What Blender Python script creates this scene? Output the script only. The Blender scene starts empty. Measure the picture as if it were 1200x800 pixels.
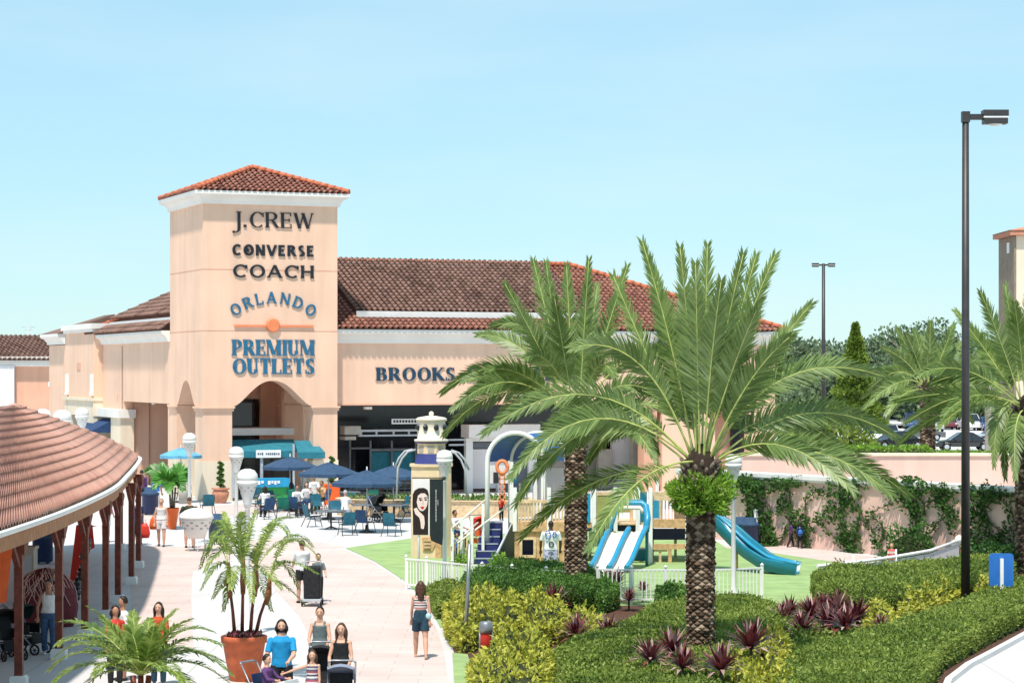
import bpy, bmesh, math, random
import numpy as np
from mathutils import Vector, Matrix, Euler
random.seed(7); RNG = np.random.default_rng(7)
sc = bpy.context.scene
COL = sc.collection
R = math.radians
F = 2800.0; HZ = 435.0; CAMH = 6.2

def at(px, py, D):
    return Vector(((px-600)*D/F, D, CAMH-(py-HZ)*D/F))
def G(px, py):
    D = CAMH*F/(py-HZ)
    return Vector(((px-600)*D/F, D, 0.0))
def X(px, D): return (px-600)*D/F
def Z(py, D): return CAMH-(py-HZ)*D/F

# ------------------------------------------------------------------ materials
MATS = {}
def nodes(m):
    m.use_nodes = True
    nt = m.node_tree; nt.nodes.clear()
    return nt, nt.nodes, nt.links
def mat(name, col, rough=.7, var=.08, scale=3.0, bump=0.0, bscale=None, metal=0.0, spec=.4, detail=4, col2=None, coat=0.0):
    """plain procedural material: base colour with noise variation and bump"""
    if name in MATS: return MATS[name]
    m = bpy.data.materials.new(name); nt, N, L = nodes(m)
    out = N.new('ShaderNodeOutputMaterial'); b = N.new('ShaderNodeBsdfPrincipled')
    L.new(b.outputs[0], out.inputs[0])
    b.inputs['Roughness'].default_value = rough; b.inputs['Metallic'].default_value = metal
    b.inputs['Specular IOR Level'].default_value = spec
    b.inputs['Coat Weight'].default_value = coat
    tc = N.new('ShaderNodeTexCoord')
    nz = N.new('ShaderNodeTexNoise'); nz.inputs['Scale'].default_value = scale; nz.inputs['Detail'].default_value = detail
    L.new(tc.outputs['Object'], nz.inputs['Vector'])
    rp = N.new('ShaderNodeValToRGB'); L.new(nz.outputs[0], rp.inputs[0])
    c = col; d = col2 if col2 else tuple(max(0, v*(1-var*2.2)) for v in col)
    e = col if col2 else tuple(min(1, v*(1+var)) for v in col)
    rp.color_ramp.elements[0].position = .3; rp.color_ramp.elements[1].position = .7
    rp.color_ramp.elements[0].color = (*d, 1); rp.color_ramp.elements[1].color = (*e, 1)
    L.new(rp.outputs[0], b.inputs['Base Color'])
    if bump:
        n2 = N.new('ShaderNodeTexNoise'); n2.inputs['Scale'].default_value = bscale or scale*6
        L.new(tc.outputs['Object'], n2.inputs['Vector'])
        bp = N.new('ShaderNodeBump'); bp.inputs['Strength'].default_value = bump; bp.inputs['Distance'].default_value = .02
        L.new(n2.outputs[0], bp.inputs['Height']); L.new(bp.outputs[0], b.inputs['Normal'])
    MATS[name] = m; return m
def island_mat(name, cols, rough=.6, trans=0.0, spec=.3, noise=0.0):
    """colour picked per loose piece (leaf, tile)"""
    if name in MATS: return MATS[name]
    m = bpy.data.materials.new(name); nt, N, L = nodes(m)
    out = N.new('ShaderNodeOutputMaterial'); b = N.new('ShaderNodeBsdfPrincipled')
    b.inputs['Roughness'].default_value = rough; b.inputs['Specular IOR Level'].default_value = spec
    g = N.new('ShaderNodeNewGeometry'); rp = N.new('ShaderNodeValToRGB')
    fac = g.outputs['Random Per Island']
    if noise:
        tc = N.new('ShaderNodeTexCoord'); nz = N.new('ShaderNodeTexNoise'); nz.inputs['Scale'].default_value = noise
        L.new(tc.outputs['Object'], nz.inputs['Vector'])
        mr = N.new('ShaderNodeMapRange'); mr.inputs[1].default_value = .3; mr.inputs[2].default_value = .7
        L.new(nz.outputs[0], mr.inputs[0])
        mx = N.new('ShaderNodeMath'); mx.operation = 'MULTIPLY_ADD'; mx.inputs[1].default_value = .5
        m2 = N.new('ShaderNodeMath'); m2.operation = 'MULTIPLY'; m2.inputs[1].default_value = .5
        L.new(fac, m2.inputs[0]); L.new(mr.outputs[0], mx.inputs[0]); L.new(m2.outputs[0], mx.inputs[2]); fac = mx.outputs[0]
    L.new(fac, rp.inputs[0])
    el = rp.color_ramp.elements
    while len(el) < len(cols): el.new(.5)
    for i, c in enumerate(cols):
        el[i].position = i/(len(cols)-1); el[i].color = (*c, 1)
    L.new(rp.outputs[0], b.inputs['Base Color'])
    if trans:
        t = N.new('ShaderNodeBsdfTranslucent'); L.new(rp.outputs[0], t.inputs[0])
        mx = N.new('ShaderNodeMixShader'); mx.inputs[0].default_value = trans
        L.new(b.outputs[0], mx.inputs[1]); L.new(t.outputs[0], mx.inputs[2]); L.new(mx.outputs[0], out.inputs[0])
    else: L.new(b.outputs[0], out.inputs[0])
    MATS[name] = m; return m
def stucco(name, col, joints=False):
    if name in MATS: return MATS[name]
    m = mat(name, col, .85, .045, .35, .25, 30)
    nt = m.node_tree; N = nt.nodes; L = nt.links
    b = [n for n in N if n.type == 'BSDF_PRINCIPLED'][0]; rp = [n for n in N if n.type == 'VALTORGB'][0]
    tc = [n for n in N if n.type == 'TEX_COORD'][0]
    # rain streaks: stretched noise
    mp = N.new('ShaderNodeMapping'); mp.inputs['Scale'].default_value = (1.6, 1.6, .12); L.new(tc.outputs['Object'], mp.inputs[0])
    nz = N.new('ShaderNodeTexNoise'); nz.inputs['Scale'].default_value = 1.3; L.new(mp.outputs[0], nz.inputs[0])
    mr = N.new('ShaderNodeMapRange'); mr.inputs[1].default_value = .3; mr.inputs[2].default_value = .75; mr.inputs[3].default_value = 1.0; mr.inputs[4].default_value = .88
    L.new(nz.outputs[0], mr.inputs[0])
    mx = N.new('ShaderNodeMix'); mx.data_type = 'RGBA'; mx.blend_type = 'MULTIPLY'; mx.inputs[0].default_value = 1
    L.new(rp.outputs[0], mx.inputs[6]); L.new(mr.outputs[0], mx.inputs[7]); L.new(mx.outputs[2], b.inputs['Base Color'])
    return m

# ------------------------------------------------------------------ mesh builder
class MB:
    def __init__(s): s.v = []; s.f = []; s.m = []; s.sm = []
    def add(s, vs, fs, mi=0, sm=False):
        o = len(s.v); s.v += [tuple(v) for v in vs]
        for f in fs: s.f.append(tuple(i+o for i in f)); s.m.append(mi); s.sm.append(sm)
        return s
    def box(s, c, d, rz=0, mi=0, rot=None):
        hx, hy, hz = d[0]/2, d[1]/2, d[2]/2
        P = [Vector((x, y, z)) for z in (-hz, hz) for y in (-hy, hy) for x in (-hx, hx)]
        M = rot.to_matrix() if rot else Matrix.Rotation(rz, 3, 'Z')
        P = [M @ p + Vector(c) for p in P]
        return s.add(P, [(0,2,3,1),(4,5,7,6),(0,1,5,4),(2,6,7,3),(0,4,6,2),(1,3,7,5)], mi)
    def bar(s, a, b, w, h=None, mi=0):
        a = Vector(a); b = Vector(b); h = h or w; t = (b-a)
        if t.length < 1e-6: return s
        t.normalize(); up = Vector((0,0,1)) if abs(t.z) < .95 else Vector((0,1,0))
        x = t.cross(up).normalized(); y = x.cross(t)
        P = [p + x*sx*w/2 + y*sy*h/2 for p in (a, b) for sy in (-1, 1) for sx in (-1, 1)]
        return s.add(P, [(0,2,3,1),(4,5,7,6),(0,1,5,4),(2,6,7,3),(0,4,6,2),(1,3,7,5)], mi)
    def prism(s, poly, y0, y1, ax='xz', mi=0):
        """poly: 2D outline (may be concave); ax 'xz' extrudes along y, 'yz' along x, 'xy' along z"""
        from mathutils.geometry import tessellate_polygon
        def p3(p, k):
            if ax == 'xz': return (p[0], k, p[1])
            if ax == 'yz': return (k, p[0], p[1])
            return (p[0], p[1], k)
        n = len(poly)
        tris = tessellate_polygon([[Vector((p[0], p[1], 0)) for p in poly]])
        V = [p3(p, y0) for p in poly] + [p3(p, y1) for p in poly]
        Fc = [tuple(t) for t in tris] + [tuple(i+n for i in reversed(t)) for t in tris]
        Fc += [(i, (i+1) % n, (i+1) % n+n, i+n) for i in range(n)]
        return s.add(V, Fc, mi)
    def tube(s, pts, r, n=8, cap=True, mi=0, sm=True, flat=1.0):
        pts = [Vector(p) for p in pts]; k = len(pts)
        if not hasattr(r, '__len__'): r = [r]*k
        V = []; prev = None
        for i, p in enumerate(pts):
            t = (pts[min(i+1, k-1)] - pts[max(i-1, 0)])
            if t.length < 1e-9: t = Vector((0,0,1))
            t.normalize()
            if prev is None:
                up = Vector((0,0,1)) if abs(t.z) < .9 else Vector((0,1,0)); x = t.cross(up).normalized()
            else:
                x = prev - t*prev.dot(t)
                x = x.normalized() if x.length > 1e-6 else t.orthogonal().normalized()
            prev = x; y = t.cross(x)
            for j in range(n):
                a = 2*math.pi*j/n; V.append(p + x*math.cos(a)*r[i] + y*math.sin(a)*r[i]*flat)
        Fc = [(i*n+j, i*n+(j+1) % n, (i+1)*n+(j+1) % n, (i+1)*n+j) for i in range(k-1) for j in range(n)]
        s.add(V, Fc, mi, sm)
        if cap:
            o = len(s.v)-len(V)
            s.f.append(tuple(o+j for j in reversed(range(n)))); s.m.append(mi); s.sm.append(False)
            s.f.append(tuple(o+(k-1)*n+j for j in range(n))); s.m.append(mi); s.sm.append(False)
        return s
    def lathe(s, prof, c=(0,0,0), n=16, mi=0, sm=True, cap=True, ph=0.0, sx=1, sy=1):
        c = Vector(c); V = []
        for r, z in prof:
            for j in range(n):
                a = 2*math.pi*j/n+ph; V.append(c+Vector((r*math.cos(a)*sx, r*math.sin(a)*sy, z)))
        k = len(prof)
        s.add(V, [(i*n+j, i*n+(j+1) % n, (i+1)*n+(j+1) % n, (i+1)*n+j) for i in range(k-1) for j in range(n)], mi, sm)
        o = len(s.v)-len(V)
        if cap:
            if prof[0][0] > 1e-4: s.f.append(tuple(o+j for j in reversed(range(n)))); s.m.append(mi); s.sm.append(False)
            if prof[-1][0] > 1e-4: s.f.append(tuple(o+(k-1)*n+j for j in range(n))); s.m.append(mi); s.sm.append(False)
        return s
    def ell(s, c, r, n=12, k=8, mi=0, M=None):
        c = Vector(c); V = []; 
        for i in range(k+1):
            ph = math.pi*i/k - math.pi/2
            for j in range(n):
                a = 2*math.pi*j/n
                v = Vector((r[0]*math.cos(ph)*math.cos(a), r[1]*math.cos(ph)*math.sin(a), r[2]*math.sin(ph)))
                if i in (0, k): v = Vector((r[0]*1e-3*math.cos(a), r[1]*1e-3*math.sin(a), v.z))
                if M: v = M @ v
                V.append(c+v)
        return s.add(V, [(i*n+j, i*n+(j+1) % n, (i+1)*n+(j+1) % n, (i+1)*n+j) for i in range(k) for j in range(n)], mi, True)
    def quad(s, a, b, c, d, mi=0): return s.add([a, b, c, d], [(0,1,2,3)], mi)
    def build(s, name, mats, parent=None, loc=None):
        me = bpy.data.meshes.new(name); me.from_pydata(s.v, [], s.f)
        if not isinstance(mats, (list, tuple)): mats = [mats]
        for m in mats: me.materials.append(m)
        me.polygons.foreach_set('material_index', s.m); me.polygons.foreach_set('use_smooth', s.sm)
        bm = bmesh.new(); bm.from_mesh(me); bmesh.ops.recalc_face_normals(bm, faces=bm.faces); bm.to_mesh(me); bm.free()
        me.update()
        o = bpy.data.objects.new(name, me); COL.objects.link(o)
        if parent: o.parent = parent
        if loc is not None: o.location = loc
        return o
def npmesh(name, V, Q, mt, parent=None, loc=None, smooth=False):
    V = np.asarray(V, dtype=np.float32); Q = np.asarray(Q, dtype=np.int32)
    me = bpy.data.meshes.new(name)
    me.vertices.add(len(V)); me.vertices.foreach_set('co', V.ravel())
    k = Q.shape[1]
    me.loops.add(Q.size); me.loops.foreach_set('vertex_index', Q.ravel())
    me.polygons.add(len(Q)); me.polygons.foreach_set('loop_start', np.arange(0, Q.size, k, dtype=np.int32))
    me.polygons.foreach_set('loop_total', np.full(len(Q), k, dtype=np.int32))
    if smooth: me.polygons.foreach_set('use_smooth', np.ones(len(Q), dtype=bool))
    me.materials.append(mt); me.update(calc_edges=True)
    o = bpy.data.objects.new(name, me); COL.objects.link(o)
    if parent: o.parent = parent
    if loc is not None: o.location = loc
    return o
def T(name, label, cat, loc=(0,0,0), rz=0, group=None):
    o = bpy.data.objects.new(name, None); COL.objects.link(o); o.empty_display_size = .2
    o.location = loc; o.rotation_euler = (0, 0, rz); o['label'] = label; o['category'] = cat
    if group: o['group'] = group
    return o
def tag(o, label, cat, group=None):
    o['label'] = label; o['category'] = cat
    if group: o['group'] = group
    return o
def struct(o, label=None, cat=None):
    o['kind'] = 'structure'
    if label: o['label'] = label
    if cat: o['category'] = cat
    return o
def dup(root, loc=None, rz=None, label=None, group=None, scale=None):
    r = root.copy(); COL.objects.link(r)
    if loc is not None: r.location = loc
    if rz is not None: r.rotation_euler = (0, 0, rz)
    if scale: r.scale = (scale,)*3 if not hasattr(scale, '__len__') else scale
    if label: r['label'] = label
    if group: r['group'] = group
    for ch in root.children:
        c = ch.copy(); COL.objects.link(c); c.parent = r
        for g in ch.children:
            d = g.copy(); COL.objects.link(d); d.parent = c
    return r

# leaves: one diamond quad per leaf
def leaves(name, P, Nrm, size, mt, parent=None, loc=None, wr=.5, spread=.8, jit=.35):
    P = np.asarray(P, dtype=float); n = len(P)
    d = np.asarray(Nrm, dtype=float) + RNG.normal(0, spread, (n, 3))
    d /= np.linalg.norm(d, axis=1)[:, None]+1e-9
    b = np.cross(d, RNG.normal(0, 1, (n, 3))); b /= np.linalg.norm(b, axis=1)[:, None]+1e-9
    s = size*(1+jit*RNG.uniform(-1, 1, n))[:, None]
    V = np.stack([P-d*s*.3, P+b*s*wr*.5+d*s*.1, P+d*s*.7, P-b*s*wr*.5+d*s*.1], axis=1).reshape(-1, 3)
    Q = np.arange(n*4).reshape(-1, 4)
    return npmesh(name, V, Q, mt, parent, loc)

def inside(poly, x, y):
    c = np.zeros(len(x), bool); n = len(poly); j = n-1
    for i in range(n):
        xi, yi = poly[i][:2]; xj, yj = poly[j][:2]
        t = ((yi > y) != (yj > y)) & (x < (xj-xi)*(y-yi)/((yj-yi) if yj != yi else 1e-9)+xi)
        c ^= t; j = i
    return c
def edist(poly, x, y):
    d = np.full(len(x), 1e9); ox = np.zeros(len(x)); oy = np.zeros(len(x)); n = len(poly)
    for i in range(n):
        ax, ay = poly[i][:2]; bx, by = poly[(i+1) % n][:2]; vx, vy = bx-ax, by-ay
        t = np.clip(((x-ax)*vx+(y-ay)*vy)/(vx*vx+vy*vy+1e-9), 0, 1)
        qx = ax+t*vx; qy = ay+t*vy; dd = np.hypot(x-qx, y-qy); m = dd < d
        d[m] = dd[m]; ox[m] = (qx-x)[m]; oy[m] = (qy-y)[m]
    l = np.hypot(ox, oy)+1e-9
    return d, ox/l, oy/l
def wob(x, y, f, seed=0):
    return (np.sin(x*f*1.3+seed)+np.sin(y*f*1.7+seed*2.1)+np.sin((x+y)*f*.9+seed*.7)+np.sin((x-y)*f*2.3+seed*1.9))/4
def hedge(name, label, cat, poly, h, mt, leaf=.07, dens=500, rnd=.3, group=None, bump=.06, seed=0, core=None, wr=.5, bf=2.2):
    """clipped or loose mass of foliage over a footprint: leaves on a rounded height field, dark body under them as shade in the gaps"""
    poly = [tuple(p)[:2] for p in poly]
    cx = sum(p[0] for p in poly)/len(poly); cy = sum(p[1] for p in poly)/len(poly)
    root = T(name, label, cat, (cx, cy, 0), 0, group)
    xs = [p[0] for p in poly]; ys = [p[1] for p in poly]
    A = (max(xs)-min(xs))*(max(ys)-min(ys)); n = int(A*dens*2.0)
    n = min(n, 420000)
    x = RNG.uniform(min(xs), max(xs), n); y = RNG.uniform(min(ys), max(ys), n)
    k = inside(poly, x, y); x = x[k]; y = y[k]
    d, ox, oy = edist(poly, x, y)
    def H(x, y, d):
        e = 1-np.clip(d/rnd, 0, 1)
        return h*np.sqrt(np.clip(1-e*e*.92, 0, 1))*(1+bump/h*wob(x, y, bf, seed)+bump*.5/h*wob(x, y, bf*3.1, seed+3))
    z = H(x, y, d)
    e = np.clip(1-d/rnd, 0, 1)
    nz = np.stack([ox*e*1.2, oy*e*1.2, 1-.6*e], axis=1)
    P = np.stack([x-cx, y-cy, z*(1-RNG.uniform(0, .10, len(z)))], axis=1)
    st_ = RNG.random(len(P)) < .07; P[st_, 2] += RNG.uniform(.02, .13, st_.sum())
    # side skin
    per = []; 
    for i in range(len(poly)):
        a = np.array(poly[i]); b = np.array(poly[(i+1) % len(poly)]); L_ = np.linalg.norm(b-a); q = int(L_*h*dens*1.0)
        t = RNG.uniform(0, 1, q); nn = np.array([b[1]-a[1], a[0]-b[0]])/(L_+1e-9)
        mid = (a+b)/2; 
        if inside(poly, np.array([mid[0]+nn[0]*.02]), np.array([mid[1]+nn[1]*.02]))[0]: nn = -nn
        pp = a+(b-a)*t[:, None]-nn*RNG.uniform(.0, .09, q)[:, None]
        per.append((np.stack([pp[:, 0]-cx, pp[:, 1]-cy, h*.85*RNG.uniform(.02, 1, q)**.8], axis=1), np.tile([nn[0], nn[1], .35], (q, 1))))
    P = np.concatenate([P]+[p for p, _ in per]); Nn = np.concatenate([nz]+[q for _, q in per])
    leaves('foliage', P, Nn, leaf, mt, root, wr=wr)
    # body: grid height field, dark colour stands for shade between the leaves
    g = max(.12, math.sqrt(A)/70)
    gx = np.arange(min(xs), max(xs)+g, g); gy = np.arange(min(ys), max(ys)+g, g)
    XX, YY = np.meshgrid(gx, gy); fx = XX.ravel(); fy = YY.ravel()
    ins = inside(poly, fx, fy); dd, _, _ = edist(poly, fx, fy); dd = np.where(ins, dd, 0)
    zz = np.where(ins, np.maximum(H(fx, fy, dd)-.05-leaf*.4, 0.0), 0)
    W = len(gx); idx = np.arange(len(fx)).reshape(len(gy), W)
    q = np.stack([idx[:-1, :-1], idx[:-1, 1:], idx[1:, 1:], idx[1:, :-1]], axis=-1).reshape(-1, 4)
    keep = (ins[q].sum(axis=1) >= 3); q = q[keep]
    V = np.stack([fx-cx, fy-cy, zz], axis=1); V[:, 2] = np.maximum(V[:, 2], .02)
    npmesh('shade_core', V, q, core or M['coreshade'], root, smooth=True)
    return root

# union of closed shapes into one continuous skin
def fuse(mb, voxel, mt, name, parent, smooth=2):
    me = bpy.data.meshes.new('tmp'); me.from_pydata(mb.v, [], mb.f)
    bm = bmesh.new(); bm.from_mesh(me); bmesh.ops.recalc_face_normals(bm, faces=bm.faces); bm.to_mesh(me); bm.free()
    ob = bpy.data.objects.new('tmp', me); COL.objects.link(ob)
    md = ob.modifiers.new('r', 'REMESH'); md.mode = 'VOXEL'; md.voxel_size = voxel; md.use_smooth_shade = True
    if smooth:
        ms = ob.modifiers.new('s', 'SMOOTH'); ms.factor = .5; ms.iterations = smooth
    bpy.context.view_layer.update()
    dg = bpy.context.evaluated_depsgraph_get()
    m2 = bpy.data.meshes.new_from_object(ob.evaluated_get(dg)); m2.name = name
    COL.objects.unlink(ob); bpy.data.objects.remove(ob); bpy.data.meshes.remove(me)
    m2.materials.clear(); m2.materials.append(mt)
    if len(m2.polygons): m2.polygons.foreach_set('use_smooth', [True]*len(m2.polygons))
    o = bpy.data.objects.new(name, m2); COL.objects.link(o)
    if parent: o.parent = parent
    return o

# ------------------------------------------------------------------ palette
M = dict(
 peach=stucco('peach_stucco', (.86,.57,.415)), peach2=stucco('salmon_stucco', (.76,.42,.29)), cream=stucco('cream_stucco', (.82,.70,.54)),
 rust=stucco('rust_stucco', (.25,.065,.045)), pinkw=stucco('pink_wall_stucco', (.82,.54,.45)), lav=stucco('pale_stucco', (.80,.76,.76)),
 white=mat('white_paint', (.80,.79,.77), .55, .03, 1.5), trim=mat('white_trim', (.80,.77,.72), .7, .03, 1.0),
 concrete=mat('pale_concrete', (.66,.64,.62), .85, .05, .5, .15, 20),
 metal=mat('dark_bronze_metal', (.055,.05,.05), .45, .08, 4, metal=.3), steel=mat('grey_steel', (.30,.31,.33), .4, .1, 4, metal=.6),
 dark=mat('dark_shopfront_glass', (.012,.016,.024), .12, .3, .6, spec=.6), black=mat('black_fabric', (.015,.015,.017), .8, .2, 20),
 navy=mat('navy_fabric', (.015,.05,.14), .75, .12, 9), navyp=mat('navy_plastic', (.012,.03,.10), .35, .1, 6),
 ublue=mat('blue_umbrella_canvas', (.03,.07,.14), .8, .1, 5), teal=mat('teal_canvas', (.02,.18,.24), .75, .1, 4),
 chair=mat('teal_chair_mesh', (.015,.13,.19), .6, .15, 14), chairb=mat('blue_chair_mesh', (.02,.07,.17), .6, .15, 14), chairg=mat('green_chair_mesh', (.0,.15,.10), .6, .15, 14),
 slide=mat('blue_slide_plastic', (.02,.27,.46), .3, .06, 4, spec=.5), slidet=mat('teal_slide_plastic', (.01,.18,.27), .3, .06, 4, spec=.5),
 slidew=mat('cream_slide_plastic', (.78,.72,.62), .35, .04, 4), pplastic=mat('playhouse_cream_plastic', (.78,.60,.38), .5, .06, 2),
 wood=mat('playground_tan_wood', (.62,.38,.19), .6, .16, 7, .2), wood2=mat('pale_wood', (.70,.50,.30), .6, .12, 7, .2),
 woodpost=mat('dark_red_timber', (.16,.035,.018), .55, .2, 8, .2), beam=mat('brown_timber_beam', (.40,.17,.07), .6, .15, 6, .2),
 terra=mat('terracotta', (.52,.12,.045), .7, .10, 6, .1), terra2=mat('pale_terracotta', (.55,.24,.15), .8, .1, 6), orange=mat('orange_paint', (.75,.12,.02), .5, .08, 4),
 red=mat('red_canvas', (.55,.03,.015), .7, .1, 5), maroon=mat('maroon_netting', (.16,.02,.03), .7, .3, 25),
 turf=mat('playground_turf', (.29,.41,.16), .95, .10, 1.4, .4, 90), pink=mat('pink_paving', (.61,.49,.45), .85, .05, .6, .12, 30),
 mulch=mat('bark_mulch', (.11,.05,.03), .95, .3, 14, .8, 60), soil=mat('dark_soil', (.05,.035,.025), .95, .3, 20, .6),
 coreshade=mat('dark_core_shade', (.035,.045,.015), .95, .3, 20), bark=mat('grey_bark', (.16,.13,.10), .9, .25, 9, .6),  # the dark green core colour holds the shade inside foliage
 letter=mat('navy_sign_letters', (.012,.05,.10), .4, .05, 3), letterk=mat('black_sign_letters', (.012,.016,.024), .4, .05, 3), letterb=mat('blue_sign_letters', (.02,.14,.26), .4, .05, 3),
 sorange=mat('orange_sign_paint', (.80,.24,.10), .5, .04, 3), rubber=mat('black_rubber', (.02,.02,.02), .8, .1, 9),
 khaki=mat('grey_beige_panel', (.42,.38,.33), .7, .08, 3), teak=mat('grey_panel', (.13,.15,.17), .5, .1, 3), grey=mat('light_grey_panel', (.45,.48,.52), .5, .05, 3),
 roofflat=mat('roof_underlay', (.12,.05,.035), .9, .1, 3), skin=mat('light_skin', (.62,.34,.23), .55, .05, 12), skin2=mat('tan_skin', (.42,.20,.12), .55, .05, 12),
 skin3=mat('brown_skin', (.10,.045,.025), .55, .05, 12), haird=mat('dark_brown_hair', (.022,.012,.008), .5, .3, 40), hairb=mat('brown_hair', (.09,.04,.018), .5, .3, 40),
 hairg=mat('grey_hair', (.45,.42,.38), .6, .2, 40), hairl=mat('fair_brown_hair', (.30,.17,.08), .5, .3, 40), lip=mat('lips', (.40,.09,.08), .5), eye=mat('eye_dark', (.02,.012,.01), .3),
 blue=mat('bright_blue_paint', (.02,.15,.50), .4, .05, 4), olive=mat('olive_panel', (.33,.32,.10), .5, .08, 3), violet=mat('indigo_shade', (.03,.03,.13), .4, .1, 4),
 glass=mat('lamp_glass', (.80,.80,.78), .2, .02, 2, spec=.6), carglass=mat('car_glass', (.02,.025,.03), .05, .05, 2, spec=.8),
)
M['leafdark'] = island_mat('dark_hedge_leaves', [(.03,.075,.014), (.065,.15,.025), (.115,.23,.04), (.18,.31,.06)], .55, .25, noise=1.1)
M['leafmid'] = island_mat('hedge_leaves', [(.06,.10,.018), (.14,.21,.035), (.24,.31,.055), (.38,.45,.10)], .55, .25, noise=.9)
M['leafyel'] = island_mat('yellow_croton_leaves', [(.10,.15,.02), (.32,.34,.04), (.52,.50,.07), (.66,.62,.16)], .5, .25, noise=2.5)
M['leafbright'] = island_mat('bright_leaves', [(.08,.17,.015), (.17,.32,.03), (.28,.45,.06), (.38,.52,.10)], .5, .3, noise=3)
M['leafivy'] = island_mat('ivy_leaves', [(.02,.06,.012), (.045,.12,.025), (.08,.18,.04), (.11,.22,.05)], .5, .2, noise=1.5)
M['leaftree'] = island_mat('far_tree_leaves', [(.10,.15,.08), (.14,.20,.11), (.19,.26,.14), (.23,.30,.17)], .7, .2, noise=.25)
M['leafcon'] = island_mat('conifer_leaves', [(.09,.15,.02), (.17,.25,.035), (.25,.34,.06)], .7, .2, noise=.6)
M['frond'] = island_mat('date_palm_leaflets', [(.065,.12,.025), (.13,.205,.045), (.22,.31,.09), (.40,.49,.22)], .4, .3, .45, noise=.8)
M['frondpot'] = island_mat('potted_palm_leaflets', [(.07,.13,.02), (.14,.22,.035), (.26,.34,.07), (.42,.48,.15)], .45, .3, .4, noise=1.6)
M['frondfan'] = island_mat('glossy_palm_leaflets', [(.04,.15,.02), (.09,.28,.04), (.16,.38,.06)], .4, .3, .4, noise=1.6)
M['rachis'] = mat('palm_leafstalk', (.45,.50,.14), .5, .15, 6)
M['spiky'] = island_mat('burgundy_cordyline_leaves', [(.05,.008,.015), (.14,.02,.03), (.24,.06,.06), (.55,.38,.34)], .4, .15, .4)
M['tile'] = island_mat('clay_roof_tiles', [(.14,.055,.04), (.23,.09,.065), (.32,.14,.10), (.19,.08,.06)], .8, noise=.45)
M['tiledk'] = island_mat('aged_clay_roof_tiles', [(.085,.045,.035), (.15,.085,.065), (.24,.14,.11), (.12,.065,.055)], .85, noise=.35)
M['tilepink'] = island_mat('salmon_canopy_tiles', [(.36,.19,.15), (.43,.24,.19), (.48,.28,.22), (.40,.21,.17)], .85, noise=.5)
M['tileridge'] = mat('orange_ridge_tiles', (.55,.16,.08), .8, .15, 4)
M['trunk'] = island_mat('date_palm_bark', [(.035,.02,.012), (.08,.05,.03), (.18,.12,.08), (.36,.27,.19)], .95)
M['fibre'] = mat('palm_fibre', (.28,.12,.045), .95, .3, 20, .8)
# ================================================================== shopping building
XA, YA, TH = -14.74, 114.0, R(21.6)
cT, sT = math.cos(TH), math.sin(TH)
def Wp(px, t=0.0):
    u = (px-600)/F; return (u*(YA+cT*t)-XA+sT*t)/(cT-u*sT)
def Tp(px, w=0.0):
    u = (px-600)/F; return (XA+cT*w-u*(YA+sT*w))/(sT+u*cT)
def Zb(py, w, t=0.0): return CAMH-(py-HZ)*(YA+sT*w+cT*t)/F
def tiles(mat_, name, parent, O, E, U, L, vr, sp=.30, row=.42, r=.115, seg=4, ridge=None):
    O = Vector(O); E = Vector(E).normalized(); U = Vector(U).normalized(); Nn = E.cross(U).normalized()
    if Nn.z < 0: Nn = -Nn
    V = []; Q = []
    n = int(L/sp)
    for i in range(n):
        e = (i+.5)*sp; lo, hi = vr(e); v = lo
        if hi-lo < .1: continue
        while v < hi-.02:
            v2 = min(v+row*1.08, hi); o = len(V); rr = r*random.uniform(.95, 1.05); j_ = random.uniform(-.008, .008)
            for (vv, lift, ra) in ((v, .045, rr), (v2, .0, rr*.86)):
                for k in range(seg+1):
                    a = math.pi*k/seg
                    V.append(O+E*(e+j_-math.cos(a)*ra)+U*vv+Nn*(lift+math.sin(a)*ra))
            for k in range(seg): Q.append((o+k, o+k+1, o+seg+2+k, o+seg+1+k))
            # lower lip closes the barrel with a dark hollow edge
            v += row
    return npmesh(name, [tuple(a) for a in V], Q, mat_, parent)
def band(mb, pts, prof, mi=0, closed=False):
    """moulding swept along a plan polyline; prof = (outward, z) list; outward to the left of travel"""
    pts = [Vector((p[0], p[1])) for p in pts]; n = len(pts); k = len(prof); V = []
    for i, p in enumerate(pts):
        if closed or 0 < i < n-1:
            d0 = (p-pts[i-1]).normalized(); d1 = (pts[(i+1) % n]-p).normalized()
            n0 = Vector((-d0.y, d0.x)); n1 = Vector((-d1.y, d1.x)); m = (n0+n1)
            m = m.normalized()/max(.3, m.normalized().dot(n0))
        else:
            d = (pts[1]-pts[0]).normalized() if i == 0 else (pts[-1]-pts[-2]).normalized(); m = Vector((-d.y, d.x))
        for o_, z in prof: V.append((p.x+m.x*o_, p.y+m.y*o_, z))
    Fc = []
    rng = range(n if closed else n-1)
    for i in rng:
        j = (i+1) % n
        for q in range(k-1): Fc.append((i*k+q, j*k+q, j*k+q+1, i*k+q+1))
    if not closed:
        Fc.append(tuple(range(k))); Fc.append(tuple((n-1)*k+q for q in reversed(range(k))))
    mb.add(V, Fc, mi)
CORN = lambda z0, z1, o: [(0, z0), (.10, z0), (.14, z0+(z1-z0)*.25), (o*.55, z0+(z1-z0)*.55), (o*.8, z0+(z1-z0)*.62), (o, z0+(z1-z0)*.75), (o, z1), (0, z1)]

B = T('shopping_centre_building', 'peach stucco outlet store building with square sign tower, arches and brown tiled roofs', 'building', (XA, YA, 0), TH)
WT = 6.7                                                              # tower side
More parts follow.
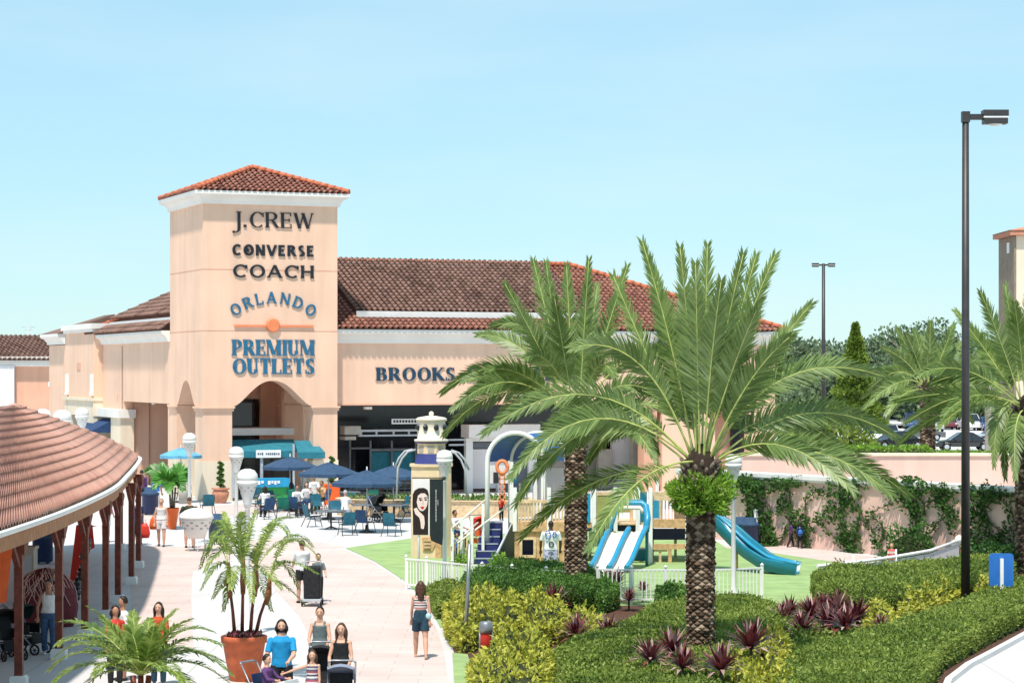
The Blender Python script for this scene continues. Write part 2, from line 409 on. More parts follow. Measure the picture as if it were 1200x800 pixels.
# ---- tower
def arch_pts(a, b, zs, zt, n=22):
    out = []
    for i in range(n+1):
        q = i/n; s = abs(2*q-1)
        # bell shape: flat flare at the springing, round head
        hgt = .5*(1+math.cos(math.pi*min(1, s**1.15)))
        out.append((a+(b-a)*q, zs+(zt-zs)*hgt**.85))
    return out
HT = 14.25
f0, f1 = Wp(272), Wp(367)
ov = [(0,0),(f0,0)]+arch_pts(f0, f1, 4.5, 5.75)+[(f1,0),(WT,0),(WT,HT),(0,HT)]
tw = MB(); tw.prism(ov, 0, 1.3, 'xz')
ov2 = [(1.303,0),(1.5,0)]+arch_pts(1.5, 5.3, 4.5, 5.75)+[(5.3,0),(WT,0),(WT,HT),(1.303,HT)]
tw.prism(ov2, 0, 1.3, 'yz'); tw.prism(ov2, WT-1.3, WT, 'yz')
tw.box((WT/2, WT-.2, 9.5), (WT-2.61, .4, 9.4)); tw.box((WT/2, 4.0, 6.3), (WT-2.62, 5.3, .2))
tower = tw.build('tower', M['peach'], B)
pf = MB(); pf.box((1.9, 6.2, 2.9), (1.2, .25, 5.8)); pf.box((4.95, 6.2, 2.9), (.85, .25, 5.8)); pf.box((3.4, 6.2, 5.4), (1.8, .22, .9))
pf.box((5.35, 5.5, 2.9), (.1, 1.2, 5.8))
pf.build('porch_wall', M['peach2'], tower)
gl = MB(); gl.box((3.4, 6.3, 2.4), (1.8, .1, 4.8)); gl.box((2.6,5.2,4.05),(2.4,.3,1.15)); gl.build('dark_shopfront', M['dark'], tower)  # upper box: dark fill for the black, unlit void behind the arch
sl = MB(); sl.box((WT/2, 4.4, 3.28), (WT-2.62, 2.6, .22)); sl.box((WT/2, 3.06, 3.22), (WT-2.62, .12, .34)); sl.build('balcony_slab', M['white'], tower)
# joints, capitals, bases
jn = MB()
for z in (Zb(315, 0), Zb(387, 0)):
    jn.box((WT/2, -.004, z), (WT, .012, .035)); jn.box((-.004, WT/2, z), (.012, WT, .035))
jn.build('control_joint', M['peach2'], tower)
for (a, b, c, d) in ((0, f0, 0, 1.3), (f1, WT, 0, 1.3), (0, 1.3, 5.3, WT), (WT-1.3, WT, 5.3, WT)):
    if a == 0 and c == 0: b_, d_ = f0, 1.5
    else: b_, d_ = b, d
    o = .07; cp = MB()
    cp.box(((a+b_)/2, (c+d_)/2, 4.36), (b_-a+2*o, d_-c+2*o, .14)); cp.box(((a+b_)/2, (c+d_)/2, 4.47), (b_-a+2*o+.1, d_-c+2*o+.1, .08)); cp.build('capital', M['peach'], tower)
for (a, b, c, d) in ((0, f0, 0, 1.5), (f1, WT, 0, 1.3), (0, 1.3, 5.3, WT)):
    bs = MB(); bs.box(((a+b)/2, (c+d)/2, .95), (b-a+.07, d-c+.07, 1.9)); bs.build('base', M['cream'], tower)
co = MB(); band(co, [(0,0),(0,WT),(WT,WT),(WT,0)], CORN(HT-.05, HT+.56, .48), closed=True); co.build('cornice', M['trim'], tower)
zE = HT+.56; zA = 16.2; oh = .45; S = WT+2*oh; half = S/2
rise = zA-zE; Ls = math.hypot(half, rise)
rt = MB(); a = [(-oh,-oh,zE),(WT+oh,-oh,zE),(WT+oh,WT+oh,zE),(-oh,WT+oh,zE),(WT/2,WT/2,zA)]
rt.add(a, [(0,1,4),(1,2,4),(2,3,4),(3,0,4),(3,2,1,0)]); rt.build('roof_deck', M['roofflat'], tower)
for (O, E, U) in (((-oh,-oh,zE),(1,0,0),(0,half,rise)), ((-oh,WT+oh,zE),(0,-1,0),(half,0,rise)), ((WT+oh,-oh,zE),(0,1,0),(-half,0,rise)), ((WT+oh,WT+oh,zE),(-1,0,0),(0,-half,rise))):
    tiles(M['tile'], 'roof_tiles', tower, O, E, U, S, lambda e: (-.06, Ls*min(1, min(e, S-e)/half)-.02))
rd = MB()
for c_ in ((-oh,-oh),(WT+oh,-oh),(WT+oh,WT+oh),(-oh,WT+oh)):
    p0 = Vector((*c_, zE+.1)); p1 = Vector((WT/2, WT/2, zA+.12)); k = 14
    for i in range(k):
        rd.tube([p0.lerp(p1, i/k), p0.lerp(p1, (i+1.1)/k)], [.14, .115], 8)
rd.build('hip_ridge', M['tileridge'], tower)

# ---- main block
t0 = .6; WR = 31.0; zO = 4.53; zW = 7.6
wo = Wp(772, t0)+.2
# wall outline with the wide shopfront opening, right bay
b0, b1, bz0, bz1 = Wp(838, t0), Wp(878, t0), 1.0, Zb(470, 28, t0)
out = [(WT,zO),(wo,zO),(wo,0),(WR,0),(WR,zW),(WT,zW)]
mw = MB(); mw.prism([(WT,zO),(b0,zO),(b0,zW),(WT,zW)], t0, t0+.6)
mw.prism([(wo,0),(b0-.003,0),(b0-.003,zO-.003),(wo,zO-.003)], t0, t0+.6)
mw.prism([(b0+.003,bz1),(b1,bz1),(b1,zW),(b0+.003,zW)], t0, t0+.6); mw.prism([(b0+.003,0),(b1,0),(b1,bz0),(b0+.003,bz0)], t0, t0+.6)
mw.prism([(b1+.003,0),(WR,0),(WR,zW),(b1+.003,zW)], t0, t0+.6)
mw.box((WR-.3, 9.5, zW/2), (.6, 16.6, zW)); mw.box((WR/2, 17.8, zW/2), (WR, .4, zW))
mw.box((WT+(wo-WT)/2, t0+3.2, zO+.12), (wo-WT, 5.2, .2))
mainw = mw.build('main_wall', M['peach'], B)
by = MB(); by.box(((b0+b1)/2, t0+1.0, (bz0+bz1)/2), (b1-b0, .1, bz1-bz0)); by.box((b0+(b1-b0)*.3, t0+.55, bz1-.35), ((b1-b0)*.55, .5, .7)); by.build('bay_back', M['peach2'], mainw)
bg = MB(); bg.box((b1-.35, t0+.7, (bz0+bz1)/2), (.66, .3, (bz1-bz0)*.98)); bg.build('bay_dark_panel', M['dark'], mainw)  # plain dark panel in the right part of the bay
wc = MB()
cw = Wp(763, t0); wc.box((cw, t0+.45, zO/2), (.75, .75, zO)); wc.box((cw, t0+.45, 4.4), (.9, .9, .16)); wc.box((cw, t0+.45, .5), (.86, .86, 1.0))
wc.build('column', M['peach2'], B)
ft = MB(); ft.prism([(WT,zO+.0),(wo,zO),(wo,zO+.07),(WT,zO+.07)], t0-.03, t0-.002); ft.build('lintel_trim', M['peach2'], mainw)
cn = MB(); band(cn, [(WT,t0),(WR,t0),(WR,18)][::-1], CORN(zW-.02, 8.25, .42)); cn.build('cornice', M['trim'], B)
# shopfront behind the opening
sf = MB(); sf.box(((WT+wo)/2, t0+5.6, 2.3), (wo-WT, .12, 4.6)); sf.build('shopfront_glass', M['dark'], B)
def bx(m, pxa, pxb, pya, pyb, t, dep=.3):
    wa, wb = Wp(pxa, t), Wp(pxb, t); wm = (wa+wb)/2; za, zb = Zb(pyb, wm, t), Zb(pya, wm, t)
    m.box((wm, t, (za+zb)/2), (abs(wb-wa), dep, zb-za))
k = MB()                                                            # white shop unit
bx(k, 545, 628, 497, 512, 3.0, 1.2); bx(k, 545, 553, 513, 577, 3.2); bx(k, 582, 590, 513, 577, 3.2); bx(k, 618, 628, 513, 577, 3.2); bx(k,553,582,505,517,3.3,.1)
k.build('shop_unit_frame', M['white'], B)
k = MB(); bx(k, 553, 582, 526, 572, 3.3, .1); k.build('shop_door', M['lav'], B)
k = MB(); bx(k, 554, 581, 518, 525, 3.3, .1); bx(k, 591, 617, 513, 577, 3.3, .1); k.build('shop_window', M['teak'], B)
k = MB(); bx(k, 700, 716, 526, 572, 3.6, .3); bx(k, 740, 752, 480, 575, 3.0, .4); bx(k, 636, 700, 508, 575, 4.6, .2); k.build('grey_panel', M['khaki'], B)
k = MB(); bx(k, 716, 740, 500, 575, 4.0, .2); k.build('lit_doorway', M['lav'], B)  # pale panel, the lit shop interior is put into its colour
k = MB()                                                            # glazing frames on the dark left part
for a, b in ((409, 411), (433, 435), (458,460), (486, 488), (520, 522)): bx(k, a, b, 516, 583, 4.6, .1)
bx(k, 409, 433, 524, 526, 4.6, .1); bx(k, 433, 522, 525, 528, 4.6, .12)
bx(k, 402, 486, 565, 567, 3.4, .06); bx(k, 402, 486, 572, 573.4, 3.4, .06)
for a in range(404, 486, 7): bx(k, a, a+.8, 565, 582, 3.4, .05)
k.build('glazing_frame', M['teak'], B)
k = MB(); bx(k, 435, 486, 529, 562, 4.8, .1); k.build('teal_window', M['teal'], B)
k = MB(); bx(k, 420, 492, 503, 505.5, 2.4, .15); bx(k, 420, 492, 509, 511, 2.4, .15)
for a in (422, 440, 460, 478): bx(k, a, a+2, 503, 511, 2.4, .1)
k.build('balcony_rail', M['grey'], B); k = MB(); bx(k, 526, 545, 514, 516, 2.6, .1); bx(k, 526, 545, 520, 522, 2.6, .1)
k.build('balcony_rail', M['grey'], B)
k = MB(); bx(k, 401, 420, 499, 509, 2.0, .8); bx(k, 401, 414, 511, 515, 2.0, .9); k.build('soffit_box', M['khaki'], B)
k = MB(); bx(k, 427, 435, 476.5, 479.5, 1.3, .3); k.build('soffit_lamp', M['white'], B)
# ---- roof of the main block
zR0 = 8.30; oh2 = .48; zR1 = 11.9
EL = -oh2; ER = WR+oh2; run = 8.7; ty0 = t0-oh2
c0 = (EL+WT, ty0)
r1 = Vector((5.0, ty0+run, zR1)); r2 = Vector((ER-run, ty0+run, zR1))
fl = Vector((-4.0, ty0, zR0)); fr = Vector((ER, ty0, zR0)); bl = Vector((-oh2, 25.3, zR0)); br = Vector((ER, 18.3, zR0)); bl0 = Vector((-oh2, WT+.1, zR0))
fl = Vector((WT, ty0, zR0)); rm = MB(); rm.add([fl, fr, br, bl, r1, r2, bl0], [(0,1,5,4),(1,2,5),(2,3,4,5),(3,6,4)]); rm.build('roof_deck', M['roofflat'], B)
Lm = math.hypot(run, zR1-zR0)
def slotted(e):                                                     # front slope: tiles above and below a clerestory slot
    w = WT+.02+e; hi = Lm*min(1, max(0, (ER-w))/run); return w, hi
sk = 1.35; g0 = Wp(419, ty0+1.3); g1 = Wp(700, ty0+1.3)
def f_low(e):
    w, hi = slotted(e)
    return (-.06, min(hi, sk) if g0 < w < g1 else hi)
def f_up(e):
    w, hi = slotted(e)
    return (sk+.42, hi) if g0 < w < g1 else (0, 0)
Om = (WT+.02, ty0, zR0); Um = (0, run, zR1-zR0)
tiles(M['tile'], 'roof_tiles', B, Om, (1,0,0), Um, ER-WT, f_low)
Nm = Vector((0, -(zR1-zR0), run)).normalized(); Uv = Vector(Um).normalized()
O2 = Vector(Om)+Nm*.22
tiles(M['tiledk'], 'roof_tiles', B, O2, (1,0,0), Um, ER-WT, f_up)
cs = MB(); pc = Vector((0, ty0, zR0))+Uv*(sk+.30)+Nm*.06
cs.box(((g0+g1)/2, pc.y, pc.z+.06), (g1-g0, .1, .30)); 
cs.build('clerestory_flashing', M['white'], B)
hr = MB(); k = 30
for i in range(k): hr.tube([fr.lerp(r2, i/k)+Vector((0,0,.12)), fr.lerp(r2, (i+1.1)/k)+Vector((0,0,.12))], [.15,.12], 8)
for i in range(60): hr.tube([r1.lerp(r2, i/60)+Vector((0,0,.14)), r1.lerp(r2, (i+1.1)/60)+Vector((0,0,.14))], [.15,.12], 8)
for i in range(30): hr.tube([bl.lerp(r1, i/30)+Vector((0,0,.12)), bl.lerp(r1, (i+1.1)/30)+Vector((0,0,.12))], [.15,.12], 8)
hr.build('hip_ridge', M['tileridge'], B)
# right slope
tiles(M['tiledk'], 'roof_tiles', B, fr, (0,1,0), (-run,0,zR1-zR0), br.y-fr.y, lambda e: (-.06, Lm*min(1, e/run, (br.y-fr.y-e)/run)))
# left slope (over the wing)
LL = bl.y-bl0.y; E3 = Vector((0,-1,0)); dW = r1.x+oh2; U3 = Vector((dW,0,zR1-zR0)); L3 = U3.length
def fleft(e):
    y = bl.y-e; tmax = (bl.y-y)/(bl.y-r1.y); return (-.06, L3*min(1, max(0, tmax)))
tiles(M['tiledk'], 'roof_tiles', B, bl+Vector((0,0,.28)), E3, U3, LL, lambda e: (.95, fleft(e)[1]) if fleft(e)[1] > 1 else (0,0))
tiles(M['tiledk'], 'roof_tiles', B, bl, E3, U3, LL, lambda e: (-.06, min(.8, fleft(e)[1])))
cs = MB(); cs.box((-oh2+.83, (bl.y+bl0.y)/2, zR0+.55), (.1, LL-.6, .22)); cs.build('clerestory_flashing', M['white'], B)

# ---- left wing wall (plane w=0, running back)
tA, tB = 7.25, Tp(145); tC = 25.0; zL = 4.57
lw = MB()
lw.prism([(WT,zL),(tB,zL),(tB,7.75),(WT,7.75)], 0, .5, 'yz'); lw.prism([(WT,0),(tA,0),(tA,zL-.003),(WT,zL-.003)], .02, .5, 'yz')
zc = Zb(480, 0, 20)
lw.prism([(tB+.003,zc),(tC,zc),(tC,7.75),(tB+.003,7.75)], 0, .5, 'yz')
lw.box((.95, tB+.2, zL/2), (.9, .3, zL)); lw.box((.2, tC+.0, 3.9), (.4, .3, 7.7))
wing = lw.build('wing_wall', M['peach'], B)
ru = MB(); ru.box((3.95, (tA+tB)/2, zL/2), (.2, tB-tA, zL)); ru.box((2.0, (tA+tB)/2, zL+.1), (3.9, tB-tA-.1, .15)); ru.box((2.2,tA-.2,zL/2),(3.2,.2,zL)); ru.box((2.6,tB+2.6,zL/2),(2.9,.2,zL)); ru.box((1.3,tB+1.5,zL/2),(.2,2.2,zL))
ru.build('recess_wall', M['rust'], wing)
dr = MB(); dr.box((3.83, tA+3.0, 1.5), (.06, 3.0, 3.0)); dr.build('recess_door', M['khaki'], wing)
for i in range(2):
    d_ = MB(); d_.lathe([(.0,0),(.12,.02),(.14,.1),(.05,.14)], (.7, tA+2.5+3.5*i, zL-.14), 10); d_.build('soffit_lamp', M['white'], wing)
cn = MB(); band(cn, [(0,WT+.02),(0,tC+.1)], CORN(7.7, 8.25, .42)); cn.build('cornice', M['trim'], wing)
p0_, p1_ = Tp(134.5), Tp(146)
pr = MB(); pr.box((.15, (p0_+p1_)/2, zc/2-.2), (.75, p0_-p1_, zc-.4)); pr.build('pier', M['cream'], wing)
pr = MB(); q0 = Tp(119.5); pr.box((.12, (q0+p1_)/2-.1, zc-.17), (.95, abs(q0-p1_)+.1, .46)); pr.build('pier_capital', M['trim'], wing)
aw = MB(); a0, a1 = Tp(134), Tp(112); za, zb_ = Zb(491, 0, a0), Zb(507, -1.2, a0)
aw.add([(0,a0,za),(0,a1,za),(-1.5,a1,zb_),(-1.5,a0,zb_),(0,a0,zb_),(0,a1,zb_)], [(0,1,2,3),(0,3,4),(1,5,2),(3,2,5,4)]); aw.build('awning', M['navy'], wing)
dk = MB(); dk.box((.9, (a0+a1)/2, 2.0), (.3, abs(a1-a0)+1, 4.0)); dk.build('dark_shopfront', M['dark'], wing)
vt = MB(); vt.box((-.02, Tp(138), Zb(466, 0, 19)), (.05, .12, .35)); vt.build('wall_vent', M['peach2'], wing)

# ---- pilaster blocks further along the wing
e0, e1 = Tp(110, -.5), Tp(77, -.5)
zt2 = Zb(383, 0, (e0+e1)/2)+.1
pb = MB(); pb.box((1.0, (e0+e1)/2, zt2/2+2.0), (3.0, e1-e0, zt2-4.0)); blk = pb.build('end_block', M['peach'], B)
pb = MB(); pb.box((1.0, (e0+e1)/2, zt2-.12), (3.5, e1-e0+.5, .3)); pb.box((1.0,(e0+e1)/2,zt2-.36),(3.25,e1-e0+.25,.18)); pb.build('cap', M['trim'], blk)
zb0 = Zb(467, 0, (e0+e1)/2); zb1 = Zb(486, 0, (e0+e1)/2)
pb = MB(); pb.box((1.0, (e0+e1)/2, (zb0+zb1)/2), (3.1, e1-e0+.1, zb0-zb1)); pb.box((.9, (e0+e1)/2, zb0), (3.1, e1-e0+.2, .16))
pb.box((1.0, e0+.9, zb1/2), (3.1, 1.8, zb1)); pb.box((1.0, e1-.9, zb1/2), (3.1, 1.8, zb1)); pb.build('lower_block', M['cream'], blk)
pb = MB(); pb.box((1.2, (e0+e1)/2, zb1/2), (2.6, e1-e0-.2, zb1-.01)); pb.build('dark_arch', M['dark'], blk)
pass
for px_ in (79, 108):
    v = MB(); v.box((-.58, Tp(px_, -.55), Zb(449, -.5, (e0+e1)/2)), (.16, .30, 1.1)); v.box((-.60, Tp(px_, -.55), Zb(449, -.5, (e0+e1)/2)-.62), (.2, .36, .1)); v.build('wall_lantern', M['white'], blk)
v = MB(); zq = Zb(429, -.5, (e0+e1)/2); tq = Tp(92.5, -.5)
v.box((-.51, tq, zq), (.05, 1.0, .42)); v.build('square_vent', M['peach2'], blk)
e2, e3 = Tp(77), Tp(58)
pb = MB(); pb.box((.9, (e2+e3)/2+.1, 3.9), (1.8, e3-e2, 7.8)); pb.build('end_block', M['peach'], B)
zq = Zb(393, 0, (e2+e3)/2)
pb = MB(); band(pb, [(0,e2+.1),(0,e3+.1),(1.8,e3+.1)], CORN(7.85, 8.5, .5)); pb.build('cornice', M['trim'], B)
pb = MB(); pb.add([(-.5,e2,8.52),(-.5,e3+.6,8.52),(3.5,e3+.6,8.52),(3.5,e2,8.52),(3.0,e2,9.7),(3.0,e2+3,9.7)], [(0,1,5,4),(1,2,5),(2,3,4,5),(3,0,4)]); pb.build('low_roof', M['tiledk'], B)

# ================================================================== lettering (stroke-built capitals)
class Pen:
    def __init__(s, T_, t_, se, w=1.0): s.T = T_; s.t = t_; s.se = se; s.w = w; s.q = []
    def L(s, x0, y0, x1, y1, wd):
        dx, dy = x1-x0, y1-y0
        if abs(dy) > abs(dx)*.35:                                   # stem or diagonal: horizontal ends
            l = math.hypot(dx, dy); hw = wd/2*(l/abs(dy)) if abs(dy) else wd/2
            s.q.append([(x0-hw,y0),(x0+hw,y0),(x1+hw,y1),(x1-hw,y1)])
        else: s.q.append([(x0,y0-wd/2),(x0,y0+wd/2),(x1,y1+wd/2),(x1,y1-wd/2)])
    def A(s, cx, cy, rx, ry, a0, a1, n=14):
        a0, a1 = math.radians(a0), math.radians(a1); o = []; i_ = []
        for k in range(n+1):
            a = a0+(a1-a0)*k/n; wd = s.t+(s.T-s.t)*abs(math.cos(a))**1.3
            o.append((cx+rx*math.cos(a), cy+ry*math.sin(a))); i_.append((cx+(rx-wd)*math.cos(a), cy+(ry-wd)*math.sin(a)))
        for k in range(n): s.q.append([o[k], o[k+1], i_[k+1], i_[k]])
    def S(s, x, y, ww=None):                                        # serif
        if s.se > 0:
            h = s.t*.8; ww = ww or (s.T/2+s.se); y0 = y if y < .5 else y-h
            s.q.append([(x-ww,y0),(x+ww,y0),(x+ww,y0+h),(x-ww,y0+h)])
def glyph(c, T_, t_, se, w=1.0):
    p = Pen(T_, t_, se); T2 = T_/2; W_ = w
    def stem(x, a=0, b=1): p.L(x, a, x, b, T_); (p.S(x, a) if a == 0 else 0); (p.S(x, b) if b == 1 else 0)
    if c == 'B': stem(T2); p.L(T2, 1-t_/2, .32*W_, 1-t_/2, t_); p.L(T2, .53, .34*W_, .53, t_); p.L(T2, t_/2, .36*W_, t_/2, t_); p.A(.3*W_, .765, .26*W_, .235, -90, 90); p.A(.33*W_, .28, .29*W_, .28, -90, 90); adv = .64*W_
    elif c == 'R': stem(T2); p.L(T2, 1-t_/2, .32*W_, 1-t_/2, t_); p.L(T2, .49, .34*W_, .49, t_); p.A(.32*W_, .74, .28*W_, .26, -90, 90); p.L(.34*W_, .49, .62*W_, 0, T_*.95); p.S(.66*W_, 0, T2*.9); adv = .70*W_
    elif c == 'P': stem(T2); p.L(T2, 1-t_/2, .32*W_, 1-t_/2, t_); p.L(T2, .44, .34*W_, .44, t_); p.A(.30*W_, .715, .29*W_, .285, -90, 90); adv = .62*W_
    elif c == 'D': stem(T2); p.L(T2, 1-t_/2, .33*W_, 1-t_/2, t_); p.L(T2, t_/2, .33*W_, t_/2, t_); p.A(.31*W_, .5, .42*W_, .5, -90, 90, 20); adv = .76*W_
    elif c == 'O': p.A(.40*W_, .5, .40*W_, .51, 0, 360, 32); adv = .80*W_
    elif c == 'C':
        p.A(.40*W_, .5, .40*W_, .51, 48, 312, 26)
        if se > 0: p.L(.68*W_, .68, .68*W_, .96, t_); 
        adv = .73*W_
    elif c == 'E':
        stem(T2); e = .50*W_; p.L(T2, 1-t_/2, e, 1-t_/2, t_); p.L(T2, .51, e*.85, .51, t_); p.L(T2, t_/2, e*1.04, t_/2, t_)
        if se > 0: p.L(e, .76, e, 1, t_*.8); p.L(e*1.04, 0, e*1.04, .26, t_*.8); p.L(e*.85, .40, e*.85, .62, t_*.8)
        adv = .58*W_
    elif c == 'L':
        stem(T2); e = .52*W_; p.L(T2, t_/2, e, t_/2, t_)
        if se > 0: p.L(e, 0, e, .28, t_*.8)
        adv = .57*W_
    elif c == 'T':
        x = .31*W_; stem(x); p.L(0, 1-t_/2, 2*x, 1-t_/2, t_)
        if se > 0: p.L(t_/2, .72, t_/2, 1, t_*.8); p.L(2*x-t_/2, .72, 2*x-t_/2, 1, t_*.8)
        adv = .64*W_
    elif c == 'I': stem(T2+se*.5); adv = T_+se
    elif c == 'H': stem(T2); stem(.66*W_-T2); p.L(T2, .5, .66*W_-T2, .5, t_); adv = .70*W_
    elif c == 'K': stem(T2); p.L(T2+.04, .40, .60*W_, 1, t_*1.2); p.L(.26*W_, .58, .64*W_, 0, T_); p.S(.60*W_, 1, T2*1.1); p.S(.64*W_, 0, T2*1.3); adv = .70*W_
    elif c == 'U':
        x = .64*W_-T2; p.L(T2, .3, T2, 1, T_); p.L(x, .3, x, 1, t_ if se else T_); p.S(T2, 1); p.S(x, 1, T2*.9+se*.6)
        p.A((x+T2*.0)/2+T2*.5, .30, (x+T2)/2+(0 if se == 0 else -.02), .31, 180, 360, 14); adv = .68*W_
    elif c == 'M':
        x = .86*W_; a = t_ if se else T_; p.L(a/2+.02, 0, a/2+.02, 1, a); p.L(x-T2, 0, x-T2, 1, T_); p.L(T2*.8+.03, 1, x/2, .06, T_*.9); p.L(x/2, .06, x-T2, 1, t_ if se else T_*.9)
        p.S(a/2+.02, 0, T2); p.S(x-T2, 0); p.S(.06, 1, T2); p.S(x-T2, 1); adv = .90*W_
    elif c == 'N':
        x = .72*W_; a = t_ if se else T_; p.L(a/2+.02, 0, a/2+.02, 1, a); p.L(x-a/2, 0, x-a/2, 1, a); p.L(T2*.7+.02, 1, x-a/2, 0, T_); p.S(a/2+.02, 0, T2); p.S(x-a/2, 1, T2); p.S(.05, 1, T2*.8); adv = .76*W_
    elif c == 'A': x = .74*W_; p.L(.05, 0, x/2, 1, t_ if se else T_*.9); p.L(x-.06, 0, x/2, 1, T_); p.L(.2*W_, .33, .55*W_, .33, t_); p.S(.05, 0, T2); p.S(x-.06, 0, T2*1.2); adv = .76*W_
    elif c == 'V': x = .72*W_; p.L(.06, 1, x/2, 0, T_); p.L(x-.05, 1, x/2, 0, t_ if se else T_*.9); p.S(.06, 1, T2*1.2); p.S(x-.05, 1, T2); adv = .74*W_
    elif c == 'W': x = 1.0*W_; p.L(.06, 1, x*.29, 0, T_); p.L(x*.5, 1, x*.29, 0, t_); p.L(x*.46, 1, x*.73, 0, T_); p.L(x-.04, 1, x*.73, 0, t_); p.S(.06, 1, T2*1.2); p.S(x*.47, 1, T2*1.2); p.S(x-.04, 1, T2); adv = 1.02*W_
    elif c == 'S':
        p.A(.27*W_, .745, .25*W_, .265, 40, 270, 14); p.A(.27*W_, .255, .27*W_, .265, -140, 90, 14); p.L(.16*W_, .60, .38*W_, .42, T_*.62)
        if se > 0: p.L(.47*W_, .74, .47*W_, .98, t_*.8); p.L(.03, .02, .03, .27, t_*.8)
        adv = .56*W_
    elif c == 'J': p.L(.30*W_, -.1, .30*W_, 1, T_); p.S(.30*W_, 1); p.A(.10*W_, -.1, .2*W_+T2, .26, -100, 0, 8); p.q.append([(-.03,-.38),(.09,-.38),(.09,-.24),(-.03,-.24)]); adv = .42*W_
    elif c == '.': p.q.append([(.02,0),(.02+T_,0),(.02+T_,T_*1.1),(.02,T_*1.1)]); adv = T_+.1
    elif c == 'n':                                                  # square lower-case style N of the stencil logo
        x = .62*W_; p.L(T2, 0, T2, 1, T_); p.L(x-T2, 0, x-T2, 1, T_); p.L(T2, 1-T2, x-T2, 1-T2, T_); adv = .66*W_
    elif c == 'G': p.A(.40*W_, .5, .40*W_, .51, 48, 340, 26); p.L(.45*W_, .45, .74*W_, .45, t_); adv = .78*W_
    else: adv = .4
    return p.q, adv
def word(parent, text, mt, w0, w1, z0, z1, T_, t_, se, t=-.0, wid=1.0, dep=.055, place=None, gap=.10):
    gl_ = [glyph(c, T_, t_, se, wid) if c != ' ' else ([], .45) for c in text]
    tot = sum(g[1] for g in gl_)+gap*(len(text)-1); h = z1-z0; sx = (w1-w0)/tot; x = 0; 
    for (q, adv), c in zip(gl_, text):
        if q:
            m = MB()
            for i, poly in enumerate(q):
                P = []
                for (a, b) in poly:
                    if place: P.append(place((x+a)*sx+w0, b*h, (x+adv/2)*sx+w0))
                    else: P.append((w0+(x+a)*sx, z0+b*h))
                m.prism(P, t-dep-.0012*(i % 17), t-.02)
            m.build('letter', mt, parent)
        x += adv+gap
def wsign(label, cat='sign'): return T('wall_sign', label, cat, (XA, YA, 0), TH)
Wf = lambda px: Wp(px, 0)
Zf = lambda py: Zb(py, 3.4, 0)
s_ = wsign('black thin serif lettering J.CREW at the top of the tower front')
word(s_, 'J.CREW', M['letterk'], Wf(273), Wf(367), Zf(267), Zf(249), .15, .055, .06, wid=1.0)
s_ = wsign('bold black sans lettering CONVERSE, second line on the tower')
word(s_, 'CONVERSE', M['letterk'], Wf(272), Wf(368), Zf(300), Zf(287), .23, .2, 0, wid=1.05, gap=.14)
m = MB(); w_ = Wf(289.5); z_ = Zf(293.6)
for k in range(5):
    a = math.pi/2+k*2*math.pi/5; m.prism([(w_+.13*math.cos(a), z_+.13*math.sin(a)),(w_+.05*math.cos(a+.9), z_+.05*math.sin(a+.9)),(w_, z_),(w_+.05*math.cos(a-.9), z_+.05*math.sin(a-.9))], -.10-.002*k, -.02)
m.build('star', M['letterk'], s_)
s_ = wsign('bold wide black lettering COACH above the blue arched word')
word(s_, 'COACH', M['letterk'], Wf(273), Wf(368), Zf(325.5), Zf(310.5), .17, .13, .03, wid=1.15, gap=.16)
s_ = wsign('blue arched lettering ORLANDO over an orange bar and disc with PREMIUM OUTLETS below')
wc_, Rr = (Wf(272)+Wf(368))/2, 3.05
def arc(xx, yy, mid):
    th = -(mid-wc_)/Rr*1.12; dx = xx-mid
    r_ = Rr+yy; ca, sa = math.cos(th), math.sin(th)
    cx_ = wc_+Rr*math.sin(-th); cz_ = Zf(355.5)-Rr+Rr*math.cos(th)
    return (cx_+dx*ca-yy*sa, cz_+dx*sa+yy*ca)
word(s_, 'ORLANDO', M['letterb'], Wf(276), Wf(364), 0, .56, .17, .13, .03, wid=1.0, place=arc, gap=.15)
word(s_, 'PREMIUM', M['letterb'], Wf(272), Wf(368.5), Zf(416.5), Zf(398), .22, .075, .05, wid=.95, gap=.07)
word(s_, 'OUTLETS', M['letterb'], Wf(272.5), Wf(368.5), Zf(438), Zf(420), .22, .075, .05, wid=.95, gap=.07)
m = MB(); m.box(((Wf(274)+Wf(367))/2, -.06, Zf(382)), (Wf(367)-Wf(274), .05, .09)); m.build('bar', M['sorange'], s_)
m = MB(); m.lathe([(.33,-.02),(.33,.08),(.29,.11)], (0,0,0), 28); o = m.build('disc', M['sorange'], s_); o.rotation_euler = (R(90),0,0); o.location = (Wf(319.5), -.04, Zf(381))
s_ = wsign('dark blue serif lettering BROOKS BROTHERS on the long peach wall')
zb_ = lambda py, w: Zb(py, w, t0)
word(s_, 'BROOKS', M['letter'], Wp(441,t0), Wp(533,t0), zb_(446,10), zb_(430.5,10), .22, .07, .06, t=t0, wid=1.0, gap=.10)
word(s_, 'BROTHERS', M['letter'], Wp(548,t0), Wp(697,t0), zb_(446,15), zb_(430.5,15), .22, .07, .06, t=t0, wid=1.2, gap=.14)

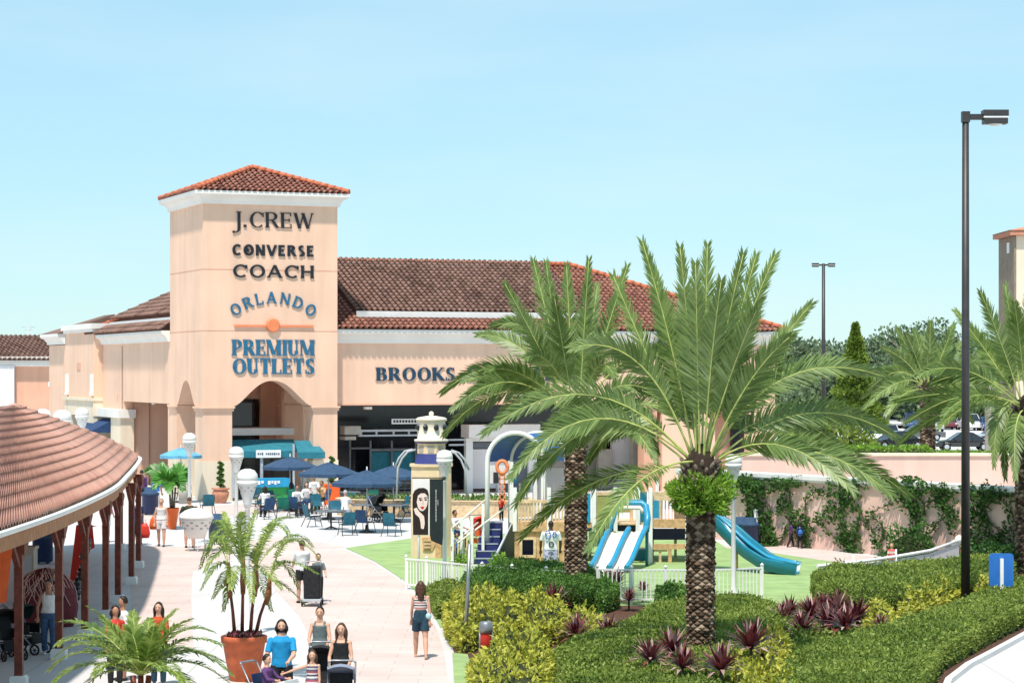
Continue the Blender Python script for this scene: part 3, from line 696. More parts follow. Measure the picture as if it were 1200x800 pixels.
# ================================================================== far building on the left
D = 205; x0, x1 = X(-60, D), X(69, D)
FB = T('distant_shop_building', 'low distant salmon shop with brown tiled roof at the left edge', 'building', ((x0+x1)/2, D, 0))
hw = (x1-x0)/2; zt = Z(428, D)
m = MB(); m.box((hw-(X(69,D)-X(18,D))/2, 4, zt/2), (X(69,D)-X(18,D), 8, zt)); m.build('wall', M['peach2'], FB)
m = MB(); m.box((-hw+(X(18,D)-x0)/2-.01, 3.6, zt/2), (X(18,D)-x0-.02, 8.2, zt-.01)); m.build('white_wall', M['lav'], FB)
m = MB(); m.box((0, 4, zt+.38), (2*hw+.5, 8.9, .75)); m.box((0,4,zt+.0),(2*hw+.2,8.4,.2)); m.build('cornice', M['trim'], FB)
zr = Z(422, D); zq = Z(392, D)
m = MB(); m.add([(-hw-2,-.8,zr),(hw+.3,-.8,zr),(hw+.3,14,zr),(-hw-2,14,zr),(-hw-2,6,zq),(hw-2.4,6,zq)], [(0,1,5,4),(1,2,5),(2,3,4,5)]); m.build('roof', M['roofflat'], FB)
Uf = (0, 6.8, zq-zr); Lf = Vector(Uf).length
tiles(M['tiledk'], 'roof_tiles', FB, (-hw-2,-.8,zr), (1,0,0), Uf, 2*hw+2.3, lambda e: (-.05, Lf*min(1, (2*hw+2.3-e)/2.8)), sp=.42, row=.6, r=.17)
m = MB(); m.box((hw-.6, -.2, Z(450,D)), (.5,.3,.4)); m.build('wall_lamp', M['white'], FB)
m = MB(); m.tube([(0,0,0),(0,0,Z(380,320)-0)], .07, 6); m.tube([(-.9,0,Z(383,320)),(.9,0,Z(383,320))], .05, 6); m.tube([(-.5,0,Z(386,320)),(.5,0,Z(386,320))], .05, 6)
o = m.build('antenna_mast', M['grey'], None, (X(33,320), 320, 0)); tag(o, 'thin pale antenna mast standing far behind the left shop roof', 'antenna')

# ================================================================== tower building at right edge
D = 112; RB = T('stair_tower_building', 'brown tower with lit cream front and pink tiled roof at the right edge', 'building', (X(1190, D), D, 0))
zt = Z(276, D); wl = X(1197, D)-X(1172, D)
m = MB(); m.box((2.5, 1.75, zt/2), (5, 3.5, zt)); m.build('wall', M['cream'], RB)  # cream wall colour stands for the sunlit part of the tower
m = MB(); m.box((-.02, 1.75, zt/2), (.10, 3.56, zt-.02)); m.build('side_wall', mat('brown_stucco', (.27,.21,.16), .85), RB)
m = MB(); m.box((2.5, 1.75, zt+.12), (5.6, 4.1, .22)); m.add([(-.35,-.35,zt+.24),(5.35,-.35,zt+.24),(5.35,3.85,zt+.24),(-.35,3.85,zt+.24),(2.5,1.75,zt+.9)], [(0,1,4),(1,2,4),(2,3,4),(3,0,4)]); m.build('roof', M['terra2'], RB)
m = MB(); m.box((-.08, 1.2, Z(289,D)), (.06,.5,.5)); m.build('small_window', M['white'], RB)

s_ = wsign('small white sign board with dark lettering inside the shopfront, behind the playhouse tower')
m = MB(); bx(m, 459, 497, 490.5, 496.5, 1.6, .08); pn_ = m.build('panel', M['white'], s_)
m = MB(); random.seed(77)
for i in range(10): bx(m, 461+i*3.5, 463.3+i*3.5, 492, 495, 1.55, .02)
m.build('sign_writing', M['letterk'], pn_)
# ================================================================== ground
def sheet(name, pts, z, mt, kerb=0, label=None):
    pts = [tuple(p)[:2] for p in pts]; m = MB()
    m.prism(pts, z-kerb if kerb else z-.003, z, 'xy'); o = m.build(name, mt); o['kind'] = 'structure'
    return o
gm = mat('plaza_pavement', (.575,.555,.55), .85, .035, .25, .1, 30)
nt = gm.node_tree; b_ = [n for n in nt.nodes if n.type == 'BSDF_PRINCIPLED'][0]; rp_ = [n for n in nt.nodes if n.type == 'VALTORGB'][0]; tc_ = [n for n in nt.nodes if n.type == 'TEX_COORD'][0]
bk = nt.nodes.new('ShaderNodeTexBrick'); bk.offset = 0; bk.inputs['Scale'].default_value = .30; bk.inputs['Mortar Size'].default_value = .006; bk.inputs['Brick Width'].default_value = 1; bk.inputs['Row Height'].default_value = 1
bk.inputs['Color1'].default_value = (1,1,1,1); bk.inputs['Color2'].default_value = (.96,.96,.96,1); bk.inputs['Mortar'].default_value = (.72,.72,.72,1)
mx_ = nt.nodes.new('ShaderNodeMix'); mx_.data_type = 'RGBA'; mx_.blend_type = 'MULTIPLY'; mx_.inputs[0].default_value = 1
nt.links.new(tc_.outputs['Object'], bk.inputs['Vector']); nt.links.new(rp_.outputs[0], mx_.inputs[6]); nt.links.new(bk.outputs[0], mx_.inputs[7]); nt.links.new(mx_.outputs[2], b_.inputs['Base Color'])
m = MB(); m.quad((-2500,-200,0),(2500,-200,0),(2500,4500,0),(-2500,4500,0)); o = m.build('plaza_ground', gm); o['kind'] = 'structure'
def joints(m_, sc__, dark):
    nt = m_.node_tree; b__ = [n for n in nt.nodes if n.type == 'BSDF_PRINCIPLED'][0]; r__ = [n for n in nt.nodes if n.type == 'VALTORGB'][0]; t__ = [n for n in nt.nodes if n.type == 'TEX_COORD'][0]
    k__ = nt.nodes.new('ShaderNodeTexBrick'); k__.offset = .5; k__.inputs['Scale'].default_value = sc__; k__.inputs['Mortar Size'].default_value = .012; k__.inputs['Brick Width'].default_value = 1; k__.inputs['Row Height'].default_value = .5
    k__.inputs['Color1'].default_value = (1,1,1,1); k__.inputs['Color2'].default_value = (.94,.93,.92,1); k__.inputs['Mortar'].default_value = (dark,dark,dark,1)
    x__ = nt.nodes.new('ShaderNodeMix'); x__.data_type = 'RGBA'; x__.blend_type = 'MULTIPLY'; x__.inputs[0].default_value = 1
    n__ = nt.nodes.new('ShaderNodeTexNoise'); n__.inputs['Scale'].default_value = 1.7; n__.inputs['Detail'].default_value = 8; q__ = nt.nodes.new('ShaderNodeMapRange'); q__.inputs[1].default_value = .62; q__.inputs[2].default_value = .75; q__.inputs[3].default_value = 1; q__.inputs[4].default_value = .86
    y__ = nt.nodes.new('ShaderNodeMix'); y__.data_type = 'RGBA'; y__.blend_type = 'MULTIPLY'; y__.inputs[0].default_value = 1
    L = nt.links; L.new(t__.outputs['Object'], k__.inputs['Vector']); L.new(t__.outputs['Object'], n__.inputs['Vector']); L.new(n__.outputs[0], q__.inputs[0]); L.new(r__.outputs[0], x__.inputs[6]); L.new(k__.outputs[0], x__.inputs[7]); L.new(x__.outputs[2], y__.inputs[6]); L.new(q__.outputs[0], y__.inputs[7]); L.new(y__.outputs[2], b__.inputs['Base Color'])
joints(M['pink'], .8, .80)
edge = [(405,642),(440,658),(475,681),(500,706),(516,735),(526,765),(532,800),(536,860)]
ep = [G(*p) for p in edge]
sheet('pink_path', [G(150,655),G(152,640),G(232,640),G(330,628),G(405,640)]+[p-Vector((.10,0,0)) for p in ep]+[G(420,860),G(390,800),G(370,760),G(350,720),G(322,690),G(310,670),G(270,655),G(226,668),G(224,700),G(226,740),G(227,760),G(160,770)], .006, M['pink'])
sheet('pink_terrace', [G(150,618),G(160,596),G(300,590),G(420,590),G(470,600),G(330,600),G(270,604),G(225,612),G(190,618)], .010, M['pink'])
pk = [(860,634),(900,637),(960,644),(1020,652),(1075,658),(1140,664),(1140,674),(1060,668),(960,656),(900,647),(850,642)]
sheet('pink_walk', [G(*p) for p in pk], .016, M['pink'])
sheet('turf', ep[:5]+[G(560,720),G(900,720),G(1000,700),G(1120,676),G(1060,667),G(960,655),G(900,646),G(850,641),G(830,628),G(700,622),G(560,626),G(480,631)], .012, M['turf'])
rs = [(1100,830),(1112,800),(1135,782),(1165,766),(1205,744),(1290,705)]
bed = [G(500,692)]+[p+Vector((.12,0,0)) for p in ep[3:]]+[G(*p) for p in rs[:1]]+[G(*p)+Vector((-.1,0,0)) for p in rs]+[G(1290,660),G(1190,664),G(1120,680),G(950,706),G(905,718),G(893,709),G(820,711),G(700,712),G(600,706),G(540,698)]
sheet('planting_bed', bed, .06, M['mulch'], .06)
sheet('bed_lawn', [G(530,768),G(532,800),G(536,850),G(570,850),G(556,800),G(548,770)], .075, M['turf'], .01)
kb = MB()
rp2 = [G(*p) for p in rs]
for a, b in zip(rp2[:-1], rp2[1:]): kb.bar((a.x,a.y,.05),(b.x,b.y,.05), .14, .12)
o = kb.build('kerb', M['concrete']); o['kind'] = 'structure'
hd2 = [(X(1092,97.2),97.0),(X(1230,97.2),97.0),(X(1230,99),99.5),(X(1092,99),99.5)]
# bare strip of soil beyond the kerb on the hedge side
# ================================================================== retaining walls, parking
wa, wb = G(852, 633), G(1215, 668); wd = (wb-wa); wL = wd.length; wd.normalize(); wz = math.atan2(wd.y, wd.x)
RW = T('retaining_wall', 'long pink stucco retaining wall covered with vines behind the playground', 'wall', (wa.x, wa.y, 0), wz)
Lw = wL+14
m = MB(); m.box((Lw/2-3, .25, 1.2), (Lw, .5, 2.4)); m.build('wall', M['pinkw'], RW)
m = MB(); m.box((Lw/2-3, .22, 2.47), (Lw, .75, .14)); m.box((Lw/2-3, .22, 2.36), (Lw, .62, .09)); m.build('coping', M['lav'], RW)
D = 96; UW = T('parapet_wall', 'plain upper pink wall above the vine wall, below the car park', 'wall', (X(870,D), D, 0))
x1_ = X(1300, D)-X(870, D)
m = MB(); m.box((x1_/2, .3, Z(534,D)/2), (x1_, .6, Z(534,D))); m.build('wall', M['pinkw'], UW)
m = MB(); m.box((x1_/2, .3, Z(534,D)+.05), (x1_, .75, .1)); m.build('coping', M['cream'], UW)
hd = [(X(972,97.2),97.0),(X(1092,97.2),97.0),(X(1092,99),99.5),(X(972,99),99.5)]
h = hedge('parking_hedge', 'low green hedge along the top of the upper pink wall', 'hedge', hd, .36, M['leafbright'], .12, 120, .3, seed=4); h.location.z = Z(534, 97)-.05
h = hedge('parking_hedge', 'very low ground shrubs on the upper wall right of the smaller date palm', 'hedge', hd2, .16, M['leafbright'], .10, 110, .2, seed=5); h.location.z = Z(534, 97)-.05
m = MB(); m.box(((hd[0][0]+hd2[1][0])/2, 98.3, 1.35), (hd2[1][0]-hd[0][0], 3.2, 2.72)); o = m.build('planter_terrace', M['soil']); o['kind'] = 'structure'
# ================================================================== lamps
def globe_lamp(loc, h, hd, label, extra=None):
    r = T('lamp_post', label, 'lamp post', (loc[0], loc[1], 0), 0, 'white globe lamp posts')
    k = hd/.5
    m = MB(); m.lathe([(.20,0),(.20,.06),(.13,.10),(.10,.35),(.065,.5),(.055,h-.95*k),(.07,h-.93*k)], n=12); m.build('pole', M['white'], r)
    m = MB(); z0 = h-.80*k
    m.lathe([(.07*k,z0-.12*k),(.09*k,z0-.02*k),(.21*k,z0+.40*k),(.245*k,z0+.44*k),(.25*k,z0+.52*k),(.20*k,z0+.53*k)], n=20); hd_ = m.build('lamp_head', M['white'], r)
    g = MB(); g.lathe([(.235*k,h-.27*k),(.25*k,h-.22*k),(.235*k,h-.13*k),(.17*k,h-.04*k),(.07*k,h-.002),(0.001,h)], n=20); g.build('globe', M['glass'], hd_)
    c = MB()
    for i in range(14):
        a = 2*math.pi*i/14
        for q, (zz, rr) in enumerate(((.36,.198),(.29,.172),(.22,.141))):
            if (i+q) % 2 == 0: continue
            c.box(((rr*k)*math.cos(a), (rr*k)*math.sin(a), z0+zz*k), (.02, .045*k, .03*k), rz=a, mi=0)
    c.build('filigree', M['khaki'], hd_)
    return r
for px, D, h, hd, lb in ((222,86,3.99,.5,'white globe lamp post in front of the left tower pillar, behind the potted palm'), (277,78,3.75,.5,'white globe lamp post just left of the cafe awning'),
    (290,56,3.92,.5,'white globe lamp post behind the large terracotta potted palm'),
    (521,69.4,3.92,.48,'white globe lamp post holding the portrait banner by the white fence'), (859.5,63.6,4.0,.45,'white lamp post beside the big date palm, inside the white fence'),
    (50,105,4.55,.8,'white globe lamp far off behind the canopy roof, left of the far pair'), (73,100,4.6,.8,'white globe lamp far off behind the canopy roof, right of the far pair'),
    (96,112,4.5,.65,'white globe lamp in front of the cream end block arch')):
    globe_lamp((X(px,D), D), h, hd, lb)
def car_lamp(px, D, zt, label, s=1.0, base_r=.12, two=False):
    r = T('street_light', label, 'street light', (X(px,D), D, 0), 0, 'tall bronze car park lights')
    m = MB(); m.tube([(0,0,0),(0,0,zt)], [base_r, base_r*.72], 12); m.box((0,0,.1),(base_r*3.6,base_r*3.6,.2)); m.build('pole', M['metal'], r)
    for sg in ((1,-1) if two else (1,)):
        m = MB(); m.box((sg*.28*s,0,zt-.12*s),(.5*s,.10*s,.16*s)); m.box((0,0,zt-.12*s),(.22*s,.22*s,.3*s)); m.build('arm', M['metal'], r)
        m = MB(); m.box((sg*.82*s,0,zt-.02*s),(.70*s,.42*s,.17*s)); m.box((sg*.82*s,0,zt-.24*s),(.66*s,.40*s,.15*s)); hd_ = m.build('lamp_head', M['metal'], r)
        g = MB(); g.box((sg*.82*s,0,zt-.135*s),(.69*s,.41*s,.045*s)); g.ell((sg*.82*s,0,zt-.32*s),(.2*s,.15*s,.05*s)); g.build('lens', M['glass'], hd_)
    return r
car_lamp(1131.5, 61.5, 12.85, 'tall bronze pole light with a single head, rising out of the right hedge', .92)
car_lamp(965, 149, 12.9, 'far double-headed car park light beside the conifer', .62, .14, True)
car_lamp(890, 214, 12.8, 'farthest small double-headed car park light, seen past the palm crown', .52, .15, True)
# blue sign
D = 60.5; s_ = T('wayfinding_sign', 'blue rounded sign with a white bar on a white post in the right hedge', 'sign', (X(1173.5,D), D, 0))
wS, z0, z1 = .31, Z(687,D), Z(648,D); rr = .09; P = []
for cx, cz, a0 in ((wS-rr, z1-rr, 0), (-wS+rr, z1-rr, 90), (-wS+rr, z0+rr, 180), (wS-rr, z0+rr, 270)):
    for k in range(7): a = R(a0+15*k); P.append((cx+rr*math.cos(a), cz+rr*math.sin(a)))
m = MB(); m.prism(P, 0, .04); m.build('panel', M['blue'], s_)
m = MB(); m.box((0,-.04,(Z(654,D)+.0)/2),(.085,.07,Z(654,D))); m.build('post', M['white'], s_)
# slim grey pole
D = 52.6; r = T('flag_pole', 'slim leaning grey pole at the path edge in the yellow shrubs', 'pole', (X(545,D), D, 0))
m = MB(); m.tube([(0,0,0),(.10,0,2.4)], [.045,.038], 10); m.build('pole', M['steel'], r); m = MB(); m.lathe([(.11,.0),(.11,.08),(.05,.12)], n=12); m.build('foot', M['steel'], r)
D = 51.3; r = T('bollard_light', 'short bollard light with grey cap and red body in the yellow shrubs', 'light', (X(569.5,D), D, 0)); r.scale = (1, 1, 1.2)
m = MB(); m.lathe([(.125,.0),(.125,.52),(.115,.54)], n=16); m.build('body', M['red'], r)
m = MB(); m.lathe([(.145,.50),(.15,.56),(.145,.68),(.10,.70)], n=16); m.build('cap', M['steel'], r)
m = MB(); m.tube([(.13,-.03,.06),(.13,-.03,.52)],.022,6); m.tube([(-.13,-.03,.06),(-.13,-.03,.52)],.022,6); m.build('guard', M['steel'], r)
# ================================================================== white picket fences
def fence(name, label, pts, h, pitch=.11, posts=True):
    p0 = pts[0]; r = T(name, label, 'fence', (p0.x, p0.y, 0))
    Q = [Vector((p.x-p0.x, p.y-p0.y, 0)) for p in pts]
    for z in (h, .14):
        rl = MB()
        for a, b in zip(Q[:-1], Q[1:]): rl.bar((a.x,a.y,z),(b.x,b.y,z),.05,.04)
        rl.build('rail', M['white'], r)
    pk_ = MB(); cum = 0
    for a, b in zip(Q[:-1], Q[1:]):
        L_ = (b-a).length; n = max(1, int(L_/pitch))
        for i in range(n):
            p = a.lerp(b, (i+.5)/n); pk_.box((p.x,p.y,h/2+.05),(.028,.028,h-.1))
    pk_.build('pickets', M['white'], r)
    if posts:
        for p in Q: 
            m = MB(); m.box((p.x,p.y,(h+.06)/2),(.07,.07,h+.06)); m.lathe([(.05,h+.06),(.055,h+.09),(.0,h+.14)], (p.x,p.y,0), 8); m.build('post', M['white'], r)
    return r
fence('picket_fence', 'white picket fence curving around the left side of the playground', [G(476,690),G(500,692),G(530,696),G(565,700),G(600,703),G(640,706),G(668,707)], .86)
fence('picket_fence', 'straight white picket fence behind the big date palm and low shrubs', [G(700,707),G(740,708),G(780,708),G(820,708),G(860,707),G(893,705)], .92)
fc = [(958,66.5,663),(1000,67.5,659),(1050,69,652),(1090,70.5,645),(1124,72,633)]
r = T('solid_white_fence', 'low solid white curved barrier rising to the right behind the green hedge', 'barrier', (X(958,66.5), 66.5, 0))
Q = [Vector((X(p,d)-r.location.x, d-66.5, Z(y,d))) for p, d, y in fc]
m = MB()
for a, b in zip(Q[:-1], Q[1:]): m.add([(a.x,a.y,0),(b.x,b.y,0),(b.x,b.y,b.z-.08),(a.x,a.y,a.z-.08),(a.x,a.y+.06,0),(b.x,b.y+.06,0),(b.x,b.y+.06,b.z-.08),(a.x,a.y+.06,a.z-.08)], [(0,1,2,3),(4,7,6,5),(3,2,6,7),(0,3,7,4),(1,5,6,2)])
m.build('panel', M['lav'], r)
m = MB(); m.tube([(q.x,q.y+.03,q.z) for q in Q], .05, 8); m.build('top_rail', M['white'], r)
m = MB(); m.ell((Q[-1].x, Q[-1].y+.03, Q[-1].z+.03), (.13,.13,.13)); m.build('end_ball', M['white'], r)
for q in (Q[1], Q[2]): m = MB(); m.tube([(q.x,q.y-.02,0),(q.x,q.y-.02,q.z+.22)], .025, 6); m.build('post', M['white'], r)

D = 82.5; o = T('domed_stand', 'white domed stand on thin legs in the open plaza, left of the potted palm', 'stand', (X(230,D), D, 0))
m = MB(); m.lathe([(.60,1.12),(.60,1.20),(.54,1.30),(.38,1.41),(.18,1.48),(.001,1.50)], n=28); m.build('dome', M['glass'], o)
m = MB(); m.lathe([(.30,.45),(.40,.70),(.545,1.06),(.57,1.12)], n=24); b_ = m.build('tapered_body', M['white'], o)
m = MB()
for i in range(18):
    a = 2*math.pi*i/18
    for q, (z_, r_) in enumerate(((1.0,.526),(.9,.483),(.8,.440))):
        if (i+q) % 2: m.box((r_*math.cos(a), r_*math.sin(a), z_), (.02,.09,.05), rz=a)
m.build('filigree', M['khaki'], b_)
for a in (-2.4,-1.3,.4,1.9): MB().tube([(.28*math.cos(a),.28*math.sin(a),.5),(.33*math.cos(a),.33*math.sin(a),0)],.025,6).build('leg', M['white'], o)
# ================================================================== curved canopy at left
AP = Vector((-12.9, 62, 5.35))
ev = [(-9.6,30,0),(-9.38,37,0),(-9.35,44,0),(-9.5,50.8,0),(-10.05,59.7,0),(-10.95,67.7,0),(-12.15,77.3,0),(-12.8,81.5,0),(-13.6,83.8,0),(-14.8,84.4,0),(-16.5,83,0),(-18.5,75,0),(-19.5,62,0),(-19.3,48,0),(-18,36,0),(-15.5,28,0),(-12.5,26.5,0),(-10.6,27.4,0)]
def cat(P, k=14):
    out = []; n = len(P)
    for i in range(n):
        a, b, c, d = [Vector(P[(i+j) % n]) for j in (-1, 0, 1, 2)]
        for q in range(k):
            t = q/k; out.append(.5*((2*b)+(c-a)*t+(2*a-5*b+4*c-d)*t*t+(3*b-a-3*c+d)*t**3))
    return out
EV = cat(ev, 16); 
def resample(P, step):
    P = P+[P[0]]; out = [P[0]]; acc = 0
    for a, b in zip(P[:-1], P[1:]):
        L_ = (b-a).length
        while acc+L_ >= step:
            t = (step-acc)/L_; a = a.lerp(b, t); out.append(a.copy()); L_ = (b-a).length; acc = 0
        acc += L_
    return out
ER_ = resample(EV, .26)
CN = T('round_canopy', 'curved walkway canopy with salmon tiled roof on dark red timber posts', 'canopy', (-13, 58, 0))
O_ = CN.location
zev = 3.28
def cpt(i, v):
    p = ER_[i % len(ER_)]; q = Vector((p.x, p.y, zev)).lerp(AP, v)
    q.z = zev+(AP.z-zev)*(v**.88); return q
V = []; Q = []; nr = 13; n = len(ER_)
for i in range(n):
    for j in range(nr):
        v0, v1 = j/nr, min(1, (j+1.06)/nr)
        if j == nr-1: v1 = .985
        o = len(V); seg = 4; jit = random.uniform(-.01, .012)
        for vv, lift in ((v0, .05+jit), (v1, .0)):
            a, b = cpt(i, vv), cpt(i+1, vv); w_ = (b-a); 
            amp = min(.085, w_.length*.42)
            for k in range(seg+1):
                t = k/seg; p = a.lerp(b, -.02+1.04*t)-O_; V.append((p.x, p.y, p.z+lift+amp*math.sin(math.pi*t)))
        for k in range(seg): Q.append((o+k, o+k+1, o+seg+2+k, o+seg+1+k))
        # butt end of the tile row
        e0 = len(V)
        for k in range(seg+1): x_, y_, z_ = V[o+k]; V.append((x_, y_, z_-.05))
        for k in range(seg): Q.append((o+k, o+k+1, e0+k+1, e0+k))
npmesh('roof_tiles', V, Q, M['tilepink'], CN)
m = MB(); n2 = len(EV)
vs = [(p.x-O_.x, p.y-O_.y, zev-.02) for p in EV]+[(AP.x-O_.x, AP.y-O_.y, AP.z-.12)]
m.add(vs, [(i, (i+1) % n2, n2) for i in range(n2)]); m.build('roof_deck', M['beam'], CN)
m = MB(); band(m, [(p.x-O_.x, p.y-O_.y) for p in EV][::-1], [(0,zev-.10),(.10,zev-.09),(.13,zev-.04),(.13,zev+.01),(0,zev+.01)], closed=True); m.build('gutter', M['white'], CN)
m = MB(); band(m, [(p.x-O_.x, p.y-O_.y) for p in EV][::-1], [(-.12,zev-.40),(-.02,zev-.40),(-.02,zev-.14),(-.12,zev-.14)], closed=True); m.build('edge_beam', M['beam'], CN)
m = MB(); m.lathe([(.2,AP.z-.1),(.16,AP.z-.02),(.0,AP.z+.04)], (AP.x-O_.x, AP.y-O_.y, 0), 10); m.build('roof_cap', M['tilepink'], CN)
for px, y in ((-9.70,47),(-9.78,51.6),(-9.92,55.5),(-10.2,60),(-10.55,64),(-11.1,69.7),(-11.8,75.5),(-9.62,42),(-13.6,83),(-17.3,78),(-18.6,66),(-18.6,54),(-17.9,42),(-14.5,30)):
    m = MB(); x_, y_ = px-O_.x, y-O_.y
    m.box((x_, y_, (zev-.4)/2), (.155, .155, zev-.4), mi=0); o = m.build('post', M['woodpost'], CN)
    b = MB(); b.box((x_, y_, .10), (.32, .32, .20)); b.box((x_,y_,.215),(.27,.27,.03)); b.build('plinth', M['white'], o)
    c = MB(); c.box((x_+.02, y_, zev-.50), (.22, .22, .34)); c.bar((x_, y_-.05, zev-.95), (x_, y_-.75, zev-.42), .10); c.bar((x_, y_+.05, zev-.95), (x_, y_+.75, zev-.42), .10)
    c.build('bracket', M['woodpost'], o)
# ================================================================== palms
def bez(a, b, c, t): return a*(1-t)**2+b*2*t*(1-t)+c*t*t
def frond(base, ctrl, tip, name, mt, parent, n=58, ll=.50, wd=.034, bare=.16, vee=.35, roll=0.0, rr=(.030,.007), droop=.25, a0=62, a1=22, rmat=None, twist=0.0):
    base, ctrl, tip = Vector(base), Vector(ctrl), Vector(tip)
    L_ = (ctrl-base).length*.5+(tip-ctrl).length*.5+(tip-base).length*.5
    V = []; Q = []
    for i in range(n):
        s = bare+(1-bare)*(i+.5)/n; p = bez(base, ctrl, tip, s); tg = (bez(base, ctrl, tip, min(1, s+.01))-bez(base, ctrl, tip, s-.01)).normalized()
        q = (s-bare)/(1-bare); prof = (.45+.55*min(1, q*4))*(1-.62*max(0, q-.45)/.55)
        side = tg.cross(Vector((0,0,1)))
        side = side.normalized() if side.length > .12 else tg.cross(Vector((math.cos(roll*5), math.sin(roll*5), 0))).normalized()
        s1 = tg.cross(Vector((0,1,0)))
        if s1.length > .25 and twist > 0:
            s1.normalize(); s1 = s1 if s1.dot(side) >= 0 else -s1
            side = (side*(1-twist)+s1*twist); side = side-tg*side.dot(tg); side.normalize()
        up = side.cross(tg).normalized()
        if roll:
            c_, s_2 = math.cos(roll), math.sin(roll); side, up = side*c_+up*s_2, up*c_-side*s_2
        ang = R(a0+(a1-a0)*q**.8)
        for sg in (-1, 1):
            ja = ang+random.gauss(0, .09); jv = vee+random.gauss(0, .13); l = ll*prof*random.uniform(.85, 1.1)
            d = tg*math.cos(ja)+(side*sg*math.cos(jv)+up*math.sin(jv))*math.sin(ja); d.normalize()
            d2 = (d+tg*.12+Vector((0,0,-droop*random.uniform(.6, 1.4)))).normalized()
            wv = d.cross(up); wv = wv.normalized() if wv.length > .01 else side
            p1 = p+d*l*.5; p2 = p1+d2*l*.5; w2 = wd*.5; o = len(V)
            V += [p-wv*w2*.6, p+wv*w2*.6, p1-wv*w2, p1+wv*w2, p2-wv*w2*.12, p2+wv*w2*.12]
            Q += [(o, o+1, o+3, o+2), (o+2, o+3, o+5, o+4)]
    fo = npmesh(name, [tuple(v) for v in V], Q, mt, parent)
    m = MB(); k = 12
    m.tube([bez(base, ctrl, tip, i/k) for i in range(k+1)], [rr[0]+(rr[1]-rr[0])*(i/k)**.6 for i in range(k+1)], 6)
    m.build('leafstalk', rmat or M['rachis'], fo)
    return fo
def date_trunk(root, h, r0, r1, flare=1.25):
    V = []; Q = []; dz = .062; rows = int(h/dz); m_ = 10
    for j in range(rows):
        z = j*dz; q = z/h; r = r0+(r1-r0)*q; r *= 1+(.14 if z < .2 else 0)
        if q > .86: r *= 1+(q-.86)*flare*1.3
        for i in range(m_):
            a = 2*math.pi*(i+.5*(j % 2))/m_+random.uniform(-.05,.05); da = math.pi/m_*1.04; o = len(V); rr = r*random.uniform(.96, 1.04); b_ = random.uniform(1.05, 1.14); zj = random.uniform(-.012,.012)
            def P(a, r, z): return (r*math.cos(a), r*math.sin(a), z+zj)
            V += [P(a-da, rr*.95, z), P(a, rr*.97, z-dz*.9), P(a+da, rr*.95, z), P(a, rr*.92, z+dz*1.2), P(a-da*.35, rr*b_, z+dz*.05), P(a+da*.35, rr*b_, z+dz*.05), P(a, rr*b_*.99, z-dz*.35)]
            Q += [(o, o+1, o+6, o+4), (o+1, o+2, o+5, o+6), (o+2, o+3, o+5), (o+3, o, o+4), (o+3, o+4, o+5), (o+4, o+6, o+5)]
    me = bpy.data.meshes.new('trunk'); me.from_pydata(V, [], [tuple(dict.fromkeys(q)) for q in Q]); me.materials.append(M['trunk']); o = bpy.data.objects.new('trunk', me); COL.objects.link(o); o.parent = root
    c = MB(); c.tube([(0,0,-.05),(0,0,.3),(0,0,h*.86),(0,0,h)], [r0*1.0, r0*.9, r1*.9, r1*1.1], 16); c.build('core', M['bark'], o)
    return o
def date_palm(label, base, hC, specs, nrand, lrand, D, seed, r0=.30, r1=.30, group='large date palms', ll=.5, nn=58, wd=.034, boots=True, lod=False):
    random.seed(seed)
    root = T('date_palm', label, 'palm tree', (base[0], base[1], 0), 0, group)
    tr = date_trunk(root, hC-.15, r0, r1) if not lod else MB().tube([(0,0,0),(0,0,hC*.5),(0,0,hC)], [r0, r1*.9, r1*1.1], 12).build('trunk', M['bark'], root)
    bx0, by0 = base[0], base[1]
    # heart of the crown
    m = MB(); m.lathe([(r1*1.15, hC-.35),(r1*1.3, hC-.1),(r1*.8, hC+.25),(.05, hC+.45)], n=12); m.build('crown_heart', mat('dark_palm_heart', (.035,.02,.012), .95, .2, 12, .6), root)
    def put(tipx, tipy, cx, cy, dy, roll=0, L_=1):
        a = random.uniform(0, 6.28)
        tip = at(tipx, tipy, D+dy)-Vector((bx0, by0, 0)); ct = at(cx, cy, D+dy*.55)-Vector((bx0, by0, 0))
        dr = Vector((tip.x, tip.y, 0)); dr = dr.normalized() if dr.length > .3 else Vector((math.cos(a), math.sin(a), 0))
        b_ = Vector((0,0,hC+random.uniform(-.1, .15)))+dr*r1*.5
        frond(b_, ct, tip, 'frond', M['frond'], root, n=nn, ll=ll, wd=wd, roll=roll, droop=.15, twist=.75, vee=.22, bare=.26)
    for s in specs: put(*s)
    for i in range(nrand):
        az = 2*math.pi*(i*.618)+random.uniform(-.2, .2); el = R(random.choice((8, 22, 38, 52, 66)))+random.uniform(-.1, .1)
        L_ = lrand*random.uniform(.85, 1.05); d = Vector((math.cos(az)*math.cos(el), math.sin(az)*math.cos(el), math.sin(el)))
        b_ = Vector((0,0,hC+random.uniform(-.1, .1)))+Vector((d.x, d.y, 0))*r1*.5
        ct = b_+d*L_*.6; sag = .10+.55*math.cos(el)**2
        tip = b_+d*L_+Vector((0,0,-L_*sag*.75)); 
        frond(b_, ct, tip, 'frond', M['frond'], root, n=nn, ll=ll, wd=wd, roll=random.uniform(-.2,.2), droop=.15, twist=.5, vee=.25, bare=.26)
    if boots:                                                       # cut leaf bases round the neck
        m = MB()
        for i in range(40):
            a = i*2.4; z = hC-.55+.5*(i/40); rr = r1*1.05
            m.tube([(rr*math.cos(a)*.7, rr*math.sin(a)*.7, z), (rr*1.35*math.cos(a), rr*1.35*math.sin(a), z+.22)], [.05,.03], 5)
        m.build('leaf_bases', M['bark'], root)
    return root
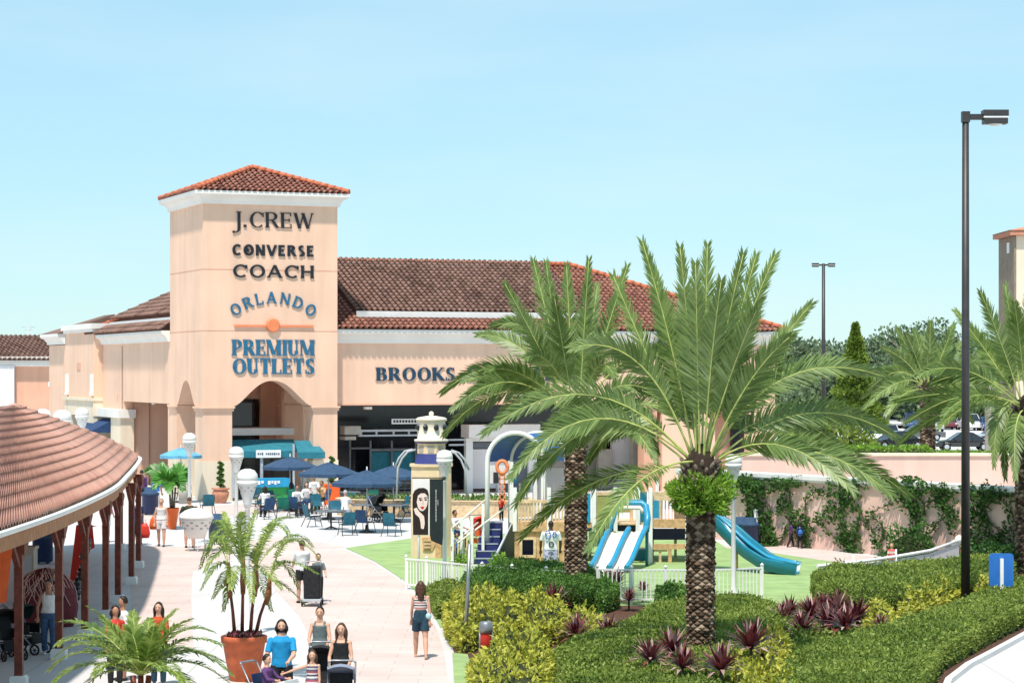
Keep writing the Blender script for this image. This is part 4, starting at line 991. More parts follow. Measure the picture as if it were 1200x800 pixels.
# nearest palm
D1 = 49.6; b1 = (X(821,D1), D1)
sp1 = [ # tip px,py, control px,py, depth offset
 (753,284, 800,440, .4),(797,291,812,430,-.6),(829,288,826,420,.9),(871,298,838,430,-.5),(908,300,850,430,.6),(886,300,846,440,1.4),(768,320,792,440,1.5),
 (950,357,870,450,.4),(1036,441,905,395,.5),(1050,512,940,440,1.2),(1045,580,950,490,-.3),(1000,575,905,480,-1.6),(980,520,900,450,1.8),
 (719,324,780,470,1.4),(670,408,760,380,-.8),(566,508,700,400,-.4),(598,560,690,430,-1.0),(604,590,700,430,.2),(640,500,720,430,2.2),
 (845,330,832,420,-1.2),(800,350,812,430,2.0),(930,430,880,450,2.4),(690,540,740,450,2.8),(925,395,870,440,-1.2),
 (860,330,840,440,1.8),(815,310,818,430,-1.0)]
date_palm('nearest big date palm with a green fern collar under its crown', b1, Z(545,D1), sp1, 5, 4.3, D1, 11, .275, .30, ll=.54, nn=96, wd=.036)
# epiphyte collar
random.seed(3); n_ = 5200; zc = Z(581,D1)
u = RNG.normal(0,1,(n_,3)); u /= np.linalg.norm(u,axis=1)[:,None]; rad = RNG.uniform(.72,1,n_)[:,None]; u[:,2] = np.where(u[:,2]<-.55, -.55, u[:,2])
lob = (1+.16*np.sin(u[:,0]*7+u[:,2]*5)+.12*np.sin(u[:,1]*9-u[:,2]*6))[:,None]
P = u*rad*lob*np.array([.64,.64,.58]); fr_ = T('fern_collar', 'bright green fern clump growing around the big palm trunk below its crown', 'fern', (b1[0], b1[1], zc))
P2 = P[(np.hypot(P[:,0],P[:,1])>.22)]; leaves('foliage', P2, P2/np.linalg.norm(P2,axis=1)[:,None]+np.array([0,0,.5]), .13, M['leafbright'], fr_, wr=.32, spread=.5)
m = MB(); m.ell((0,0,0),(.42,.42,.42),14,10); m.build('root_mass', M['coreshade'], fr_)
# second palm
D2 = 63; b2 = (X(675,D2), D2)
sp2 = [(640,308,655,420,.3),(664,312,668,400,1),(690,305,682,420,-.4),(735,312,700,420,.6),(625,305,648,400,1.6),(592,333,640,420,-.6),(577,382,640,360,.4),(560,392,620,390,1.8),(518,460,600,390,.2),(530,480,600,410,-1.6),(520,510,590,420,1.4),
 (790,420,735,390,-.8),(790,480,735,420,1.2),(770,530,735,430,.2),(700,335,688,430,2),(615,420,645,400,-2.2),(650,350,662,420,-1.6),(720,440,700,400,-2.4),(545,470,610,400,1.0),(580,500,620,430,2.4)]
date_palm('middle date palm standing left of and behind the nearest palm', b2, Z(487,D2), sp2, 5, 3.8, D2, 12, .29, .28, ll=.52, nn=84, wd=.038)
# right-edge palm
D3 = 73; b3 = (X(1203,D3), D3)
sp3 = [(1178,335,1192,420,.3),(1149,342,1178,410,-.6),(1140,385,1175,430,1.2),(1090,450,1150,420,.4),(1062,495,1140,440,.2),(1075,440,1130,410,-1.4),(1050,470,1130,450,1.2),(1165,545,1165,450,-.8),(1190,560,1185,480,-1.8),(1100,500,1150,450,-1.8),(1120,365,1165,420,.8),(1240,340,1215,420,0),(1270,400,1240,430,1),(1300,480,1250,430,-1),(1205,330,1204,430,1.4),(1178,560,1172,470,.3)]
date_palm('date palm cut by the right edge of the view, behind the blue sign', b3, Z(478,D3), sp3, 9, 4.0, D3, 13, .34, .32, ll=.54, nn=80, wd=.040)
# palm by the car park
D4 = 112; b4 = (X(1087,D4), D4)
sp4 = [(1050,384,1072,420,.4),(1072,388,1082,420,1),(1090,378,1090,420,-.5),(1118,380,1102,420,.4),(1035,408,1068,420,-.6),(1020,455,1060,415,.3),(1012,478,1060,430,-1),(1040,490,1065,445,1.4),(1130,400,1108,420,1.2),(1160,430,1120,420,.3),(1165,470,1125,430,-1),(1140,495,1110,440,.8),(1015,440,1055,425,1.8)]
date_palm('smaller date palm beyond the upper pink wall by the parked cars', b4, Z(455,D4), sp4, 12, 3.0, D4, 14, .36, .34, ll=.55, nn=56, wd=.06)
D5 = 128; b5 = (X(1160,D5), D5)
root = T('palm_trunk_tree', 'pale grey palm trunk standing among the parked cars at right', 'palm tree', (b5[0], b5[1], 0))
MB().tube([(0,0,0),(.05,0,3),(0,0,5.4)],[.36,.30,.3],12).build('trunk', M['khaki'], root)
for i in range(22):
    az = i*2.4; el = R(random.choice((10,35,60))); d = Vector((math.cos(az)*math.cos(el), math.sin(az)*math.cos(el), math.sin(el))); b_ = Vector((0,0,5.3))
    frond(b_, b_+d*1.6, b_+d*2.6+Vector((0,0,-.9*math.cos(el))), 'frond', M['frond'], root, n=26, ll=.45, wd=.06)
# ---- potted palms
def planter(root, r, h, mt, name='pot', sq=False):
    m = MB()
    if sq: m.box((0,0,h/2),(r*2,r*2,h)); m.box((0,0,h-.04),(r*2.1,r*2.1,.08))
    else: m.lathe([(r*.62,0),(r*.80,h*.45),(r*.93,h*.84),(r*1.0,h*.85),(r*1.02,h*.98),(r*.98,h),(r*.90,h),(r*.88,h*.9),(0.001,h*.9)], n=28)
    o = m.build(name, mt, root)
    s = MB(); s.lathe([(r*.88,h*.9),(r*.5,h*.96),(.001,h*.97)], n=16); s.build('soil', M['soil'], o)
    return o
D = 48; g = (X(286,D), D)
pl = T('planter_pot', 'large terracotta pot holding the feathery palm, centre left foreground', 'pot', (*g, 0)); planter(pl, .46, .90, M['terra'])
pp = T('potted_palm', 'feathery multi-stem palm growing in the large terracotta pot', 'palm', (*g, .82))
random.seed(21)
stems = [(-.18,.0,1.15,-.12),(-.05,.1,1.25,.02),(.12,-.05,1.2,.12),(.2,.12,.95,.28)]
for sx_, sy_, sh, lean in stems:
    m = MB(); m.tube([(sx_,sy_,0),(sx_+lean*.4,sy_,sh*.5),(sx_+lean,sy_,sh)],[.042,.032,.026],8); s_ = m.build('stem', M['woodpost'], pp)
    f = MB(); f.tube([(sx_+lean*.8,sy_,sh*.72),(sx_+lean,sy_,sh*.95),(sx_+lean*1.1,sy_,sh*1.35)],[.045,.065,.03],8); f.build('leaf_sheath', M['fibre'], s_)
zt_ = .82
def pf_(tx, ty, cx, cy, dy, stem):
    sx_, sy_, sh, lean = stems[stem]; b_ = Vector((sx_+lean, sy_, sh*1.15)); o3 = Vector((*g, .82))
    frond(b_, at(cx,cy,D+dy*.5)-o3, at(tx,ty,D+dy)-o3, 'frond', M['frondpot'], pp, n=30, ll=.25, wd=.034, bare=.22, vee=.35, droop=.8, rr=(.013,.004), a0=70, a1=34)
for a in ((243,652,262,600,.3,0),(236,690,262,640,-.5,0),(262,600,270,620,1,0),(252,612,262,600,.8,1),(300,598,285,640,.5,1),(345,606,310,600,.9,2),(362,632,320,625,.2,2),(372,672,325,640,-.6,3),(358,708,320,670,.5,3),(250,700,272,660,.9,0),(240,670,262,620,-1.0,1),(330,690,300,650,-1.1,2),(296,705,290,650,-1.4,1),(270,690,275,650,-1.3,0),(320,620,298,640,1.3,2),(280,612,280,650,-1.0,1),(305,640,295,650,-.9,2),(235,665,255,600,.8,0),(246,640,262,590,-.9,1),(375,655,330,600,-.3,3),(350,690,325,630,1.0,3),(262,715,276,665,.7,0),(338,625,318,590,-1.1,2),(285,600,280,600,-1.2,1),(318,715,300,660,1.2,2),(366,640,335,600,1.2,3)): pf_(*a)
for i in range(7):
    a = i*.9; x_, y_ = .26*math.cos(a), .26*math.sin(a)
    P = RNG.normal(0,.05,(60,3))+np.array([x_,y_,.06]); 
rs_ = RNG.uniform(0, 6.28, 700); rr_ = RNG.uniform(.12,.38,700)
lf = leaves('foliage', np.stack([np.cos(rs_)*rr_, np.sin(rs_)*rr_, RNG.uniform(.02,.16,700)],axis=1), np.tile([0,0,1.],(700,1)), .09, M['spiky'], None, (g[0],g[1],.80)); tag(lf, 'reddish bedding plants around the stems in the large terracotta pot', 'plants')
# foreground palm clump
D = 42; g = (X(165,D), D); pl = T('planter_pot', 'terracotta pot under the nearest lower-left palm, cut by the frame bottom', 'pot', (*g, 0)); planter(pl, .42, .42, M['terra'])
pp = T('potted_palm', 'nearest lower-left feathery palm spreading wide over the frame bottom', 'palm', (*g, .36)); o3 = Vector((*g, .36))
random.seed(22)
for i in range(3): MB().tube([(.1*(i-1),0,0),(.14*(i-1),0,.5)],[.06,.05],8).build('stem', M['woodpost'], pp)
for tx,ty,cx,cy,dy in ((64,770,105,730,.2),(62,800,100,760,-.8),(70,728,115,720,.8),(120,722,140,745,1.0),(105,712,135,730,-.3),(155,718,160,750,.6),(205,715,180,740,.3),(250,740,205,720,.2),(272,790,215,735,-.4),(235,765,200,745,1.1),(262,775,215,745,.9),(180,735,175,760,-1.2),(110,790,135,760,-1.4),(215,800,190,760,-1.5),(90,815,125,770,.6),(145,775,155,770,-1.6),(240,820,205,770,-.6),(130,740,148,760,1.5),(195,755,180,760,1.6),(58,785,95,740,.9),(85,745,115,735,1.3),(258,755,210,730,-.8),(225,725,190,735,-.9),(150,735,160,745,.2),(175,725,172,745,1.0),(280,810,220,750,.9),(68,755,100,728,-1.2),(115,770,140,760,-1.9),(190,785,178,765,-2.0),(210,775,190,755,1.8)):
    frond(Vector((0,0,.5)), at(cx,cy,D+dy*.5)-o3, at(tx,ty,D+dy)-o3, 'frond', M['frondpot'], pp, n=36, ll=.33, wd=.046, bare=.12, vee=.3, droop=.5, rr=(.018,.006), a0=62, a1=30)
# fan-leaved palm in orange planter
D = 94; g = (X(202,D), D); pl = T('planter_pot', 'flared bright orange planter behind the woman in the white dress', 'pot', (*g, 0))
m = MB(); m.lathe([(.16,0),(.18,.02),(.34,.82),(.30,.84),(.27,.78),(.001,.78)], n=4, ph=math.pi/4, sm=False); m.build('pot', M['orange'], pl)
pp = T('potted_palm', 'glossy broad-leaved palm in the flared orange planter', 'palm', (*g, .75)); o3 = Vector((*g, .75))
for i in range(3): MB().tube([(.06*(i-1),0,0),(.12*(i-1),0,.9)],[.045,.035],8).build('stem', M['bark'], pp)
for tx,ty,cx,cy,dy in ((174,552,188,545,.2),(218,556,208,545,.1),(182,570,190,550,-.6),(214,572,206,552,-.5),(190,545,195,560,.8),(208,546,202,560,.9),(180,560,190,555,1),(198,575,198,555,-1.0),(216,563,207,553,.9)):
    frond(Vector((0,0,.85)), at(cx,cy,D+dy*.5)-o3, at(tx,ty,D+dy)-o3, 'frond', M['frondfan'], pp, n=26, ll=.5, wd=.13, twist=.6, bare=.1, vee=.2, droop=.3, rr=(.02,.008))
# spiral topiaries
def topiary(loc, hp, rp, ht, label, mt, sq=False, tl=''):
    pl = T('planter_pot', label, 'pot', (loc[0], loc[1], 0))
    if sq: planter(pl, rp, hp, mt, sq=True)
    else:
        m = MB(); m.lathe([(rp*.6,0),(rp*.95,hp*.45),(rp*1.02,hp*.7),(rp*.78,hp*.86),(rp*1.05,hp*.9),(rp*1.05,hp),(rp*.85,hp),(.001,hp*.9)], n=24); o = m.build('pot', mt, pl)
    t = T('spiral_topiary', tl, 'topiary', (loc[0], loc[1], hp*.95))
    MB().tube([(0,0,0),(0,0,ht*.95)],[.04,.02],8).build('stem', M['bark'], t)
    n_ = 2600; k = RNG.uniform(0,1,n_); a = k*2*math.pi*4.5; r = .20*(1-.35*k)
    c = np.stack([np.cos(a)*r*.45, np.sin(a)*r*.45, .1+k*(ht-.1)],axis=1); u = RNG.normal(0,1,(n_,3)); u /= np.linalg.norm(u,axis=1)[:,None]
    leaves('foliage', c+u*(r*.62)[:,None]*np.array([1,1,.55]), u, .07, M['leafdark'], t)
topiary((X(258.5,112.5),112.5), .72, .40, 1.25, 'pale terracotta urn with spiral topiary against the left tower pillar', M['terra2'], tl='dark spiral topiary in the urn against the left tower pillar')
topiary((X(389,111.5),111.5), .95, .36, 1.3, 'square orange planter with topiary behind the cafe umbrellas', M['orange'], True, tl='dark spiral topiary in the square orange planter behind the umbrellas')
# ================================================================== beds
g_ = lambda pts: [G(*p)[:2] for p in pts]
hedge('clipped_shrub_mass', 'dense dark green rounded shrub mass around the middle palm base', 'hedge', g_([(540,712),(545,700),(575,692),(640,690),(672,693),(705,698),(708,712),(690,722),(640,720),(600,726),(560,726),(542,722)]), .86, M['leafdark'], .075, 620, .55, bump=.10, seed=1)
hedge('low_shrubs', 'soft mid green low shrubs at the left end of the white fence', 'shrub', g_([(497,703),(520,700),(545,702),(545,718),(512,726),(504,716)]), .50, M['leafmid'], .08, 500, .35, bump=.12, seed=2)
hedge('clipped_shrub_mass', 'small dark shrub clump right of the middle palm trunk', 'hedge', g_([(694,700),(722,702),(726,716),(704,724),(692,716)]), .75, M['leafdark'], .07, 600, .4, bump=.1, seed=3)
hedge('low_shrubs', 'dark leafy shrubs against the straight white picket fence', 'shrub', g_([(770,708),(812,710),(812,722),(790,726),(768,722)]), .62, M['leafdark'], .10, 420, .3, bump=.14, seed=5)
hedge('ground_cover_shrub', 'broad olive-green low shrub mass around the nearest palm', 'hedge', g_([(640,790),(672,768),(735,748),(760,728),(800,722),(880,716),(915,728),(925,745),(900,770),(860,790),(850,850),(700,850),(650,830)]), .52, M['leafmid'], .075, 520, .45, bump=.06, seed=6)
hedge('ground_cover_shrub', 'olive-green clipped block hedge in front of the white curved barrier', 'hedge', g_([(950,704),(960,697),(1040,694),(1125,686),(1180,680),(1190,690),(1130,712),(1075,728),(1000,733),(958,722)]), .88, M['leafmid'], .08, 520, .5, bump=.06, seed=7)
hedge('low_shrubs', 'low olive shrubs filling the ground under the burgundy spiky cluster', 'shrub', g_([(893,735),(905,722),(960,720),(1010,728),(1050,742),(1030,765),(960,785),(925,790),(905,765)]), .22, M['leafmid'], .09, 300, .3, bump=.12, seed=9)
hedge('long_clipped_hedge', 'long clipped green hedge along the right sidewalk', 'hedge', g_([(905,850),(925,800),(960,788),(1040,762),(1110,738),(1175,708),(1240,690),(1290,700),(1220,728),(1165,755),(1105,790),(1080,830),(1070,850)]), .72, M['leafmid'], .075, 540, .40, bump=.05, seed=8)
for i, (pts, h, lb) in enumerate((
 ([(520,735),(545,725),(590,728),(618,738),(612,758),(582,764),(574,760),(562,760),(554,768),(540,768),(524,755)], .72, 'yellow-green croton bush behind the slim grey pole'),
 ([(600,732),(640,728),(662,734),(668,750),(640,762),(612,758)], .66, 'yellow-green croton bush left of the middle palm trunk'),
 ([(566,796),(590,782),(604,770),(640,778),(648,810),(640,850),(555,850),(548,815)], .70, 'nearest large yellow croton bush at the frame bottom, left of the olive shrubs'),
 ([(655,742),(690,738),(715,744),(710,758),(680,764),(655,760)], .42, 'low yellow croton strip between the burgundy spiky plants and palm'),
 ([(1010,738),(1040,730),(1052,744),(1040,758),(1015,758)], .55, 'round yellow-green bush beside the burgundy spiky cluster'),
 ([(1052,728),(1085,716),(1130,706),(1128,716),(1085,732),(1060,742)], .62, 'yellow-green bush row left of the tall pole base'),
 ([(1140,706),(1165,700),(1168,708),(1145,716)], .60, 'yellow-green bush right of the tall pole, near the blue sign'),
 ([(880,768),(915,760),(930,772),(915,790),(885,790)], .42, 'yellow-green bush between the two olive hedges'),
 ([(850,795),(890,790),(960,810),(960,850),(850,850)], .40, 'yellow-green ground bushes at the frame bottom under the spiky plants'))):
    hedge('croton_bush', lb, 'shrub', g_(pts), h, M['leafyel'], .13, 230, .38, bump=.38, seed=20+i, group='yellow croton bushes', bf=7.5, wr=.42)
# burgundy spiky plants
def cordyline(loc, s, label, st=.15, n=60):
    r = T('cordyline_plant', label, 'plant', (loc[0], loc[1], 0), random.uniform(0,6), 'burgundy spiky plants')
    MB().tube([(0,0,0),(0,0,st+.1)],[.03,.025],6).build('stem', M['bark'], r)
    V = []; Q = []
    for i in range(n):
        az = i*2.4+random.uniform(-.2,.2); el = R(4+74*(i/n)**1.1+random.uniform(-8,8)); L_ = s*random.uniform(.8,1.1)
        d = Vector((math.cos(az)*math.cos(el), math.sin(az)*math.cos(el), math.sin(el))); sd = Vector((-math.sin(az), math.cos(az), 0))
        b = Vector((0,0,st)); p1 = b+d*L_*.55; p2 = b+d*L_+Vector((0,0,-.18*L_*math.cos(el))); w_ = .032*s/.5; o = len(V)
        V += [b-sd*w_*.4, b+sd*w_*.4, p1-sd*w_, p1+sd*w_, p2]
        Q += [(o,o+1,o+3,o+2),(o+2,o+3,o+4)]
    me = bpy.data.meshes.new('foliage'); me.from_pydata([tuple(v) for v in V], [], Q); me.materials.append(M['spiky']); o = bpy.data.objects.new('foliage', me); COL.objects.link(o); o.parent = r
    return r
random.seed(31)
for px, py, s, st, lb in ((720,704,.55,.35,'tall spiky burgundy plant against the fence, right of the middle palm'),(737,718,.35,.30,'small thin spiky plant with a stem on the mulch, mid bed'),(753,706,.3,.3,'small dark spiky plant against the straight fence'),
  (648,722,.55,.25,'spiky purple plant just left of the middle palm trunk'),(675,762,.50,.12,'left one of the two burgundy spiky plants below the middle palm'),(713,762,.50,.12,'right one of the two burgundy spiky plants below the middle palm'),
  (787,800,.50,.45,'burgundy spiky plant just left of the nearest palm base'),(762,812,.46,.45,'spiky plant at the frame bottom, leftmost by the nearest palm'),(800,822,.46,.45,'spiky plant at the bottom in front of the nearest palm'),
  (845,822,.55,.4,'spiky plant at the bottom just right of the nearest palm'),(880,800,.60,.5,'large white-striped spiky plant right of the nearest palm base'),
  (915,742,.48,.2,'leftmost plant of the burgundy spiky cluster right of the fence'),(940,752,.5,.2,'front plant of the burgundy spiky cluster, low left'),(950,738,.5,.3,'rear left plant of the burgundy spiky cluster'),
  (972,748,.58,.25,'front centre plant of the burgundy spiky cluster'),(982,732,.5,.35,'reddest rear plant of the burgundy spiky cluster'),(1003,745,.58,.3,'rightmost plant of the burgundy spiky cluster'),(1032,760,.3,.3,'small reddish plant in front of the round yellow bush'),
  (925,733,.46,.25,'rear plant of the burgundy spiky cluster at its left, nearest the fence end'),(990,757,.5,.25,'front right low plant of the burgundy spiky cluster'),
  (965,728,.42,.3,'rear centre plant of the burgundy spiky cluster')):
    p = G(px, py); cordyline(p, s*1.22, lb, st+(.18 if py > 780 or 755 < py < 765 else .02))
# small light shrubs by the stairs
for px, py, h, lb in ((540,662,.5,'small leafy bush in front of the blue playground stairs, left one'),(583,664,.55,'small leafy bush in front of the blue playground stairs, right one')):
    p = G(px, py); r = T('small_bush', lb, 'shrub', (p.x, p.y, 0)); n_ = 260; u = RNG.normal(0,1,(n_,3)); u[:,2] = np.abs(u[:,2]); u /= np.linalg.norm(u,axis=1)[:,None]
    leaves('foliage', u*RNG.uniform(.3,1,n_)[:,None]*np.array([.35,.35,h]), u, .13, M['leafbright'], r, wr=.4); MB().tube([(0,0,0),(0,0,.3)],.02,5).build('stem', M['bark'], r)
# ================================================================== vines on the retaining wall
def wallp(px, py): # wall-local (along, z)
    u_ = (px-600)/F; s_ = (wa.x-u_*wa.y)/(u_*wd.y-wd.x); y_ = wa.y+wd.y*s_; return s_, Z(py, y_)
def vine(label, stems, clumps, dens=1.0):
    s0, z0 = wallp(*stems[0][0]); r = T('climbing_vine', label, 'vine', (wa.x+wd.x*s0, wa.y+wd.y*s0, 0), wz, 'vines climbing the retaining wall')
    m = MB(); P = []
    for st in stems:
        q = [wallp(*p) for p in st]; pts = []
        for a, b in zip(q[:-1], q[1:]):
            for k in range(7):
                t = k/7; pts.append((a[0]-s0+(b[0]-a[0])*t+random.uniform(-.07,.07), -.05-random.uniform(0,.04), a[1]+(b[1]-a[1])*t+random.uniform(-.05,.05)))
        pts.append((q[-1][0]-s0, -.05, q[-1][1])); m.tube(pts, [.035-.022*i/len(pts) for i in range(len(pts))], 5)
        for p in pts:
            k = int(11*dens*random.random()**.5); P += [(p[0]+random.gauss(0,.11), p[1]-abs(random.gauss(0,.06)), p[2]+random.gauss(0,.10)) for _ in range(k)]
    m.build('stems', M['bark'], r)
    for px, py, rx, rz, n_ in clumps:
        a, z = wallp(px, py); n_ = int(n_*dens*.95); 
        th = RNG.uniform(0, 6.28, n_); rr = np.sqrt(RNG.uniform(0,1,n_))*(1+.25*np.sin(th*3+px)+.15*np.sin(th*7))
        for x_, y_, z_ in zip(rr*np.cos(th)*rx, RNG.uniform(0,1,n_), rr*np.sin(th)*rz):
            zz = max(.03, z+z_); 
            if zz < 3.1: P.append((a-s0+x_, -.08-y_*min(.4, rx*.35)*(1-.8*min(1,(x_/rx)**2)), zz))
    P = np.array(P); leaves('foliage', P, np.tile([0,-.8,.35],(len(P),1)), .13, M['leafivy'], r, wr=.62, spread=.55)
random.seed(41)
vine('dense vine curtain at the left end of the pink wall', [[(880,636),(878,600),(872,565)],[(900,640),(905,600),(890,562)],[(915,640),(930,600),(925,566),(940,560)],[(905,636),(935,615),(945,640)]],
     [(872,566,1.0,.30,330),(893,570,1.2,.36,520),(925,566,.9,.2,260),(888,600,.55,.9,650),(902,622,.5,.6,420),(920,590,.35,.45,190),(936,612,.45,.5,260),(948,625,.4,.5,240),(880,625,.5,.5,300)])
vine('looping vine with sparse leaves in the middle left of the wall', [[(1000,645),(985,610),(1000,575),(1010,563)],[(990,640),(960,610),(975,590)],[(1000,645),(1010,600),(985,580)],[(945,620),(946,585),(960,575),(975,580)],[(1030,640),(1040,620),(1020,600),(1048,590),(1045,570)],[(1010,600),(1025,625),(1035,645)]],
     [(988,570,.8,.28,240),(998,585,.6,.4,260),(980,600,.4,.3,130),(965,607,.4,.2,80),(990,622,.35,.5,200),(1003,632,.5,.55,300),(1010,566,.5,.2,90)], .9)
vine('vine with a thick vertical trunk of leaves, right of centre on the wall', [[(1075,650),(1075,610),(1070,570),(1068,560)],[(1070,600),(1050,577),(1040,575)],[(1075,640),(1095,620),(1110,600),(1105,570)],[(1075,610),(1095,585),(1120,575)],[(1125,610),(1095,580)],[(1080,630),(1050,620)]],
     [(1072,580,.55,.5,380),(1076,605,.35,.5,240),(1100,572,.9,.22,300),(1112,590,.5,.4,190),(1055,576,.7,.12,120),(1118,612,.35,.3,110),(1068,562,.5,.15,80)], .9)
vine('vine spreading in arcs near the right end of the wall', [[(1165,660),(1160,620),(1150,585),(1160,566)],[(1150,655),(1170,630),(1185,650)],[(1145,600),(1170,620),(1195,655)],[(1190,655),(1192,610),(1182,590)],[(1150,590),(1175,575),(1195,585)]],
     [(1160,580,.8,.25,280),(1150,600,.45,.5,260),(1175,578,.6,.2,150),(1152,635,.8,.6,520),(1185,630,.45,.5,200),(1146,650,.9,.4,400),(1140,572,.6,.18,120)], .95)
for px, py, rx, h, lb in ((1067,658,1.05,1.15,'round dark bush at the foot of the vine wall behind the playground'),(893,640,.5,.7,'small dark bush at the left foot of the vine wall'),(1150,668,1.3,.8,'wide leafy bush at the wall foot behind the tall pole'),(1180,672,1.0,.9,'leafy bush at the wall foot behind the blue sign')):
    p = G(px, py); r = T('wall_foot_bush', lb, 'shrub', (p.x, p.y, 0)); n_ = int(1500*rx); u = RNG.normal(0,1,(n_,3)); u[:,2] = np.abs(u[:,2]); u /= np.linalg.norm(u,axis=1)[:,None]
    lob = (1+.14*np.sin(u[:,0]*8+px)+.12*np.sin(u[:,2]*9+u[:,1]*5))[:,None]
    leaves('foliage', u*RNG.uniform(.6,1,n_)[:,None]**.5*lob*np.array([rx,rx*.6,h]), u+np.array([0,0,.3]), .13, M['leafivy'], r, wr=.5); MB().ell((0,0,h*.3),(rx*.7,rx*.4,h*.45)).build('shade_core', M['coreshade'], r)  # dark ellipsoid stands for the shade inside the bush
# ================================================================== far trees
def tree(label, loc, h, rx, mt, n=3400, leaf=.5, group='trees beyond the car park', cone=False):
    r = T('broadleaf_tree' if not cone else 'conifer_tree', label, 'tree', (loc[0], loc[1], 0), random.uniform(0,6), group if not cone else None)
    m = MB(); m.tube([(0,0,0),(.1,0,h*.4),(0,.1,h*.7)],[h*.03,h*.022,h*.008],8)
    if not cone:
        for i in range(5): a = i*1.3; m.tube([(0,0,h*(.25+.06*i)),(rx*.6*math.cos(a),rx*.6*math.sin(a),h*(.5+.05*i))],[h*.012,h*.004],5)
    m.build('trunk', M['bark'], r)
    P = []; Nn = []
    if cone:
        k = RNG.uniform(0,1,n); a = RNG.uniform(0,6.28,n); rad = rx*(1-k)*(.88+.12*np.sin(k*40))*RNG.uniform(.6,1,n)+.05
        P = np.stack([np.cos(a)*rad, np.sin(a)*rad, h*.08+k*h*.94],axis=1); Nn = np.stack([np.cos(a),np.sin(a),np.full(n,.6)],axis=1)
    else:
        cl = []
        for i in range(18):
            a = random.uniform(0,6.28); q = random.random()**.6; cl.append((rx*.72*q*math.cos(a), rx*.72*q*math.sin(a), h*(.12+.72*random.random()*(1-.4*q)), rx*random.uniform(.32,.5)))
        for cx, cy, cz, cr in cl:
            k = n//18; u = RNG.normal(0,1,(k,3)); u /= np.linalg.norm(u,axis=1)[:,None]; rad = cr*RNG.uniform(.6,1.08,k)[:,None]
            P.append(np.array([cx,cy,cz])+u*rad*np.array([1,1,.75])); Nn.append(u+np.array([0,0,.25]))
        P = np.concatenate(P); Nn = np.concatenate(Nn)
    leaves('crown', P, Nn, leaf, mt, r, wr=.75, spread=.5)
    return r
random.seed(51)
spec = [(918,330,12.0,5.0),(934,318,12.6,5.0),(951,325,12.2,5),(970,318,12.4,5.5),(985,330,11.2,5),(1022,320,12.0,5),(1040,330,12.8,5.5),(1052,300,13.3,5.5),(1070,292,13.2,6),(1090,300,13.4,6),(1108,305,12.6,6),(1128,298,12.5,5.5),(1150,312,12.4,5.5),(1172,305,12.5,6),(1195,310,12,6),(905,320,11,5),(960,290,7.5,4),(1010,300,10,5),(940,290,8,4.5),(1080,270,8,5),(1115,270,8,5),(1150,272,8,5),(1185,275,8,5),(1030,285,8.5,4.5)]
spec += [(925+i*21, 262+(i%3)*6, 5.5+(i%4)*.8, 3.6) for i in range(14)]
nm = ['leftmost','second from the left','third from the left']
for i, (px, D, h, rx) in enumerate(spec):
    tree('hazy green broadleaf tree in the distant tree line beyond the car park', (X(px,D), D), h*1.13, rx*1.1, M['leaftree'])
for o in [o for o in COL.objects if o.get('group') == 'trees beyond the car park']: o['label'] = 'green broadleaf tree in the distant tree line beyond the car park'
tree('pointed yellow-green conifer standing in front of the far tree line', (X(1002.5,225), 225), Z(382,225), 3.4, M['leafcon'], 7000, .42, cone=True)
for px, D, h, rx, lb in ((975,150,4.4,3.0,'bushy green tree at the left end of the car park behind the palm fronds'),(940,160,4.0,2.5,'shorter bushy tree between the store end and the car park')):
    tree(lb, (X(px,D), D), h, rx, M['leafmid'], 2400, .3, 'car park trees')
# ================================================================== cafe kiosk, umbrellas, tables, chairs
K = T('cafe_kiosk', 'cafe kiosk with two teal awnings standing in the tower arch', 'kiosk', (XA, YA, 0), TH)
def awn(m, pxa, pxb, pya, pyb, t, dep, pxc=None, pxd=None):
    a, b = Wp(pxa, t), Wp(pxb, t); c, d = Wp(pxc or pxa, t-dep), Wp(pxd or pxb, t-dep); za, zb = Zb(pya, a, t), Zb(pyb, c, t-dep)
    m.add([(a,t,za),(b,t,za),(d,t-dep,zb),(c,t-dep,zb),(a,t,zb),(b,t,zb)], [(0,3,2,1),(0,4,3),(1,2,5)])
    m.add([(c,t-dep-.01,zb),(d,t-dep-.01,zb),(d,t-dep-.01,zb-.30),(c,t-dep-.01,zb-.30)], [(0,1,2,3)])
m = MB(); awn(m, 272, 344, 515, 529, 1.6, 1.6, 270, 346); m.build('awning', M['teal'], K)
m = MB(); awn(m, 345, 368, 516, 530, .6, 1.2, 349, 381); m.build('awning', M['teal'], K)
def lbx(m, pxa, pxb, pya, pyb, t, dep=.3): bx(m, pxa, pxb, pya, pyb, t, dep)
m = MB(); lbx(m, 272, 275, 530, 583, -.1, .1); m.build('post', M['grey'], K)
m = MB(); lbx(m, 305, 308, 530, 583, .0, .1); m.build('post', M['grey'], K)
m = MB(); lbx(m, 343, 345, 520, 583, -.2, .1); m.build('post', M['grey'], K)
m = MB(); lbx(m, 274, 343, 533, 584, 1.8, .15); m.build('dark_counter_back', M['dark'], K)
m = MB(); lbx(m, 354, 367, 553, 584, 1.2, .4); m.build('white_panel', M['lav'], K)
m = MB(); lbx(m, 300, 329, 527, 536, -.12, .06); sg = m.build('sign_panel', M['white'], K)
m = MB(); random.seed(61)
for i in range(11):
    a = 302+i*2.4
    if i in (3,): continue
    h_ = random.choice((1.6, 2.2, 2.8)); lbx(m, a, a+1.5, 531.5-h_/2, 531.5+h_/2, -.156, .01)
m.build('sign_writing', M['letter'], sg)
CT = T('ice_cream_counter', 'green serving cart with a blue panel of white writing under the teal awning', 'food cart', (XA, YA, 0), TH)
